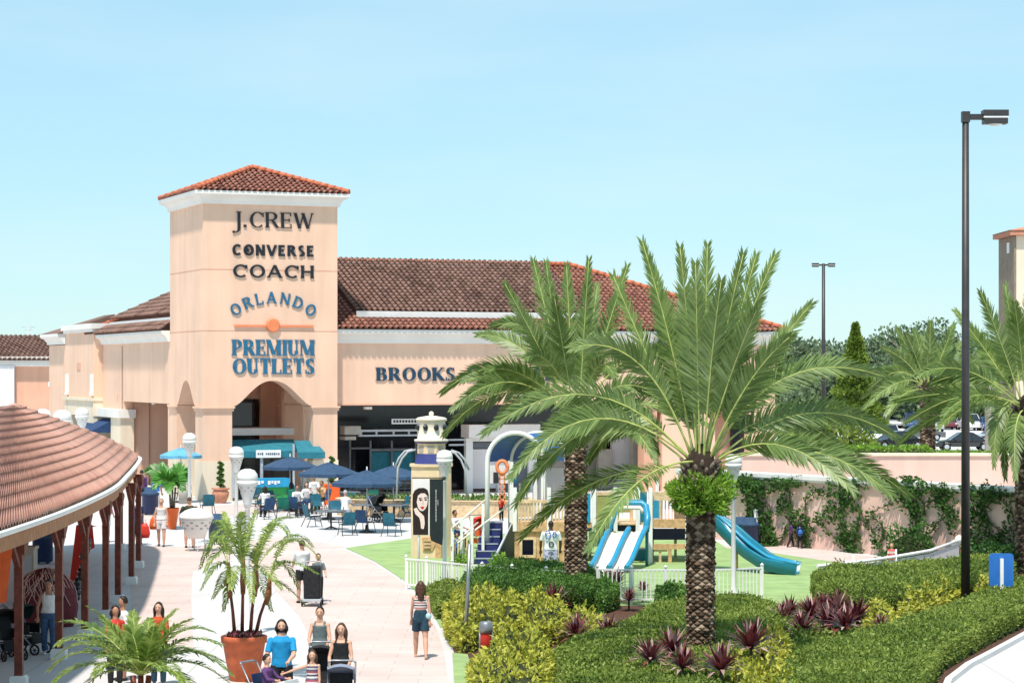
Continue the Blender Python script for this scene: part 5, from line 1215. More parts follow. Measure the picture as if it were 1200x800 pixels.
m = MB(); lbx(m, 299, 336, 570, 584, -.9, .8); m.build('cart_body', mat('green_paint', (.03,.33,.08), .5), CT)
m = MB(); lbx(m, 298, 337, 560, 570, -1.0, .9); bp_ = m.build('sign_panel', mat('sky_blue_paint', (.02,.30,.55), .5), CT)
m = MB()
for i, (a, b_) in enumerate(((302,305),(306,309),(314,317),(318,320.5),(321.5,324),(325,328))): lbx(m, a, b_, 563, 567.5-(i%2)*1.5, -1.46, .02)
m.build('sign_writing', M['white'], bp_)
def umbrella(px, D, r, zt, col, label, rz=0.0, grp='cafe umbrellas'):
    o = T('cafe_umbrella', label, 'umbrella', (X(px,D), D, 0), rz, grp)
    m = MB(); n = 8; rise = r*.36; V = []
    ring = [(0.001, zt+rise), (r*.55, zt+rise*.52), (r, zt)]
    for rr, z in ring:
        for j in range(n*2):
            a = math.pi*j/n; k = 1 if j % 2 == 0 else .945; V.append((rr*k*math.cos(a), rr*k*math.sin(a), z-(0 if j % 2 == 0 else .02)))
    N2 = n*2; m.add(V, [(i*N2+j, i*N2+(j+1) % N2, (i+1)*N2+(j+1) % N2, (i+1)*N2+j) for i in range(2) for j in range(N2)])
    V2 = [(V[2*N2+j][0], V[2*N2+j][1], V[2*N2+j][2]-.14) for j in range(N2)]
    o2 = len(m.v); m.add([V[2*N2+j] for j in range(N2)]+V2, [(j, (j+1) % N2, N2+(j+1) % N2, N2+j) for j in range(N2)])
    cv = m.build('canopy', col, o)
    s = MB()
    for j in range(n): a = 2*math.pi*j/n; s.tube([(0,0,zt+rise-.04),(r*.55*math.cos(a),r*.55*math.sin(a),zt+rise*.52-.03),(r*math.cos(a),r*math.sin(a),zt-.02)], .012, 5)
    s.build('ribs', M['grey'], cv)
    MB().tube([(0,0,0),(0,0,zt+rise+.12)], .028, 8).build('pole', M['grey'], o)
    MB().lathe([(.30,0),(.30,.06),(.08,.10),(.06,.3)], n=16).build('base', M['metal'], o)
    return o
umbrella(340,106,1.22,Z(546,106),M['ublue'],'leftmost navy umbrella, in front of the cafe kiosk sign')
umbrella(385,100,1.28,Z(554,100),M['ublue'],'second navy umbrella, in front of the right tower pillar', .3)
umbrella(430,92,1.36,Z(565,92),M['ublue'],'nearest and largest navy umbrella over the teal chairs', .2)
umbrella(461,99,1.20,Z(557,99),M['ublue'],'navy umbrella partly behind the nearest one, left of the playhouse tower', .5)
umbrella(212,113,1.0,Z(533,113),mat('light_blue_canvas',(.12,.38,.55),.8),'light blue umbrella under the left arch of the tower')
def chair_proto(mt, label):
    o = T('cafe_chair', label, 'chair', (0,0,0), 0, 'cafe chairs')
    m = MB(); m.add([(-.24,-.22,.44),(.24,-.22,.44),(.24,.20,.41),(-.24,.20,.41),(-.24,-.22,.42),(.24,-.22,.42),(.24,.20,.39),(-.24,.20,.39)], [(0,1,2,3),(4,7,6,5),(0,4,5,1),(1,5,6,2),(2,6,7,3),(3,7,4,0)]); m.build('seat', mt, o)
    m = MB(); V = []
    for i in range(5):
        z = .42+.48*i/4; y = .20+.14*(i/4)+.02*math.sin(i); w_ = .23-.02*(i == 4)
        V += [(-w_,y,z),(w_,y,z),(-w_,y+.02,z),(w_,y+.02,z)]
    F_ = []
    for i in range(4): o_ = i*4; F_ += [(o_,o_+1,o_+5,o_+4),(o_+2,o_+6,o_+7,o_+3),(o_,o_+4,o_+6,o_+2),(o_+1,o_+3,o_+7,o_+5)]
    F_ += [(0,2,3,1),(16,17,19,18)]; m.add(V, F_); m.build('backrest', mt, o)
    for sx in (-1,1):
        MB().tube([(sx*.25,.34,.90),(sx*.25,.21,.42),(sx*.24,-.02,.43)], .014, 6).build('back_frame', M['metal'], o)
        MB().tube([(sx*.25,-.20,.43),(sx*.29,-.30,.0)], .016, 6).build('leg', M['metal'], o)
        MB().tube([(sx*.25,.16,.41),(sx*.29,.36,.0)], .016, 6).build('leg', M['metal'], o)
        MB().tube([(sx*.27,-.22,.42),(sx*.28,-.20,.64),(sx*.28,.05,.66),(sx*.26,.29,.70)], .014, 6).build('armrest', M['metal'], o)
    return o
ca = chair_proto(M['chair'], 'x'); cb = chair_proto(M['chairb'], 'x'); cg = chair_proto(M['chairg'], 'x')
chairs = [ # px, base py, rot deg(0 = back away from camera), proto, label
 (407,627,200,ca,'teal chair nearest the camera, left of the wheel-like table stand'),(428,624,150,cb,'blue chair between the two nearest teal chairs, back to camera'),(459,628,160,ca,'teal chair nearest the playhouse tower, turned away'),
 (366,617,120,ca,'teal chair with a white cloth on it, left of the near round table'),(394,612,10,ca,'teal chair behind the near round table, facing the camera'),(372,604,20,ca,'teal chair at the diners table, far side right'),
 (332,607,185,cg,'bright green chair with its back to the camera'),(312,608,215,cb,'dark blue chair left of the green chair'),(348,606,150,cb,'dark blue chair right of the green chair'),(300,601,240,ca,'teal chair at the left end of the terrace by the lamp post'),
 (345,592,0,ca,'teal chair behind the seated diners'),(408,601,340,ca,'teal chair behind the near table in the second row'),(441,606,30,cb,'blue chair in the second row under the largest umbrella'),(440,598,20,cg,'dark green chair half hidden under the largest umbrella'),
 (470,606,300,ca,'teal chair beside the right table near the playhouse'),(480,612,90,cb,'blue chair at the right table, hidden partly by the playhouse'),(298,593,200,ca,'small teal chair behind the lamp post, far left row'),(378,596,300,cb,'blue chair beside the orange planter'),
 (243,603,200,ca,'teal chair seen right of the left tower pillar foot'),(210,588,250,ca,'light teal chair under the tower arcade at left'),(216,584,170,cb,'dark chair in the tower arcade shade'),(323,598,60,ca,'teal chair just left of the ice cream cart')]
used = set()
for px, py, rz, pr_, lb in chairs:
    p = G(px, py)
    if id(pr_) in used: o = dup(pr_, p, R(rz), lb)
    else: used.add(id(pr_)); pr_.location = p; pr_.rotation_euler = (0,0,R(rz)); pr_['label'] = lb
def table(px, py, r, lb):
    p = G(px, py); o = T('cafe_table', lb, 'table', p, 0, 'round cafe tables')
    MB().lathe([(r*.97,.70),(r,.71),(r,.735),(r*.97,.745),(.001,.745)], n=24).build('tabletop', M['teak'], o)
    MB().tube([(0,0,.03),(0,0,.70)], .035, 8).build('pedestal', M['metal'], o)
    m = MB()
    for i in range(4): a = math.pi/4+i*math.pi/2; m.tube([(0,0,.12),(.32*math.cos(a),.32*math.sin(a),.02)], .02, 6)
    m.build('foot', M['metal'], o)
table(388,620,.62,'near round table with a dark top right of the white cloth chair'); table(352,603,.6,'round table where the diners sit'); table(425,612,.45,'round table under the largest umbrella')
table(462,612,.6,'round table near the playhouse tower'); table(312,600,.5,'round table left of the green chair'); table(410,595,.5,'far round table behind the near one')
for i, (px, py, lb) in enumerate(((383,619,'white plate on the near round table, left one'),(392,620,'white plate on the near round table, right one'),(350,603,'white plate in front of the diners'))):
    p = G(px, py); o = MB().lathe([(.05,0),(.12,.015),(.125,.02),(.001,.012)], n=14).build('plate', M['white'], None, (p.x, p.y, .748)); tag(o, lb, 'plate', 'plates on cafe tables')
# cloth over chair
p = G(366,617); m = MB()
for (a,b,c,d) in (((-.26,-.24,.47),(.26,-.24,.47),(.26,.22,.45),(-.26,.22,.45)),((-.25,.20,.46),(.25,.20,.46),(.24,.33,.84),(-.24,.33,.84)),((-.27,-.25,.47),(.27,-.25,.47),(.30,-.28,.20),(-.24,-.29,.16))): m.quad(a,b,c,d)
o = m.build('draped_cloth', M['lav'], None, p+Vector((0,0,.015))); o.rotation_euler = (0,0,R(120)); tag(o, 'white striped cloth draped over a teal chair left of the near table', 'cloth')
# bicycle-like round stand: wheelchair/stroller wheel by the near chairs
def stroller(loc, rz, label, hood, seat, kind='stroller', s=1.0, group='strollers'):
    o = T('stroller', label, kind, loc, rz, group); o.scale = (s,s,s)
    m = MB()
    for sx in (-1,1):
        m.tube([(sx*.24,.42,1.02),(sx*.24,.20,.62),(sx*.24,-.30,.14)], .016, 6); m.tube([(sx*.24,.10,.52),(sx*.27,.32,.12)], .016, 6)
    m.tube([(-.24,.42,1.02),(-.20,.47,1.05),(.20,.47,1.05),(.24,.42,1.02)], .02, 6); m.tube([(-.24,-.1,.35),(.24,-.1,.35)], .014, 6)
    m.build('frame', M['steel'], o)
    m = MB(); m.add([(-.2,-.22,.42),(.2,-.22,.42),(.2,.12,.40),(-.2,.12,.40),(.2,.24,.86),(-.2,.24,.86),(-.2,-.28,.22),(.2,-.28,.22)], [(0,1,2,3),(3,2,4,5),(0,6,7,1)])
    m.box((-.21,0,.52),(.03,.34,.2)); m.box((.21,0,.52),(.03,.34,.2)); m.box((0,.08,.26),(.36,.36,.16)); m.build('seat', seat, o)
    if hood:
        m = MB(); V = []; n = 8
        for i in range(n+1):
            a = math.pi*.02+math.pi*.62*i/n
            for sx in (-1,-.5,0,.5,1): V.append((sx*.23*(1-.0*abs(sx)), .10+.30*math.cos(a)*1.0-.02, .70+.34*math.sin(a)*(1-.18*sx*sx)))
        m.add(V, [(i*5+j, i*5+j+1, (i+1)*5+j+1, (i+1)*5+j) for i in range(n) for j in range(4)])
        for sx in (-1,1): m.add([(sx*.23,.08,.70)]+[V[i*5+(0 if sx < 0 else 4)] for i in range(n+1)], [(0,i+1,i+2) for i in range(n)])
        m.build('hood', hood, o)
    else:
        m = MB(); m.box((0,-.34,.70),(.44,.26,.05)); m.box((0,-.46,.74),(.44,.03,.08)); m.build('tray', M['white'], o)
    for x_, y_, r_ in ((-.24,-.32,.10),(.24,-.32,.10),(-.27,.32,.13),(.27,.32,.13)):
        w_ = MB(); P = []
        for k in range(16):
            a = 2*math.pi*k/16; P.append((x_, y_+r_*math.cos(a), r_+.01+r_*math.sin(a)))
        w_.tube(P+[P[0],P[1]], .022, 6); w_.box((x_,y_,r_),(.03,.04,.04))
        for k in range(3): a = math.pi*k/3; w_.bar((x_,y_+r_*math.cos(a),r_+r_*math.sin(a)),(x_,y_-r_*math.cos(a),r_-r_*math.sin(a)),.012)
        w_.build('wheel', M['rubber'], o)
    return o
def bin_(px, py, h, r, col, label, name='trash_bin', lid=None):
    p = G(px, py); o = T(name, label, 'bin', p, 0, 'navy trash bins')
    MB().lathe([(r*.92,.06),(r,.10),(r,h*.70),(r*1.04,h*.71)], n=20).build('body', col, o)
    MB().lathe([(r*1.06,h*.71),(r*1.08,h*.78),(r*.92,h*.83),(r*.72,h*.84),(r*.70,h*.98),(r*.55,h),(.001,h)], n=20).build('lid', lid or M['ublue'], o)
    m = MB()
    for a in (.8,2.4,3.9,5.5): m.box((r*.7*math.cos(a),r*.7*math.sin(a),.04),(.06,.06,.08))
    m.build('feet', M['metal'], o)
bin_(50,660,1.15,.33,M['navyp'],'navy trash bin seen between the canopy posts'); bin_(176,603,1.2,.36,M['navyp'],'navy trash bin beyond the canopy, behind the people'); bin_(254,633,.98,.30,M['navyp'],'navy trash bin in the open plaza, right of the nearest lamp dome')
bin_(868,640,1.05,.32,M['navyp'],'navy bin behind the teal slide, left of the pair', ); bin_(879,641,1.05,.32,M['navyp'],'navy bin behind the teal slide, right of the pair')
o = T('urn_bin', 'beige waste urn with a white globe top behind the glossy palm', 'bin', G(215,590)); MB().lathe([(.22,0),(.26,.9)], n=16).build('body', M['khaki'], o); MB().ell((0,0,1.0),(.24,.24,.2)).build('dome', M['white'], o)
# red stall under canopy
def tent(px, D, w_, h, lab, col, cat, name):
    o = T(name, lab, cat, (X(px,D), D, 0)); m = MB()
    m.add([(-w_/2,0,0),(-w_*.15,0,h),(w_*.42,0,h),(w_/2,0,h*.72),(w_*.12,0,h*.66),(-w_*.28,0,0)], [(0,1,2,3,4,5)]); m.add([(-w_/2,.12,0),(-w_*.15,.12,h),(w_*.42,.12,h),(w_/2,.12,h*.72),(w_*.12,.12,h*.66),(-w_*.28,.12,0)], [(5,4,3,2,1,0)])
    m.add([(-w_*.15,0,h),(w_*.42,0,h),(w_*.42,.9,h-.1),(-w_*.15,.9,h-.1)], [(0,1,2,3)])
    m.build('canvas', col, o); return o
o = tent(94, 63, .72, 2.15, 'red canvas display stand under the canopy', M['red'], 'display stand', 'display_stand')
b = T('black_bags', 'string of shiny black bags hanging on the red display stand', 'bags', (X(97,62.6), 62.6, 0)); random.seed(5)
for i in range(12): m = MB(); m.ell((.12-.30*(i/11)+random.uniform(-.04,.04), random.uniform(-.05,.05), 1.75-.115*i*1.15),(.10,.09,.11)); m.build('bag', mat('shiny_black_vinyl',(.01,.01,.012),.15,spec=.8), b)
o = T('netting_cart', 'dome of maroon and white streaked netting behind the woman in the white tank top', 'cart', (X(52,58), 58, 0))
MB().ell((0,.15,.5),(.80,.35,.93),16,10).build('cover', M['maroon'], o)
m = MB(); random.seed(71)
for i in range(46):
    a0_ = random.uniform(-2.9,-.2); e0_ = random.uniform(.0,.5); a1_ = a0_+random.uniform(-.8,.8); e1_ = min(1.45, e0_+random.uniform(.5,1.1))
    m.tube([(.82*math.cos(a0_+(a1_-a0_)*t)*math.cos(e0_+(e1_-e0_)*t), .15+.37*math.sin(a0_+(a1_-a0_)*t)*math.cos(e0_+(e1_-e0_)*t), .5+.95*math.sin(e0_+(e1_-e0_)*t)) for t in (0,.33,.66,1)], .008, 4)
m.build('netting', M['pinkw'], o)
o = T('grey_cabinet', 'grey-green cabinet under the canopy at the left edge', 'cabinet', (X(30,60), 60, 0)); m = MB(); m.box((0,0,.9),(.5,.5,1.7)); m.build('body', M['khaki'], o); m = MB(); m.box((0,0,1.78),(.56,.56,.08)); m.build('top', M['khaki'], o); m=MB(); m.box((0,-.26,.9),(.4,.02,1.4)); m.build('door', M['grey'], o)
o = T('hanging_banner', 'orange-red pennant hanging under the canopy edge at the far left', 'banner', (X(6,46), 46, 0)); m = MB(); m.add([(-.12,0,3.0),(.16,0,3.0),(.02,0,1.75),(-.12,0,1.75),(-.12,.02,3.0),(.16,.02,3.0),(.02,.02,1.75),(-.12,.02,1.75)],[(0,1,2,3),(4,7,6,5)]); m.build('cloth', M['orange'], o); MB().tube([(-.14,.01,3.02),(.2,.01,3.02)],.015,6).build('rod', M['metal'], o)
# portrait banner on the lamp post
D = 69; o = T('portrait_banner', 'double banner with a dark-haired woman portrait beside a black panel', 'banner', (X(503,D), D-.2, 0))
x0, xm, x1 = X(484,D)-X(503,D), X(503.5,D)-X(503,D), X(519.5,D)-X(503,D); zt_, zb2 = Z(560.5,D), Z(626,D)
m = MB(); m.box(((x0+xm)/2,0,(zt_+zb2)/2),(xm-x0,.03,zt_-zb2)); m.build('white_panel', M['white'], o)
m = MB(); m.add([(xm+.01,-.015,zt_),(x1,-.015,zt_),(x1,-.015,zb2-.02),(x1-.02,-.015,zb2-.30),(xm+.05,-.015,zb2-.16),(xm+.01,-.015,zb2+.0),(xm+.01,.015,zt_),(x1,.015,zt_),(x1,.015,zb2-.02),(x1-.02,.015,zb2-.30),(xm+.05,.015,zb2-.16),(xm+.01,.015,zb2)], [(0,1,2,3,4,5),(11,10,9,8,7,6),(0,6,7,1),(1,7,8,2),(2,8,9,3)]); m.build('black_panel', mat('dark_green_black_cloth',(.012,.022,.022),.8), o)
def bq(pts, nm_, mt_, k):
    m = MB(); s = .151; P = [((a-162)/108.*(xm-x0)+x0, zt_-(b_-12)/430.*(zt_-zb2)) for a, b_ in pts]; m.prism(P, -.02-k, -.016); m.build(nm_, mt_, o)
pale = mat('printed_pale_skin', (.80,.66,.58), .7, .02)
bq([(175,100),(200,82),(235,80),(258,95),(266,130),(264,200),(262,300),(262,440),(164,440),(163,300),(160,200),(162,130)], 'printed_hair', M['haird'], .004)
bq([(196,140),(215,122),(240,122),(256,140),(260,175),(255,215),(245,240),(228,258),(210,254),(196,232),(188,190)], 'printed_face', pale, .008)
bq([(168,240),(188,232),(205,262),(222,280),(236,300),(240,350),(234,395),(216,392),(212,340),(205,308),(180,282)], 'printed_arm', pale, .010)
bq([(212,226),(224,221),(238,226),(232,240),(220,241)], 'printed_lips', M['red'], .014)
bq([(202,170),(216,164),(222,172),(212,180)], 'printed_eye', M['haird'], .014); bq([(236,170),(248,164),(256,170),(246,178)], 'printed_eye', M['haird'], .014)
bq([(200,158),(218,152),(222,156),(202,163)], 'printed_brow', M['haird'], .015); bq([(234,154),(252,150),(256,156),(236,159)], 'printed_brow', M['haird'], .015)
bq([(222,160),(230,160),(233,206),(222,208)], 'printed_nose', mat('printed_shadow_skin',(.66,.50,.43),.7,.02), .012)
m = MB(); random.seed(9)
for i in range(26): 
    zz = zt_-.32-.036*i; m.box((xm+.19,-.018,zz),(random.choice((.02,.03,.035)),.006,.016))
for i in range(4): m.box((xm+.245,-.018,zt_-.62-.04*i),(.02,.006,.02))
m.build('vertical_writing', M['lav'], o)
m = MB(); m.tube([(x0-.02,0,zt_+.03),(X(523,D)-X(503,D),0,zt_+.03)],.018,6); m.ell((x1+.02,0,zt_+.02),(.06,.05,.06)); m.build('bracket', M['metal'], o)
m = MB(); m.tube([(X(491,D)-X(503,D),.04,0),(X(491,D)-X(503,D),.04,zt_)],.035,8); m.build('post', M['white'], o)
# ================================================================== playground
# -- lighthouse playhouse
D = 80; LH = T('lighthouse_playhouse', 'cream lighthouse-shaped playhouse tower with navy bands and a finial', 'playhouse', (X(505.5,D), D, 0))
q = D/F
def zz(y): return CAMH-(y-HZ)*q
c8 = math.pi/8
m = MB(); m.lathe([(26*q,0),(25.5*q,zz(640)),(25*q,zz(546))], n=8, ph=c8, sm=False); m.lathe([(27*q,zz(546)),(27*q,zz(543))], n=8, ph=c8, sm=False); m.build('lower_body', M['pplastic'], LH)
m = MB(); m.lathe([(21.5*q,zz(545)),(17.5*q,zz(531))], n=8, ph=c8, sm=False); m.build('navy_skirt', mat('navy_roof_plastic',(.04,.05,.20),.4), LH)
m = MB(); m.lathe([(17.3*q,zz(531)),(17.3*q,zz(520)),(18*q,zz(519))], n=8, ph=c8, sm=False); mid = m.build('middle_stage', M['pplastic'], LH)
for i in range(8):
    a = c8+i*math.pi/4+math.pi/8; rr = 17.4*q*math.cos(c8); w_ = MB(); w_.box((rr*math.cos(a),rr*math.sin(a),zz(525.5)),(.03,.20,.22),rz=a); w_.build('window', M['khaki'], mid)
m = MB(); m.lathe([(18*q,zz(519)),(18.6*q,zz(517.5)),(18*q,zz(517))], n=24); m.build('navy_band', mat('navy_roof_plastic',(.04,.05,.20),.4), LH)
m = MB(); m.lathe([(20*q,zz(517)),(20*q,zz(514.5)),(16.5*q,zz(514)),(16.2*q,zz(494)),(17*q,zz(493))], n=24); up_ = m.build('upper_stage', mat('pale_cream_plastic',(.78,.68,.54),.5,.04), LH)
for i in range(8):
    a = -math.pi/2+(i-.5)*math.pi/4; rr = 16.3*q; w_ = MB(); w_.ell((rr*math.cos(a),rr*math.sin(a),zz(500.5)),(.09,.09,.11)); w_.build('porthole', M['dark'], up_)
m = MB(); m.lathe([(18*q,zz(493)),(18.3*q,zz(490.5)),(16*q,zz(489)),(6*q,zz(487.2)),(2.2*q,zz(487)),(3.2*q,zz(485)),(2.2*q,zz(482.5)),(.001,zz(481.5))], n=24); m.build('cap', mat('pale_cream_plastic',(.78,.68,.54),.5,.04), LH)
m = MB(); x_ = 1*q; P = [(-10*q,zz(628)),(2*q,zz(627)),(6*q,zz(634)),(2*q,zz(643)),(-9*q,zz(643))]
m.prism([(a,b) for a,b in P], -26*q*math.cos(c8)-.03, -26*q*math.cos(c8)+.03); hx_ = m.build('hex_window', M['wood'], LH)
for i in range(3): w_ = MB(); w_.box((-4*q,-26*q*math.cos(c8)-.05,zz(631+i*4)),(8*q,.05,.06)); w_.build('slat', M['wood2'], hx_)
m = MB(); m.box((9*q,-25.5*q*math.cos(c8)+.1,zz(640)),(7*q,.3,1.0)); m.build('brace', M['wood'], LH)
for sg, xs in ((-1, ((487,527),(478,529),(471,537),(466,548))), (1, ((524,528),(533,531),(540,539),(545,551)))):
    m = MB(); m.tube([(X(a,D)-X(505.5,D),.2,zz(b)) for a, b in xs]+[(X(xs[-1][0],D)-X(505.5,D)+sg*.05,.2,zz(585))], .035, 8); m.tube([(X(a,D)-X(505.5,D)+sg*.12,.5,zz(b)) for a, b in xs], .035, 8); m.build('curved_rail', M['grey'], LH)
# -- curved timber bench wall with plants (round planter)
for (px, py, r_, lb, a0, a1) in ((455,605,2.3,'curved tan timber ring planter left of the playhouse tower',20,340),(558,606,2.6,'curved tan timber ring planter right of the playhouse tower',0,360)):
    p = G(px, py); o = T('ring_planter', lb, 'planter', (p.x, p.y+1.5, 0)); m = MB(); V = []; n = 40
    for i in range(n+1):
        a = 2*math.pi*i/n
        for rr, z in ((r_,.0),(r_*1.0,.62),(r_*1.04,.72),(r_*.9,.74),(r_*.88,.5)): V.append((rr*math.cos(a), rr*math.sin(a)*.8, z))
    m.add(V, [(i*5+j, (i+1)*5+j, (i+1)*5+j+1, i*5+j+1) for i in range(n) for j in range(4)]); m.build('rim', M['wood2'], o)
    n_ = 900; a = RNG.uniform(0,6.28,n_); rr = np.sqrt(RNG.uniform(0,1,n_))*r_*.85
    leaves('plants', np.stack([np.cos(a)*rr, np.sin(a)*rr*.8, RNG.uniform(.45,.85,n_)],axis=1), np.tile([0,0,1.],(n_,1)), .16, M['leafdark'], o)
# -- main play deck
D = 77.5; PD = T('play_structure', 'long tan wooden play structure with decks, balustrades, panels and stairs', 'play structure', (0, D, 0))
def pb_(m, pxa, pxb, pya, pyb, y, dep=.1, mi=0):
    DD = D+y; za, zb = Z(pyb,DD), Z(pya,DD); m.box(((X(pxa,DD)+X(pxb,DD))/2, y, (max(0,za)+zb)/2), (X(pxb,DD)-X(pxa,DD), dep, zb-max(0,za)))
def part(nm_, mt_, boxes, par=None):
    m = MB()
    for b in boxes: pb_(m, *b)
    return m.build(nm_, mt_, par or PD)
# left deck house
part('lower_panel', M['wood'], [(603,668,622,629,0,.12),(603,609,629,661,0,.12),(628,633,629,661,.001,.12),(655,668,629,661,0,.12),(609,655,652,661,-.002,.12)])
part('window_rim', M['wood2'], [(609,628,629,632,-.08,.08),(609,612,632,650,-.08,.08),(625,628,632,650,-.08,.08),(609,628,650,653,-.08,.08)])
part('window_rim', M['wood2'], [(634,655,629,632,-.08,.08),(634,637,632,650,-.08,.08),(652,655,632,650,-.08,.08),(634,655,650,653,-.08,.08)])
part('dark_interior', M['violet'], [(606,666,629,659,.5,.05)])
part('inner_panel', M['olive'], [(640,650,632,651,.3,.04)]); 
part('deck_fascia', M['wood'], [(602,668,611,622,-.05,.2),(668,700,612,618,.05,.15)])
part('deck', M['wood2'], [(600,830,610,612,1.2,2.4)])
part('hand_rail', M['wood2'], [(603,668,585.5,589,-.05,.12)])
bl_ = MB()
for a in range(606, 668, 4): pb_(bl_, a, a+2.2, 589, 611, -.05, .05)
bl_.build('balusters', M['wood2'], PD)
for a in (601, 641, 694, 719, 745, 760): part('post', M['white'], [(a, a+4.5, 571, 661 if a in (760,) else 622, -.12, .16)])
part('post', M['white'], [(803,808,575,661,-.1,.16)])
part('post', M['white'], [(768,772,560,590,1.6,.16)]); part('post', M['white'], [(667,671,562,612,1.6,.16)])
part('blue_panel', M['slide'], [(685.5,692,578,612,-.02,.08)])
part('olive_panel', M['olive'], [(700,716,580,608,-.04,.06)]); part('olive_panel', M['olive'], [(725,738,580,600,.6,.06)])
part('panel_frame', M['wood2'], [(697,719,576,580,-.04,.1),(697,700,580,611,-.04,.1),(716,719,580,611,-.04,.1),(697,719,608,611,-.045,.1)])
part('panel_frame', M['wood2'], [(722,742,575,579,.6,.1),(722,725,579,611,.6,.1),(738,742,579,611,.6,.1)])
part('teal_panel', M['slidet'], [(750,758,576,611,.5,.06)])
part('blue_window_panel', M['slide'], [(766,772,586,607,-.06,.06)])
part('upper_fascia', M['wood2'], [(762,806,576,586,0,.10),(762,766,586,608,0,.10),(772,775,586,608,0,.10),(790,806,586,608,.3,.06)])
part('deck_fascia', M['wood'], [(762,812,608,618,-.05,.2)])
part('climbing_net', M['pinkw'], [(775+i*4,776.5+i*4,586,608,.1,.04) for i in range(4)])
part('under_deck_shade', M['violet'], [(763,806,619,632,1.4,.08),(686,745,612,622,1.4,.08)])  # dark boards stand for the shade under the deck
part('lower_frame', M['wood'], [(761,812,637,643,-.02,.14),(761,765,643,668,-.02,.12),(783,787,643,668,-.02,.12),(806,811,643,668,-.02,.12)])
part('lower_window', M['wood2'], [(766,782,643.5,646,-.01,.06),(772,775,646,664,-.01,.05)])
part('tunnel', M['slidet'], [(730,760,642,665,1.2,.7)])
part('sail_panel', M['slidew'], [(690,722,622,640,1.0,.05)])
m = MB(); m.add([(X(688,D),.8,Z(617,D)),(X(696,D),.8,Z(620,D)),(X(712,D),.8,Z(650,D)),(X(706,D),.8,Z(646,D)),(X(697,D),.8,Z(632,D))],[(0,1,2,3,4)]); m.add([(X(688,D),.84,Z(617,D)),(X(696,D),.84,Z(620,D)),(X(712,D),.84,Z(650,D)),(X(706,D),.84,Z(646,D)),(X(697,D),.84,Z(632,D))],[(4,3,2,1,0)]); m.build('blue_curved_brace', M['slide'], PD)
for a in (608, 660, 690, 741, 763, 790, 812): part('ground_post', M['wood'], [(a, a+3, 612, 661, 2.0, .12)])
# stairs
st = MB(); n = 6; xa, xb = X(556,D), X(580,D)
for i in range(n):
    z1 = 1.28*(i+1)/n; y = -.7+.30*i; st.box(((xa+xb)/2+.05*i, y+.15, z1/2),(xb-xa, .30-.004, z1))
stairs = st.build('stairs', mat('navy_stair_plastic',(.03,.04,.16),.4,.08), PD)
m = MB()
for i in range(n): z1 = 1.28*(i+1)/n; y = -.7+.30*i; m.box(((xa+xb)/2+.05*i, y-.003, z1-.02),(xb-xa+.01,.02,.035))
m.build('nosing', M['grey'], stairs)
m = MB(); x2 = xb+.02; P = [(0,0),(.0,.12),(2.0,1.35),(2.0,0)]
m.add([(x2,-.75,0),(x2,-.75,.25),(x2+.65,1.2,1.45),(x2+.65,1.2,0),(x2+.05,-.75,0),(x2+.05,-.75,.25),(x2+.7,1.2,1.45),(x2+.7,1.2,0)],[(0,1,2,3),(7,6,5,4),(1,5,6,2),(0,4,5,1)]); m.build('side_panel', mat('dark_navy_plastic',(.015,.03,.06),.4), stairs)
m = MB(); m.bar((x2,-.78,.26),(x2+.67,1.2,1.48),.06); m.build('side_trim', M['grey'], stairs)
for a, b, c_, d_ in ((530,618,574,581),(536,636,604,586),(528,640,560,612)):
    m = MB(); m.tube([(X(a,D-1.2),-1.2,Z(b,D-1.2)),(X(c_,D+.8),.8,Z(d_,D+.8))], .03, 8); m.build('hand_rail', M['slidew'], PD)
for a, y0_, y_ in ((530,618,-1.1),(541,606,-.9),(553,604,-.8),(566,590,-.3)): m = MB(); DD = D+y_; m.box((X(a,DD),y_,Z(y0_,DD)/2),(.09,.09,Z(y0_,DD))); m.build('rail_post', M['white'], PD)
m = MB()
for a in range(0, 8): 
    px_ = 530+a*3.4; DD = D-.9; m.box((X(px_,DD),-.9+a*.04,Z(632-a*1.6,DD)/2+.1),(.05,.04,Z(632-a*1.6,DD)-.2))
m.build('balusters', M['pplastic'], PD)
# blue vaulted roofs on white arches
for i, (pxl, yy) in enumerate(((571, .2),(598, 1.4))):
    DD = D+yy; cx = X(pxl+33, DD); r_ = X(pxl+33,DD)-X(pxl,DD); zs = Z(541, DD); rise_ = (541-507)*DD/F
    m = MB(); P = [(cx-r_, yy, 0),(cx-r_, yy, zs)]+[(cx-r_*math.cos(R(a)), yy, zs+rise_*math.sin(R(a))) for a in range(12,180,12)]+[(cx+r_,yy,zs),(cx+r_,yy,1.3)]
    m.tube(P, .075, 8); m.build('arch', M['white'], PD)
    if i == 0: first = (cx, r_, zs, rise_, yy)
def vault(c0_, c1_, y0_, y1_, r_, zs, rise_, nm_):
    m = MB(); n = 14; V = []
    for (c_, y_) in ((c0_,y0_),(c1_,y1_)):
        for k in range(n+1): a = math.pi*k/n; V.append((c_-r_*.97*math.cos(a), y_, zs+rise_*.97*math.sin(a)))
    m.add(V, [(k,k+1,n+2+k,n+1+k) for k in range(n)]); m.build(nm_, mat('blue_roof_sheet',(.02,.10,.34),.4,.08), PD)
cA, rA, zsA, riA, yA = first; cB = X(598+33, D+1.4)
vault(cA+.05, cB-.05, yA+.05, 1.35, rA, zsA, riA, 'vaulted_roof'); cC = X(625+33, D+2.6); vault(cB+.05, cC, 1.45, 2.6, rA, zsA, riA, 'vaulted_roof')
for a, yy in ((597,0.3),(625,.8),(634,.2)): part('arch_post', M['white'], [(a,a+4.5,541 if a != 634 else 560,612,yy,.14)])
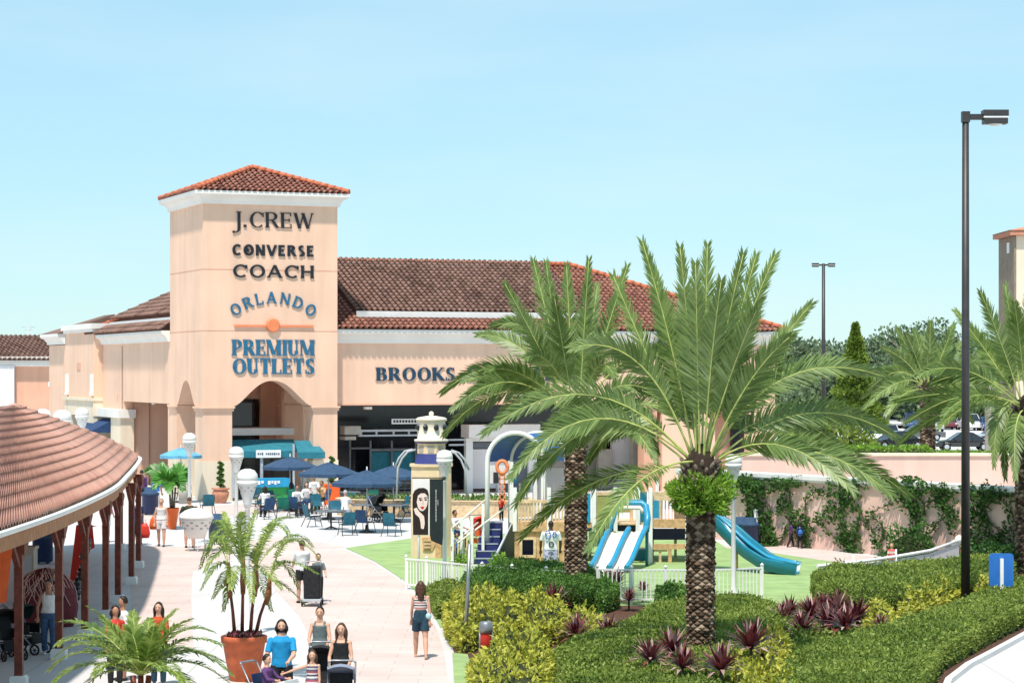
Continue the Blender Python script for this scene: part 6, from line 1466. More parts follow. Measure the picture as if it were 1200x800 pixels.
part('back_wall', M['lav'], [(628,668,548,586,2.2,.06)]); part('back_wall', M['lav'], [(574,596,545,566,2.3,.05)]); part('dark_window', M['dark'], [(578,584,553,566,2.2,.05)]); part('blue_strip', M['slide'], [(600,606,546,566,1.5,.06)])
m = MB(); DD = D+.1
for k in range(16): a = 2*math.pi*k/16
P = [(X(588.5,DD)+.17*math.cos(2*math.pi*k/16), .1, Z(547,DD)+.20*math.sin(2*math.pi*k/16)) for k in range(18)]
m.tube(P, .06, 8); m.build('life_ring', M['sorange'], PD)
m = MB(); pb_(m, 585,592,553,558,.1,.05); pb_(m,585,586.5,558,590,.1,.04); pb_(m,590.5,592,558,590,.1,.04)
for k in range(5): pb_(m,585,592,560+k*6,561.5+k*6,.1,.04)
m.build('red_ladder_panel', M['sorange'], PD)
# rocket-ish back rail with white pickets
m = MB()
for k in range(9): pb_(m, 608+k*8, 610.5+k*8, 566, 586, 1.8, .05)
m.build('back_pickets', M['lav'], PD)
# double slide
D = 76; SL = T('double_slide', 'double slide with bright blue hoop and edges and cream lanes', 'slide', (X(738,D), D, 0), 0)
def sp(px, py, y): return (X(px, D+y)-X(738,D), y, Z(py, D+y))
top = [sp(714,622,0.0), sp(737,622,0.0), sp(758,620,.0)]; bot = [sp(692,668,-2.6), sp(713,670,-2.6), sp(734,670,-2.6)]
def lane(a, b, c, d, nm_):
    m = MB(); V = []; n = 14
    for i in range(n+1):
        t = i/n; s_ = t; A = Vector(a).lerp(Vector(c), s_); B_ = Vector(b).lerp(Vector(d), s_); e = .10*math.sin(t*math.pi*2)+(.12*max(0,t-.8)/.2)
        for f_, dz in ((0,.02),(.25,-.05),(.75,-.05),(1,.02)): p = A.lerp(B_, f_); V.append((p.x, p.y, max(.05, p.z+dz+e*.4)))
    m.add(V, [(i*4+j, i*4+j+1, (i+1)*4+j+1, (i+1)*4+j) for i in range(n) for j in range(3)]); m.add([(x,y,z-.06) for x,y,z in V], [(i*4+j, (i+1)*4+j, (i+1)*4+j+1, i*4+j+1) for i in range(n) for j in range(3)]); m.build(nm_, M['slidew'], SL)
lane(top[0],top[1],bot[0],bot[1],'lane'); lane(top[1],top[2],bot[1],bot[2],'lane')
for a, b in zip(top, bot):
    m = MB(); P = []
    for i in range(15): t = i/14; p = Vector(a).lerp(Vector(b), t); e = .10*math.sin(t*math.pi*2)+(.12*max(0,t-.8)/.2); P.append((p.x, p.y, max(.10, p.z+.09+e*.4)))
    m.tube(P, .085, 8); m.build('slide_edge', M['slide'], SL)
m = MB(); m.tube([sp(713,622,.0),sp(718,606,.3),sp(722,592,.6),sp(727,589,.7),sp(752,589,.7),sp(757,593,.6),sp(759,606,.3),sp(757,622,.0)], .11, 8); m.build('hoop', M['slide'], SL)
m = MB(); m.tube([sp(722,598,.5),sp(727,594.5,.6),sp(750,594.5,.6),sp(754,600,.5)], .07, 8); m.build('hoop_lining', M['slidew'], SL)
for px_ in (714, 758): m = MB(); m.tube([sp(px_,622,.1), (sp(px_,622,.1)[0], .1, 0)], .05, 8); m.build('support', M['slidet'], SL)
# long teal slide
D = 74.5; TS = T('curved_slide', 'long dark teal wavy slide running down to the right over the turf', 'slide', (X(838,D), D, 0))
def sp(px, py, y): return Vector((X(px, D+y)-X(838,D), y, Z(py, D+y)))
path = [sp(832,606,.3),sp(842,613,.2),sp(855,624,0),(sp(872,640,-.4)),sp(886,651,-.8),sp(900,660,-1.1),sp(915,664,-1.4),sp(930,667,-1.6),sp(935,668,-1.65)]
P = []
for a, b, c, d in zip([path[0]]+path[:-2], path[:-1], path[1:], path[2:]+[path[-1]]):
    for k in range(4): t = k/4; P.append(.5*((2*b)+(c-a)*t+(2*a-5*b+4*c-d)*t*t+(3*b-a-3*c+d)*t**3))
P.append(path[-1])
V = []; prof = [(-.34,.24),(-.30,.20),(-.24,-.06),(0,-.14),(.24,-.06),(.30,.20),(.34,.24),(.36,.18),(.30,-.16),(0,-.24),(-.30,-.16),(-.36,.18)]
for i, p in enumerate(P):
    t = (P[min(i+1,len(P)-1)]-P[max(0,i-1)]).normalized(); sd = t.cross(Vector((0,0,1))).normalized(); up = sd.cross(t)
    for a, b in prof: V.append(p+sd*a+up*(b+.0))
k_ = len(prof); m = MB(); m.add(V, [(i*k_+j, i*k_+(j+1)%k_, (i+1)*k_+(j+1)%k_, (i+1)*k_+j) for i in range(len(P)-1) for j in range(k_)], sm=True)
m.add([V[i] for i in range(k_)], [tuple(range(k_))]); m.add([V[-k_+i] for i in range(k_)], [tuple(range(k_))]); m.build('trough', M['slidet'], TS)
m = MB(); m.tube([P[i]+Vector((0,.36,.22)) for i in range(0,len(P))], .05, 6); m.build('rim', M['slide'], TS)
m = MB(); m.tube([P[i]+Vector((0,-.36,.22)) for i in range(0,len(P))], .05, 6); m.build('rim', M['slide'], TS)
for i in (10, 2): m = MB(); m.tube([P[i]+Vector((0,0,-.2)), Vector((P[i].x,P[i].y,0))], .04, 8); m.build('support_post', M['wood'], TS)
# ================================================================== cars
def car(px, D, rz, col, label, kind='sedan'):
    o = T('parked_car', label, 'car' if kind != 'truck' else 'pickup truck', (X(px,D), D, 0), R(rz), 'cars in the far car park')
    L_, W_ = (4.6, 1.8) if kind == 'sedan' else (4.8, 1.9) if kind == 'suv' else (5.4, 1.95)
    h1 = .88 if kind == 'sedan' else 1.0; ht = 1.45 if kind == 'sedan' else 1.75; a = L_/2
    pr = [(-a,.32),(-a+.02,.62),(-a+.25,h1-.16),(-a+1.15,h1-.02),(a-.7,h1),(a-.06,h1-.10),(a,.62),(a-.02,.30)]
    for cx in (a-.85, -a+.85):
        pr += [(cx+.38*math.cos(R(t)), .33+.38*math.sin(R(t))*1.0) for t in (0,45,90,135,180)] if cx > 0 else [(cx+.38*math.cos(R(t)), .33+.38*math.sin(R(t))) for t in (0,45,90,135,180)]
    pr = [(p[0], max(.20,p[1])) for p in pr]
    m = MB(); m.prism(pr, -W_/2, W_/2, 'xz'); body = m.build('body', col, o)
    bv = body.modifiers.new('b','BEVEL'); bv.width = .05; bv.segments = 2; bv.limit_method = 'ANGLE'
    if kind == 'sedan': gh = [(-a+1.15,h1-.03),(-a+1.95,ht-.06),(-a+2.4,ht-.01),(a-1.7,ht-.02),(a-.75,h1-.02)]
    elif kind == 'suv': gh = [(-a+1.15,h1-.03),(-a+1.75,ht-.06),(-a+2.1,ht-.01),(a-.35,ht-.03),(a-.1,h1-.02)]
    else: gh = [(-a+1.3,h1-.03),(-a+1.9,ht-.06),(-a+2.2,ht-.01),(a-2.1,ht-.02),(a-1.9,h1-.02)]
    k = len(gh); V = []
    for sy in (-1, 1):
        for x, z in gh: V.append((x, sy*(W_/2-.05-.22*(z-h1)/(ht-h1)), z))
    m = MB(); m.add(V, [tuple(range(k)), tuple(k+i for i in reversed(range(k)))]+[(i,(i+1)%k,k+(i+1)%k,k+i) for i in range(k)]); m.build('cabin_glass', M['carglass'], o)
    m = MB(); V = []
    for x, z in gh[1:-1]:
        for sy in (-1,1): V.append((x, sy*(W_/2-.25), z+.015))
    m.add(V, [(i*2,i*2+1,i*2+3,i*2+2) for i in range(len(gh)-3)]); 
    m.build('roof', col, o)
    for sy in (-1,1):
        m = MB()
        for p, q in ((gh[0],gh[1]),(gh[-2],gh[-1]),((gh[2][0]+.45,h1),(gh[2][0]+.4,ht-.04))):
            w0 = W_/2-.04-.22*max(0,(p[1]-h1))/(ht-h1); w1 = W_/2-.04-.22*(q[1]-h1)/(ht-h1); m.bar((p[0],sy*w0,p[1]),(q[0],sy*w1,q[1]),.06,.04)
        m.build('window_pillars', col, o)
    for sx in (-1,1):
        for sy in (-1,1):
            m = MB(); P = [(sx*(a-.85)+.30*math.cos(t*math.pi/8), sy*(W_/2-.13), .32+.30*math.sin(t*math.pi/8)) for t in range(18)]
            m.prism([(sx*(a-.85)+.31*math.cos(t*math.pi/10), .32+.31*math.sin(t*math.pi/10)) for t in range(20)], sy*(W_/2-.22), sy*(W_/2-.01)); w_ = m.build('wheel', M['rubber'], o)
            m = MB(); m.prism([(sx*(a-.85)+.19*math.cos(t*math.pi/8), .32+.19*math.sin(t*math.pi/8)) for t in range(16)], sy*(W_/2-.1), sy*(W_/2+.006)); m.build('rim', M['grey'], w_)
    for sy in (-1,1):
        m = MB(); m.box((-a+.06,sy*(W_/2-.28),.66),(.10,.34,.14)); m.build('headlight', M['glass'], o)
        m = MB(); m.box((a-.03,sy*(W_/2-.24),.72),(.06,.30,.16)); m.build('tail_light', M['red'], o)
        m = MB(); m.box((gh[0][0]+.35,sy*(W_/2+.06),h1+.06),(.14,.16,.12)); m.build('mirror', col, o)
    return o
cp_ = {k: mat(k+'_car_paint', v, .22, .02, 2, spec=.6, coat=.6) for k, v in dict(black=(.015,.016,.018), white=(.78,.78,.78), silver=(.42,.44,.46), blue=(.03,.07,.22), grey=(.12,.13,.14), wine=(.16,.02,.03), tan=(.38,.32,.24)).items()}
for a in ((1129,187,0,'black','black sedan in side view behind the tall bronze pole','sedan'),(962,198,0,'white','white pickup truck in side view behind the palm fronds','truck'),(1050,191,18,'black','black sedan left of the smaller date palm trunk','sedan'),
    (1050,262,80,'silver','silver grey car in the far row, left of the blue one','suv'),(1070,258,84,'blue','dark blue car in the far row left of the palm trunk','suv'),(1136,252,90,'white','white van-like car in the far row behind the black sedan','suv'),
    (1168,205,10,'silver','silver sedan right of the black sedan, by the grey palm trunk','sedan'),(930,240,85,'white','white car in the far row next to the store end','sedan'),(1006,255,86,'tan','tan car in the far row behind the palm fronds','sedan'),
    (1028,258,88,'grey','dark grey car in the far row, half hidden by fronds','suv'),(1110,256,90,'wine','wine red car in the far row right of the palm trunk','sedan'),(1180,250,88,'grey','dark grey car in the far row at the right edge','suv'),(985,250,88,'silver','silver car in the far row right of the double-headed light pole','sedan'),(1020,200,8,'white','white car in the near row left of the black sedan','suv'),
    (946,252,88,'black','black car in the far row above the white pickup','suv'),(963,256,88,'white','white car in the far row between the black and silver ones','sedan'),(1092,246,88,'silver','silver car in the far row just right of the palm trunk','suv'),(1158,250,90,'blue','blue car in the far row beside the grey palm trunk','sedan'),(1076,214,6,'grey','dark grey car in the middle row behind the smaller date palm','sedan')):
    car(a[0],a[1],a[2],cp_[a[3]],a[4],a[5])
m = MB()
for i in range(30): m.box((X(900,262)+i*2.7, 254, .006),(.12,5,.004))
o = m.build('parking_lines', M['white']); o['kind'] = 'structure'
# ================================================================== people
def dirv(pitch, out=0, s=1): return Vector((s*math.sin(out), -math.sin(pitch)*math.cos(out), -math.cos(pitch)*math.cos(out)))
def person(label, loc, H, yaw, skin=None, hair=('short', 'haird'), top=('tee', 'white'), bottom=('pants', 'navy'), shoes='black', lean=0, head=(0,0), la=(5,8,15,0), ra=(5,8,15,0),
           ll=(0,3,0), rl=(0,-3,0), seat=None, near=False, hs=1.0, wide=1.0, fem=False, group=None, beard=False):
    """yaw 0 faces the camera. la/ra = upper-arm forward, out, elbow flex, forearm inward (deg); ll/rl = thigh forward, -, knee flex"""
    skin = skin or M['skin']; o = T('person', label, 'person', (loc[0], loc[1], loc[2] if len(loc) > 2 else 0), R(yaw), group)
    u = Vector((0,-math.sin(R(lean)),math.cos(R(lean)))); sw = (.097 if fem else .112)*H*wide; hw_ = (.088 if fem else .080)*H*wide; ww_ = (.066 if fem else .076)*H*wide
    legs = {}; hip = Vector((0,0,0))
    for s, (tf, ab, kf) in ((1, ll), (-1, rl)):
        h_ = hip+Vector((s*.048*H*wide,0,-.02*H)); kn = h_+dirv(R(tf), R(2), s)*.245*H; an = kn+dirv(R(tf-kf), R(0), s)*.235*H
        legs[s] = (h_, kn, an, R(tf-kf))
    foot = min(l[2].z for l in legs.values())-.042*H
    base = -foot if seat is None else seat+.075*H
    up = Vector((0,0,base)); hip = hip+up
    for s in legs: h_, kn, an, fa = legs[s]; legs[s] = (h_+up, kn+up, an+up, fa)
    sc_ = hip+u*.274*H; nk = hip+u*.32*H; hd = hip+u*.352*H; hc = hd+Vector((math.sin(R(head[0]))*.01, -math.sin(R(head[1]+lean))*.05*H, math.cos(R(head[1]+lean))*.052*H*hs))
    arms = {}
    for s, (af, ao, ef, ai) in ((1, la), (-1, ra)):
        sh = sc_+Vector((s*sw*.92,0,-.014*H)); el = sh+dirv(R(af), R(ao), s)*.165*H; d2 = dirv(R(af+ef), R(-ai), s); wr = el+d2*.145*H; arms[s] = (sh, el, wr, d2)
    B_ = MB()
    tors = [(-.055,hw_*.92),(0,hw_),(.06,hw_*.92),(.115,ww_),(.19,ww_*1.12),(.245,sw*.86),(.266,sw*.80),(.284,sw*.60),(.303,sw*.42),(.325,.035*H)]
    B_.tube([hip+u*t*H for t, r in tors], [r for t, r in tors], 14, flat=.64)
    B_.tube([nk-u*.02*H, hd, hc], [.038*H,.032*H,.032*H], 10)
    hr_ = (.046*H*hs, .055*H*hs, .066*H*hs)
    RM = Matrix.Rotation(R(head[0]), 3, 'Z') @ Matrix.Rotation(R(head[1]), 3, 'X')
    B_.ell(hc, hr_, 16, 12, M=RM); B_.ell(hc+RM@Vector((0,-.012*H,-.036*H*hs)), (.030*H*hs,.034*H*hs,.030*H*hs), 12, 8, M=RM)
    if near: 
        B_.ell(hc+RM@Vector((0,-.056*H*hs,-.012*H*hs)), (.0085*H,.012*H,.015*H), 8, 6)
        for s in (-1,1): B_.ell(hc+RM@Vector((s*.047*H*hs,.004*H,-.008*H)), (.006*H,.012*H,.016*H), 8, 6)
    for s in (1,-1):
        sh, el, wr, d2 = arms[s]; B_.ell(sh, (.030*H*wide**.5,)*3, 10, 8)
        k_ = (.028 if not fem else .024)*H*wide**.5
        B_.tube([sh, sh.lerp(el,.5), el], [k_*1.08,k_*.98,k_*.80], 10); B_.tube([el, el.lerp(wr,.3), wr], [k_*.82,k_*.84,k_*.52], 10)
        pm = wr+d2*.05*H; side = d2.cross(Vector((0,1,0) if abs(d2.y) < .8 else (1,0,0))).normalized(); nrm = side.cross(d2)
        B_.tube([wr-d2*.005*H, wr+d2*.02*H, pm], [.017*H,.024*H,.024*H], 8, flat=.5)
        fl_ = (.036,.043,.040,.032); rf = .0062*H
        for i in range(4):
            b0_ = pm-d2*.008*H+side*(i-1.5)*.0125*H; c_ = b0_+d2*fl_[i]*.55*H+nrm*.004*H*s; e_ = c_+(d2*.8-nrm*.55*s*(-1)).normalized()*fl_[i]*.5*H
            B_.tube([b0_, c_, e_], [rf,rf*.95,rf*.8], 6)
        b0_ = wr+d2*.018*H-side*.018*H; B_.tube([b0_, b0_+(d2*.7-side*.8).normalized()*.022*H, b0_+(d2-side*.55).normalized()*.045*H], [rf*1.2,rf*1.1,rf*.9], 6)
        h_, kn, an, fa = legs[s]; q_ = wide**.6
        B_.tube([h_+Vector((0,0,.02*H)), h_.lerp(kn,.35), kn], [.052*H*q_,.048*H*q_,.033*H*q_], 12); B_.tube([kn, kn.lerp(an,.3), an], [.033*H*q_,.034*H*q_,.020*H], 12)
        B_.tube([an+Vector((0,.02*H,-.018*H)), an+Vector((0,-.04*H,-.024*H)), an+Vector((0,-.10*H,-.034*H))], [.020*H,.020*H,.013*H], 8)
    vx = .0085 if near else .014
    fuse(B_, vx*H/1.7, skin, 'body', o, 2)
    # shoes
    if shoes:
        for s in (1,-1):
            h_, kn, an, fa = legs[s]; m = MB(); m.tube([an+Vector((0,.034*H,-.02*H)), an+Vector((0,.015*H,-.018*H)), an+Vector((0,-.05*H,-.023*H)), an+Vector((0,-.105*H,-.031*H)), an+Vector((0,-.118*H,-.034*H))], [.018*H,.025*H,.026*H,.019*H,.008*H], 10, flat=.8)
            m.build('shoe', M[shoes], o)
    # bottoms
    bt, bc = bottom; bm_ = M[bc] if isinstance(bc, str) else bc; c = MB(); g_ = .008*H
    if bt in ('pants','shorts'):
        fr_ = .97 if bt == 'pants' else .62
        c.tube([hip+u*t*H for t in (-.055,0,.06,.10)], [hw_*.95+g_,hw_+g_,hw_*.94+g_,ww_*1.06+g_], 14, flat=.68)
        for s in (1,-1):
            h_, kn, an, fa = legs[s]; q_ = wide**.6
            if bt == 'pants': c.tube([h_+Vector((0,0,.02*H)), h_.lerp(kn,.4), kn, kn.lerp(an,.5), kn.lerp(an,.97)], [.056*H*q_+g_*.5,.050*H*q_+g_,.037*H*q_+g_,.032*H*q_+g_,.026*H+g_], 12)
            else: c.tube([h_+Vector((0,0,.02*H)), h_.lerp(kn,.4), h_.lerp(kn,fr_ if fr_ < .9 else 1)], [.056*H*q_+g_*.5,.052*H*q_+g_,.050*H*q_+g_*1.2], 12)
        fuse(c, (.011 if near else .016)*H/1.7, bm_, bt, o, 1)
    elif bt in ('skirt','dress'):
        l_ = .24 if bt == 'skirt' else .30
        c.tube([hip+u*.11*H, hip+u*.05*H, hip-Vector((0,0,.03*H)), hip-Vector((0,0,l_*H))], [ww_+g_*1.3,hw_+g_,hw_*1.08+g_*1.5,hw_*1.25+g_*2], 16, flat=.75); c.build(bt, bm_, o)
    tt, tc_ = top; tm = M[tc_] if isinstance(tc_, str) else tc_; c = MB(); g_ = .009*H
    z0 = .02 if tt in ('tee','long') else .045
    if tt == 'crop': z0 = .15
    prof_ = [(t, r) for t, r in ((-.02,hw_*1.02),(.02,hw_*1.0),(.06,hw_*.94),(.115,ww_*1.04),(.19,ww_*1.14),(.245,sw*.87),(.266,sw*.80),(.284,sw*.60),(.304,sw*.42)) if t >= z0-.045]
    if tt in ('tank','crop'): prof_ = [p for p in prof_ if p[0] < .25]+[(.262,sw*.80)]
    c.tube([hip+u*t*H for t, r in prof_], [r+g_+(.010*H if t < .09 else .004*H) for t, r in prof_], 16, flat=.68)
    if tt in ('tank','crop'):
        for s in (1,-1): c.tube([hip+u*.245*H+Vector((s*sw*.62,-.050*H,0)), hip+u*.292*H+Vector((s*sw*.55,-.022*H,0)), hip+u*.300*H+Vector((s*sw*.54,.012*H,0)), hip+u*.285*H+Vector((s*sw*.53,.04*H,0)), hip+u*.25*H+Vector((s*sw*.5,.05*H,0))], [.011*H]*5, 8)
    if tt in ('tee','long'):
        for s in (1,-1):
            sh, el, wr, d2 = arms[s]; c.ell(sh, (.031*H*wide**.5,)*3, 10, 8); k_ = .0285*H*wide**.5
            if tt == 'tee': c.tube([sh, sh.lerp(el,.35), sh.lerp(el,.78)], [k_*1.12,k_*1.12,k_*1.15], 12)
            else: c.tube([sh, el], [k_*1.12,k_*.98], 12); c.tube([el, el.lerp(wr,.9)], [k_*1.0,k_*.82], 12)
    fuse(c, (.010 if near else .016)*H/1.7, tm, 'top', o, 1)
    # hair
    hk, hcol = hair; hm = M[hcol]
    if hk != 'bald':
        m = MB(); n, k = 20, 14; V = []; k2 = 1.13 if hk != 'buzz' else 1.05
        for i in range(k+1):
            ph = math.pi*i/k-math.pi/2
            for j in range(n):
                a = 2*math.pi*j/n; v = Vector((math.cos(ph)*math.cos(a), math.cos(ph)*math.sin(a), math.sin(ph))); V.append(v)
        keep = []
        for i in range(k):
            for j in range(n):
                q = [i*n+j, i*n+(j+1) % n, (i+1)*n+(j+1) % n, (i+1)*n+j]; cz = sum(V[t].z for t in q)/4; cy = sum(V[t].y for t in q)/4
                lim = {'short':-.25,'buzz':-.1,'long':-.95,'bob':-.75,'pony':-.35,'bun':-.35,'curly':-.85}[hk]
                if cz > .42-(0 if cy < -.3 else .2)-(cy+.3)*.9 and cz > lim: keep.append(q)
        W_ = [hc+RM@Vector((v.x*hr_[0]*k2*(1.12 if hk in ('curly','bob') else 1), v.y*hr_[1]*k2+.004*H, v.z*hr_[2]*k2+.004*H)) for v in V]
        m.add(W_, keep, sm=True); ho = m.build('hair', hm, o); sd_ = ho.modifiers.new('s','SOLIDIFY'); sd_.thickness = .012*H
        c = None
        if hk in ('long','curly','bob'):
            c = MB(); l_ = {'long':.17,'curly':.055,'bob':.07}[hk]*H; bk = hc+RM@Vector((0,.032*H,0))
            c.tube([bk+Vector((0,0,.03*H)), bk, bk+Vector((0,.012*H,-.06*H)), bk+Vector((0,.015*H,-l_)), bk+Vector((0,.012*H,-l_-.03*H))], [.035*H,.052*H*hs,.052*H*hs,.045*H,.02*H], 12, flat=.55)
            for s in (1,-1): c.tube([hc+RM@Vector((s*.040*H*hs,-.005*H,.035*H)), hc+RM@Vector((s*.052*H*hs,-.006*H,-.01*H)), hc+Vector((s*.052*H*hs,.004*H,-.045*H)), hc+Vector((s*.050*H,.004*H,-l_*.9))], [.012*H,.019*H,.020*H,.010*H], 8)
        elif hk == 'pony': c = MB(); bk = hc+RM@Vector((0,.062*H,.02*H)); c.tube([bk, bk+Vector((0,.02*H,-.02*H)), bk+Vector((0,.018*H,-.10*H)), bk+Vector((0,.01*H,-.17*H))], [.016*H,.022*H,.02*H,.006*H], 8)
        elif hk == 'bun': c = MB(); c.ell(hc+RM@Vector((0,.05*H,.045*H)), (.026*H,)*3, 10, 8)
        if c and hk in ('long','curly','bob'):
            rs = random.Random(int(H*1000)+int(yaw)+len(label))
            for i in range(46 if near else 22):
                az = R(-25+230*(i+.5)/(46 if near else 22)); ex, ey = math.cos(az), math.sin(az)
                w_ = rs.uniform(1.05, 1.3); ln = l_*rs.uniform(.75, 1.2)+.01*H
                p0 = hc+RM@Vector((hr_[0]*.9*ex, hr_[1]*.9*ey, .03*H)); p1 = hc+RM@Vector((hr_[0]*w_*ex, hr_[1]*w_*ey, -.015*H)); p2 = hc+Vector((hr_[0]*w_*ex*rs.uniform(.85,1.15), hr_[1]*w_*ey*.9, -ln*.6)); p3 = hc+Vector((hr_[0]*ex*rs.uniform(.8,1.2), hr_[1]*ey*.9, -ln-.02*H))
                c.tube([p0,p1,p2,p3], [.006*H,.0075*H,.006*H,.0015*H], 5)
        if c: c.build('hair_length', hm, ho)
    if near:
        for s in (1,-1):
            m = MB(); m.ell(hc+RM@Vector((s*.0185*H*hs,-.0515*H*hs,.006*H*hs)), (.0048*H,.003*H,.0030*H), 8, 6); m.build('eye', M['eye'], o)
            m = MB(); m.bar(hc+RM@Vector((s*.010*H*hs,-.0535*H*hs,.0165*H*hs)), hc+RM@Vector((s*.028*H*hs,-.048*H*hs,.0175*H*hs)), .0022*H, .0022*H); m.build('eyebrow', hm, o)
        m = MB(); m.ell(hc+RM@Vector((0,-.0545*H*hs,-.034*H*hs)), (.0110*H,.004*H,.0032*H), 10, 6); m.build('lips', M['lip'], o)
    if beard:
        m = MB(); V = []; n = 12
        for i in range(5):
            ph = R(-18-14*i)
            for j in range(n+1):
                a = R(-90-72+144*j/n); V.append(hc+RM@Vector((.0455*H*math.cos(ph)**.5*math.cos(a)*1.0, .0555*H*math.cos(ph)**.7*math.sin(a)-.004*H, .066*H*math.sin(ph)-.004*H)))
        keep = [(i*(n+1)+j, i*(n+1)+j+1, (i+1)*(n+1)+j+1, (i+1)*(n+1)+j) for i in range(4) for j in range(n) if not (i == 0 and 3 < j < 8)]
        m.add(V, keep, sm=True); m.build('beard', hm, o)
    return o, arms, legs, hip, hc
def striped(name, cols, sc_):
    m = mat(name, cols[0], .75); nt = m.node_tree; b = [n for n in nt.nodes if n.type == 'BSDF_PRINCIPLED'][0]
    tc = nt.nodes.new('ShaderNodeTexCoord'); sp_ = nt.nodes.new('ShaderNodeSeparateXYZ'); mu = nt.nodes.new('ShaderNodeMath'); mu.operation = 'MULTIPLY'; mu.inputs[1].default_value = sc_
    fr = nt.nodes.new('ShaderNodeMath'); fr.operation = 'FRACT'; rp = nt.nodes.new('ShaderNodeValToRGB'); rp.color_ramp.interpolation = 'CONSTANT'
    while len(rp.color_ramp.elements) < len(cols): rp.color_ramp.elements.new(.5)
    for i, c in enumerate(cols): rp.color_ramp.elements[i].position = i/len(cols); rp.color_ramp.elements[i].color = (*c, 1)
    nt.links.new(tc.outputs['Object'], sp_.inputs[0]); nt.links.new(sp_.outputs[2], mu.inputs[0]); nt.links.new(mu.outputs[0], fr.inputs[0]); nt.links.new(fr.outputs[0], rp.inputs[0]); nt.links.new(rp.outputs[0], b.inputs['Base Color']); return m
tee_blue = mat('bright_blue_cotton', (.01,.27,.55), .85, .10, 8, .9, 7); grey_t = mat('grey_green_cotton', (.13,.17,.17), .85, .10, 14, .9, 7); blk = mat('black_cotton', (.018,.018,.02), .9, .2, 14, .8, 8); denim = mat('blue_denim', (.05,.11,.22), .85, .15, 18, .7, 10); dden = mat('dark_denim', (.015,.05,.08), .85, .15, 18)
white_c = mat('white_cotton', (.78,.77,.76), .85, .10, 8, .9, 7); purple = mat('purple_cotton', (.10,.04,.14), .85, .10, 8, .9, 7); orange_c = mat('orange_red_cotton', (.50,.08,.02), .85, .10, 8, .9, 7); pinkc = mat('pink_cotton', (.75,.25,.45), .85, .10, 8, .9, 7)
camo = mat('olive_camouflage', (.07,.07,.03), .85, .4, 14, col2=(.015,.015,.01)); strG = striped('girl_striped_cotton', [(.6,.55,.55),(.06,.05,.09),(.62,.58,.56),(.35,.06,.10),(.10,.09,.13)], 6.5); strW = striped('striped_crop_cotton', [(.75,.7,.65),(.06,.07,.12),(.75,.7,.65),(.45,.12,.12)], 9)
printc = mat('white_blue_print_cotton', (.78,.77,.78), .85, .02, 5, col2=(.75,.74,.78)); printp = mat('white_violet_print_cotton', (.75,.73,.78), .85, .1, 16, col2=(.10,.08,.35))
A = lambda px, D, z=0: (X(px,D), D, z)
person('man with shoulder-length dark hair in a bright blue t-shirt, foreground centre left', A(330,43), 1.71, 4, hair=('curly','haird'), top=('tee',tee_blue), bottom=('shorts',blk), la=(28,6,38,22), ra=(18,12,30,-6), near=True, wide=1.12, beard=True)
person('woman with dark hair tied back in a grey-green tank top, foreground, behind the girl', A(375,45.8), 1.67, -4, hair=('bun','haird'), top=('tank',grey_t), bottom=('pants',blk), la=(22,12,50,4), ra=(26,10,50,12), near=True, fem=True)
person('woman with long fair-brown hair in a black tank top pushing a grey stroller', A(400,43), 1.65, -6, hair=('long','hairb'), top=('tank',blk), bottom=('pants',dden), la=(16,12,42,8), ra=(16,12,42,8), near=True, fem=True)
person('girl in a striped dress reaching her arm to the man in blue', A(366,42.4), 1.22, 0, hair=('long','hairb'), top=('tank',strG), bottom=('dress',strG), la=(6,6,10,0), ra=(12,72,8,-70), near=True, hs=1.15, fem=True, shoes='white')
person('boy in a purple shirt sitting in the stroller in front of the man in blue', A(313,42.3,0), 1.20, 62, hair=('short','haird'), top=('long',purple), bottom=('shorts',blk), seat=.52, ll=(84,4,80), rl=(84,-4,80), la=(40,10,50,0), ra=(40,10,50,0), near=True, hs=1.15)
stroller(A(315,42.25), R(62), 'navy stroller with white tray carrying the boy in purple', None, M['navyp'], s=1.0)
stroller(A(399,42.15), 0, 'grey hooded stroller pushed by the woman in the black tank top', mat('grey_blue_fabric', (.22,.25,.32), .8), blk, s=1.0)
stroller(A(376,44.9), 0, 'black stroller pushed by the woman in the grey-green tank top', blk, blk, s=1.02)
p = G(493,771); o, ar, lg, hp_, hc_ = person('woman walking away in a striped top and denim shorts on the pink path', p, 1.67, 186, hair=('long','hairb'), top=('crop',strW), bottom=('shorts',dden), shoes=None, la=(14,8,12,0), ra=(-12,8,10,0), ll=(18,3,6), rl=(-14,-3,14), near=True, fem=True)
hb = T('handbag', 'small pale blue handbag at the hip of the woman walking away', 'bag', (p.x+.17, p.y-.06, .92)); m = MB(); m.ell((0,0,0),(.065,.04,.07)); m.build('bag', mat('pale_blue_leather',(.42,.62,.66),.5), hb); m = MB(); m.tube([(0,0,.08),(-.03,0,.28),(-.10,.0,.50)],.008,5); m.build('strap', M['white'], hb)
person('woman in a white tank top and blue jeans under the canopy at left', A(57,52.4), 1.63, 12, skin=M['skin2'], hair=('bun','haird'), top=('tank',white_c), bottom=('pants',denim), shoes='white', la=(4,10,10,0), ra=(10,20,12,0), ll=(8,3,4), rl=(-4,-3,6), head=(-10,12), near=True, fem=True)
stroller(A(32,52.6), R(70), 'dark green stroller held by the woman in the white tank top', mat('dark_green_fabric',(.02,.05,.045),.8), M['black'], s=1.05)
stroller(A(8,51.5), R(40), 'black stroller at the far left edge under the canopy', M['black'], M['black'], s=1.05)
person('woman with long dark hair in an orange-red top behind the foreground palm', A(186,47.2), 1.62, -8, hair=('long','haird'), top=('tee',orange_c), bottom=('pants',dden), near=True, fem=True)
person('person in a red top and dark hair, left one behind the foreground palm', A(135,47), 1.58, 20, skin=M['skin2'], hair=('bob','haird'), top=('tee','red'), bottom=('pants','black'), fem=True)
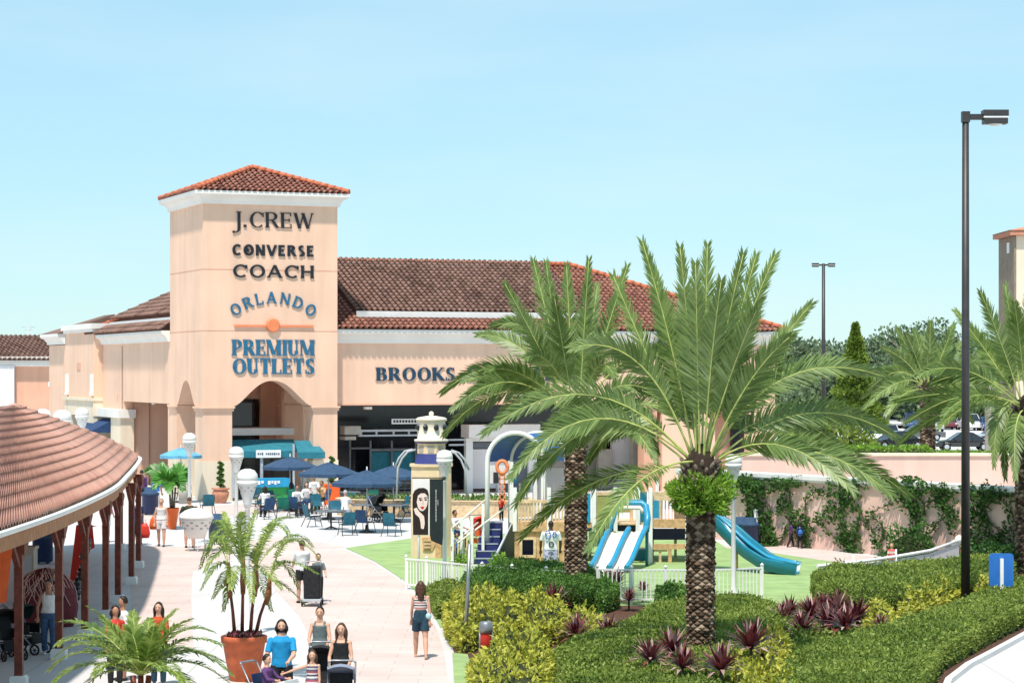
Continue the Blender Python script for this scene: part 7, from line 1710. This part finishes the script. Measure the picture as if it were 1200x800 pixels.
person('person in a white and navy top, right one of the pair behind the foreground palm', A(144,48), 1.66, -60, skin=M['skin2'], hair=('short','haird'), top=('tee',white_c), bottom=('shorts','navy'))
person('red-haired man in a white shirt and black shorts beside the tall black stroller', A(354,64), 1.66, 200, hair=('short','hairb'), top=('tee',white_c), bottom=('shorts',blk), la=(30,4,40,10), ra=(30,8,30,0))
person('child in a grey top standing behind the tall black stroller', A(373,64.3), 1.27, 10, hair=('short','hairb'), top=('tee',grey_t), bottom=('pants',blk), la=(20,14,40,0), ra=(20,10,40,10), hs=1.1)
o = T('pushcart', 'tall black covered pushcart beside the red-haired man', 'cart', A(366,63.3)); m = MB(); m.box((0,0,.62),(.44,.38,.86)); b_ = m.build('cover', blk, o); bv = b_.modifiers.new('b','BEVEL'); bv.width=.05; bv.segments=3
m = MB(); m.tube([(-.2,.2,1.0),(-.2,.30,1.15),(.2,.30,1.15),(.2,.2,1.0)],.015,6); m.build('handle', M['steel'], o); m = MB(); m.box((0,-.1,.17),(.5,.6,.05)); m.build('base', M['grey'], o)
for sx in (-1,1):
    for sy in (-1,1): m = MB(); m.prism([(.25*sy+.09*math.cos(t*.6283),.10+.09*math.sin(t*.6283)) for t in range(10)], sx*.25-.02, sx*.25+.02, 'yz'); m.build('wheel', M['rubber'], o)
p = G(189,640); person('older woman in a white tank top and pale shorts carrying an orange bag', p, 1.68, 0, hair=('short','hairg'), top=('tank',white_c), bottom=('shorts',M['lav']), la=(4,12,8,0), ra=(4,14,8,0), ll=(8,3,4), rl=(-8,-3,8), fem=True, wide=1.1)
def bag(px, py, D, w_, h, mt, lb):
    o = T('shopping_bag', lb, 'bag', A(px, D, Z(py, D))); m = MB(); m.lathe([(w_*.5,0),(w_*.62,h*.3),(w_*.5,h*.75),(w_*.25,h)], n=12, sy=.5); m.build('bag', mt, o); m = MB(); m.tube([(-.06,0,h*.95),(-.03,0,h*1.25),(.03,0,h*1.25),(.06,0,h*.95)],.01,5); m.build('handle', mt, o)
bag(181,620,84.7,.30,.46,M['orange'],'orange shopping bag held by the older woman in white'); bag(169.5,630,85.4,.32,.52,mat('bright_red_bag',(.65,.04,.02),.5),'bright red shopping bag held by the woman in the navy dress')
person('woman in a dark navy dress holding a red bag, half behind a canopy post', G(161,638), 1.66, 200, hair=('short','hairb'), top=('tee','navyp'), bottom=('dress','navyp'), fem=True, wide=1.15, ll=(8,3,4), rl=(-8,-3,8))
person('woman in a pink top and white shorts seen between the canopy posts', G(124,635), 1.62, 180, hair=('long','hairb'), top=('tee',pinkc), bottom=('shorts',white_c), la=(20,20,40,0), ra=(20,20,40,0), fem=True)
person('person in a dark purple jacket beyond the canopy, in front of the recess', A(166,108), 1.72, 190, hair=('short','haird'), top=('long',purple), bottom=('pants','black'))
person('man in a blue top and dark cap near the glossy palm', A(183,105), 1.72, 160, skin=M['skin2'], hair=('short','haird'), top=('tee','blue'), bottom=('pants',white_c))
person('man in a camouflage shirt walking away beyond the nearest lamp dome', A(222,84), 1.76, 180, hair=('buzz','hairb'), top=('tee',camo), bottom=('shorts',M['khaki']), la=(6,22,10,0), ra=(6,22,10,0), wide=1.25)
dn = 'diners on the cafe terrace'
for px, py, yaw, sk, hr, tp, bt, lb in ((348,604,15,'skin2',('short','haird'),('long',white_c),('pants','black'),'seated diner in a white long-sleeved shirt, left one at the table'),(360,600,-10,'skin',('bob','haird'),('tee',M['lav']),('pants','navy'),'seated diner in a pale grey top beside the one in white'),
    (378,598,-30,'skin2',('short','hairb'),('tee',M['wood']),('pants','black'),'seated diner in a tan top near the orange planter'),(311,606,200,'skin',('long','haird'),('tee',white_c),('pants','black'),'seated dark-haired diner in white with back to camera, left of the green chair'),
    (341,600,170,'skin2',('long','haird'),('tee',M['chairg']),('pants','black'),'seated dark-haired diner in a green top, back to camera'),(404,612,160,'skin',('short','hairg'),('tee',M['lav']),('shorts',M['lav']),'seated white-haired diner under the largest umbrella'),
    (446,604,120,'skin3',('long','haird'),('tee','black'),('pants','black'),'seated diner dressed in black, right of the largest umbrella pole')):
    p = G(px, py); person(lb, p, 1.66, yaw, skin=M[sk], hair=hr, top=tp, bottom=bt, seat=.42, ll=(84,4,84), rl=(84,-4,84), la=(35,10,60,10), ra=(35,10,60,10), lean=6, group=dn)
person('standing diner in white holding a green drink behind the table', A(368,104), 1.66, 10, skin=M['skin2'], hair=('short','haird'), top=('tee',white_c), bottom=('pants',M['chairg']), la=(30,6,60,20), ra=(20,6,50,20), group=dn)
o, ar, lg, hp_, hc_ = person('man seen from behind in a white shirt with blue prints by the playground', A(645.5,71), 1.74, 184, skin=M['skin3'], hair=('buzz','haird'), top=('tee',printc), bottom=('pants',printp), shoes='white', la=(10,14,14,0), ra=(10,14,14,0), wide=1.25)
for cx_, cz_, rx_, rz_ in ((.10,1.36,.075,.12),(-.10,1.36,.05,.09),(0.0,1.08,.07,.07)):
    m = MB(); n = 14; V = []
    m.tube([(cx_+rx_*math.cos(2*math.pi*k/n), .155, cz_+rz_*math.sin(2*math.pi*k/n)) for k in range(n+1)], .016, 5); m.build('shirt_print', M['blue'] if cz_ > 1.2 else M['black'], o)
kd = 'children in the playground'
person('small child in a blue top with dark hair by the playground stairs', A(535,77.5), .93, 30, skin=M['skin2'], hair=('bob','haird'), top=('tee','blue'), bottom=('pants','navy'), hs=1.3, group=kd)
person('toddler in a dark red top standing on the deck under the blue roof', A(587.5,78.3,1.32), .78, 150, skin=M['skin2'], hair=('short','haird'), top=('tee','red'), bottom=('pants','black'), hs=1.4, group=kd)
person('child with dark clothes, left one of the pair walking by the vine wall', A(927,84.2), .95, 100, skin=M['skin3'], hair=('short','haird'), top=('tee',purple), bottom=('pants','black'), hs=1.25, ll=(16,3,4), rl=(-14,-3,10), group=kd)
person('child with a blue backpack, right one of the pair walking by the vine wall', A(937.5,83.6), .92, 180, skin=M['skin3'], hair=('short','haird'), top=('tee','navyp'), bottom=('pants','black'), hs=1.25, ll=(14,3,4), rl=(-12,-3,8), group=kd)
o = T('backpack', 'bright blue backpack on the right child of the walking pair', 'bag', (X(937.5,83.6), 83.6-.10, .56)); m = MB(); m.ell((0,0,0),(.09,.06,.12)); m.build('pack', M['blue'], o); m = MB(); m.ell((0,-.04,-.04),(.06,.035,.045)); m.build('pocket', M['navyp'], o)
person('small child in a red and white top behind the white curved barrier', A(1045,73), .92, -20, hair=('short','hairl'), top=('tee',striped('red_white_cotton',[(.7,.08,.10),(.75,.6,.6)],7)), bottom=('shorts','red'), hs=1.3, group=kd)
person('dark-haired child behind the right end of the white curved barrier', A(1120,74.5), 1.14, 30, skin=M['skin2'], hair=('short','haird'), top=('tee',white_c), bottom=('shorts','navy'), hs=1.2, group=kd)
person('person in a white top beside the navy bins behind the teal slide', A(887,86), 1.5, 60, skin=M['skin2'], hair=('short','haird'), top=('long',white_c), bottom=('pants','black'))
person('person in a white top sitting by the ring planter right of the playhouse', A(533,84), 1.6, 60, skin=M['skin2'], hair=('short','haird'), top=('tee',white_c), bottom=('pants','navy'), seat=.45, ll=(84,4,84), rl=(84,-4,84), la=(30,8,40,0), ra=(30,8,40,0))
stroller(A(565,83.5), R(30), 'red and orange hooded stroller behind the white stair rail', M['red'], M['orange'], s=1.1)
stroller(A(446,98), R(60), 'black stroller parked beside the largest cafe umbrella', M['black'], M['black'], s=1.1)
# ================================================================== world, sun, camera
w = bpy.data.worlds.new('World'); sc.world = w; w.use_nodes = True
nt = w.node_tree; nt.nodes.clear()
bg = nt.nodes.new('ShaderNodeBackground'); wo_ = nt.nodes.new('ShaderNodeOutputWorld'); sk_ = nt.nodes.new('ShaderNodeTexSky')
sk_.sky_type = 'NISHITA'; sk_.sun_disc = False
sv = Vector((-.22, -.78, 1.75)).normalized()
sk_.sun_elevation = math.asin(sv.z); sk_.sun_rotation = math.atan2(sv.x, sv.y)
sk_.altitude = 0; sk_.air_density = 1.0; sk_.dust_density = .1; sk_.ozone_density = 3.0
bg.inputs[1].default_value = .098
tn = nt.nodes.new('ShaderNodeMix'); tn.data_type = 'RGBA'; tn.blend_type = 'MULTIPLY'; tn.inputs[0].default_value = 1; tn.inputs[7].default_value = (.88, 1.0, 1.05, 1)
nt.links.new(sk_.outputs[0], tn.inputs[6])
hx = nt.nodes.new('ShaderNodeMix'); hx.data_type = 'RGBA'; hx.inputs[0].default_value = .55; hx.inputs[7].default_value = (3.7, 6.15, 7.0, 1)   # thin even haze over the sky
nt.links.new(tn.outputs[2], hx.inputs[6])
wt = nt.nodes.new('ShaderNodeTexCoord'); wm = nt.nodes.new('ShaderNodeMapping'); wm.inputs['Scale'].default_value = (3, 3, 16); wn = nt.nodes.new('ShaderNodeTexNoise'); wn.inputs['Scale'].default_value = 1.6; wn.inputs['Detail'].default_value = 6
wr_ = nt.nodes.new('ShaderNodeMapRange'); wr_.inputs[1].default_value = .45; wr_.inputs[2].default_value = .8; wr_.inputs[3].default_value = 0; wr_.inputs[4].default_value = .28
cx = nt.nodes.new('ShaderNodeMix'); cx.data_type = 'RGBA'; cx.inputs[7].default_value = (6.2, 6.9, 7.1, 1)      # faint high cloud
nt.links.new(wt.outputs['Generated'], wm.inputs[0]); nt.links.new(wm.outputs[0], wn.inputs[0]); nt.links.new(wn.outputs[0], wr_.inputs[0]); nt.links.new(wr_.outputs[0], cx.inputs[0]); nt.links.new(hx.outputs[2], cx.inputs[6]); nt.links.new(cx.outputs[2], bg.inputs[0]); nt.links.new(bg.outputs[0], wo_.inputs[0])
l = bpy.data.lights.new('sun', 'SUN'); l.energy = 3.8; l.angle = R(2.5); l.color = (1, .93, .84)
lo = bpy.data.objects.new('sun', l); COL.objects.link(lo); lo.rotation_euler = sv.to_track_quat('Z', 'Y').to_euler(); lo.location = (-30, -20, 60)
cam = bpy.data.cameras.new('camera'); co_ = bpy.data.objects.new('camera', cam); COL.objects.link(co_); sc.camera = co_
co_.location = (0, 0, CAMH); co_.rotation_euler = (R(90), 0, 0)
cam.sensor_width = 36; cam.sensor_fit = 'HORIZONTAL'; cam.lens = 84.0; cam.shift_y = 35/1200; cam.clip_start = .5; cam.clip_end = 6000
sc.view_settings.view_transform = 'Standard'; sc.view_settings.look = 'None'; sc.view_settings.exposure = 0.53; sc.view_settings.gamma = 1
sc.view_settings.use_curve_mapping = False
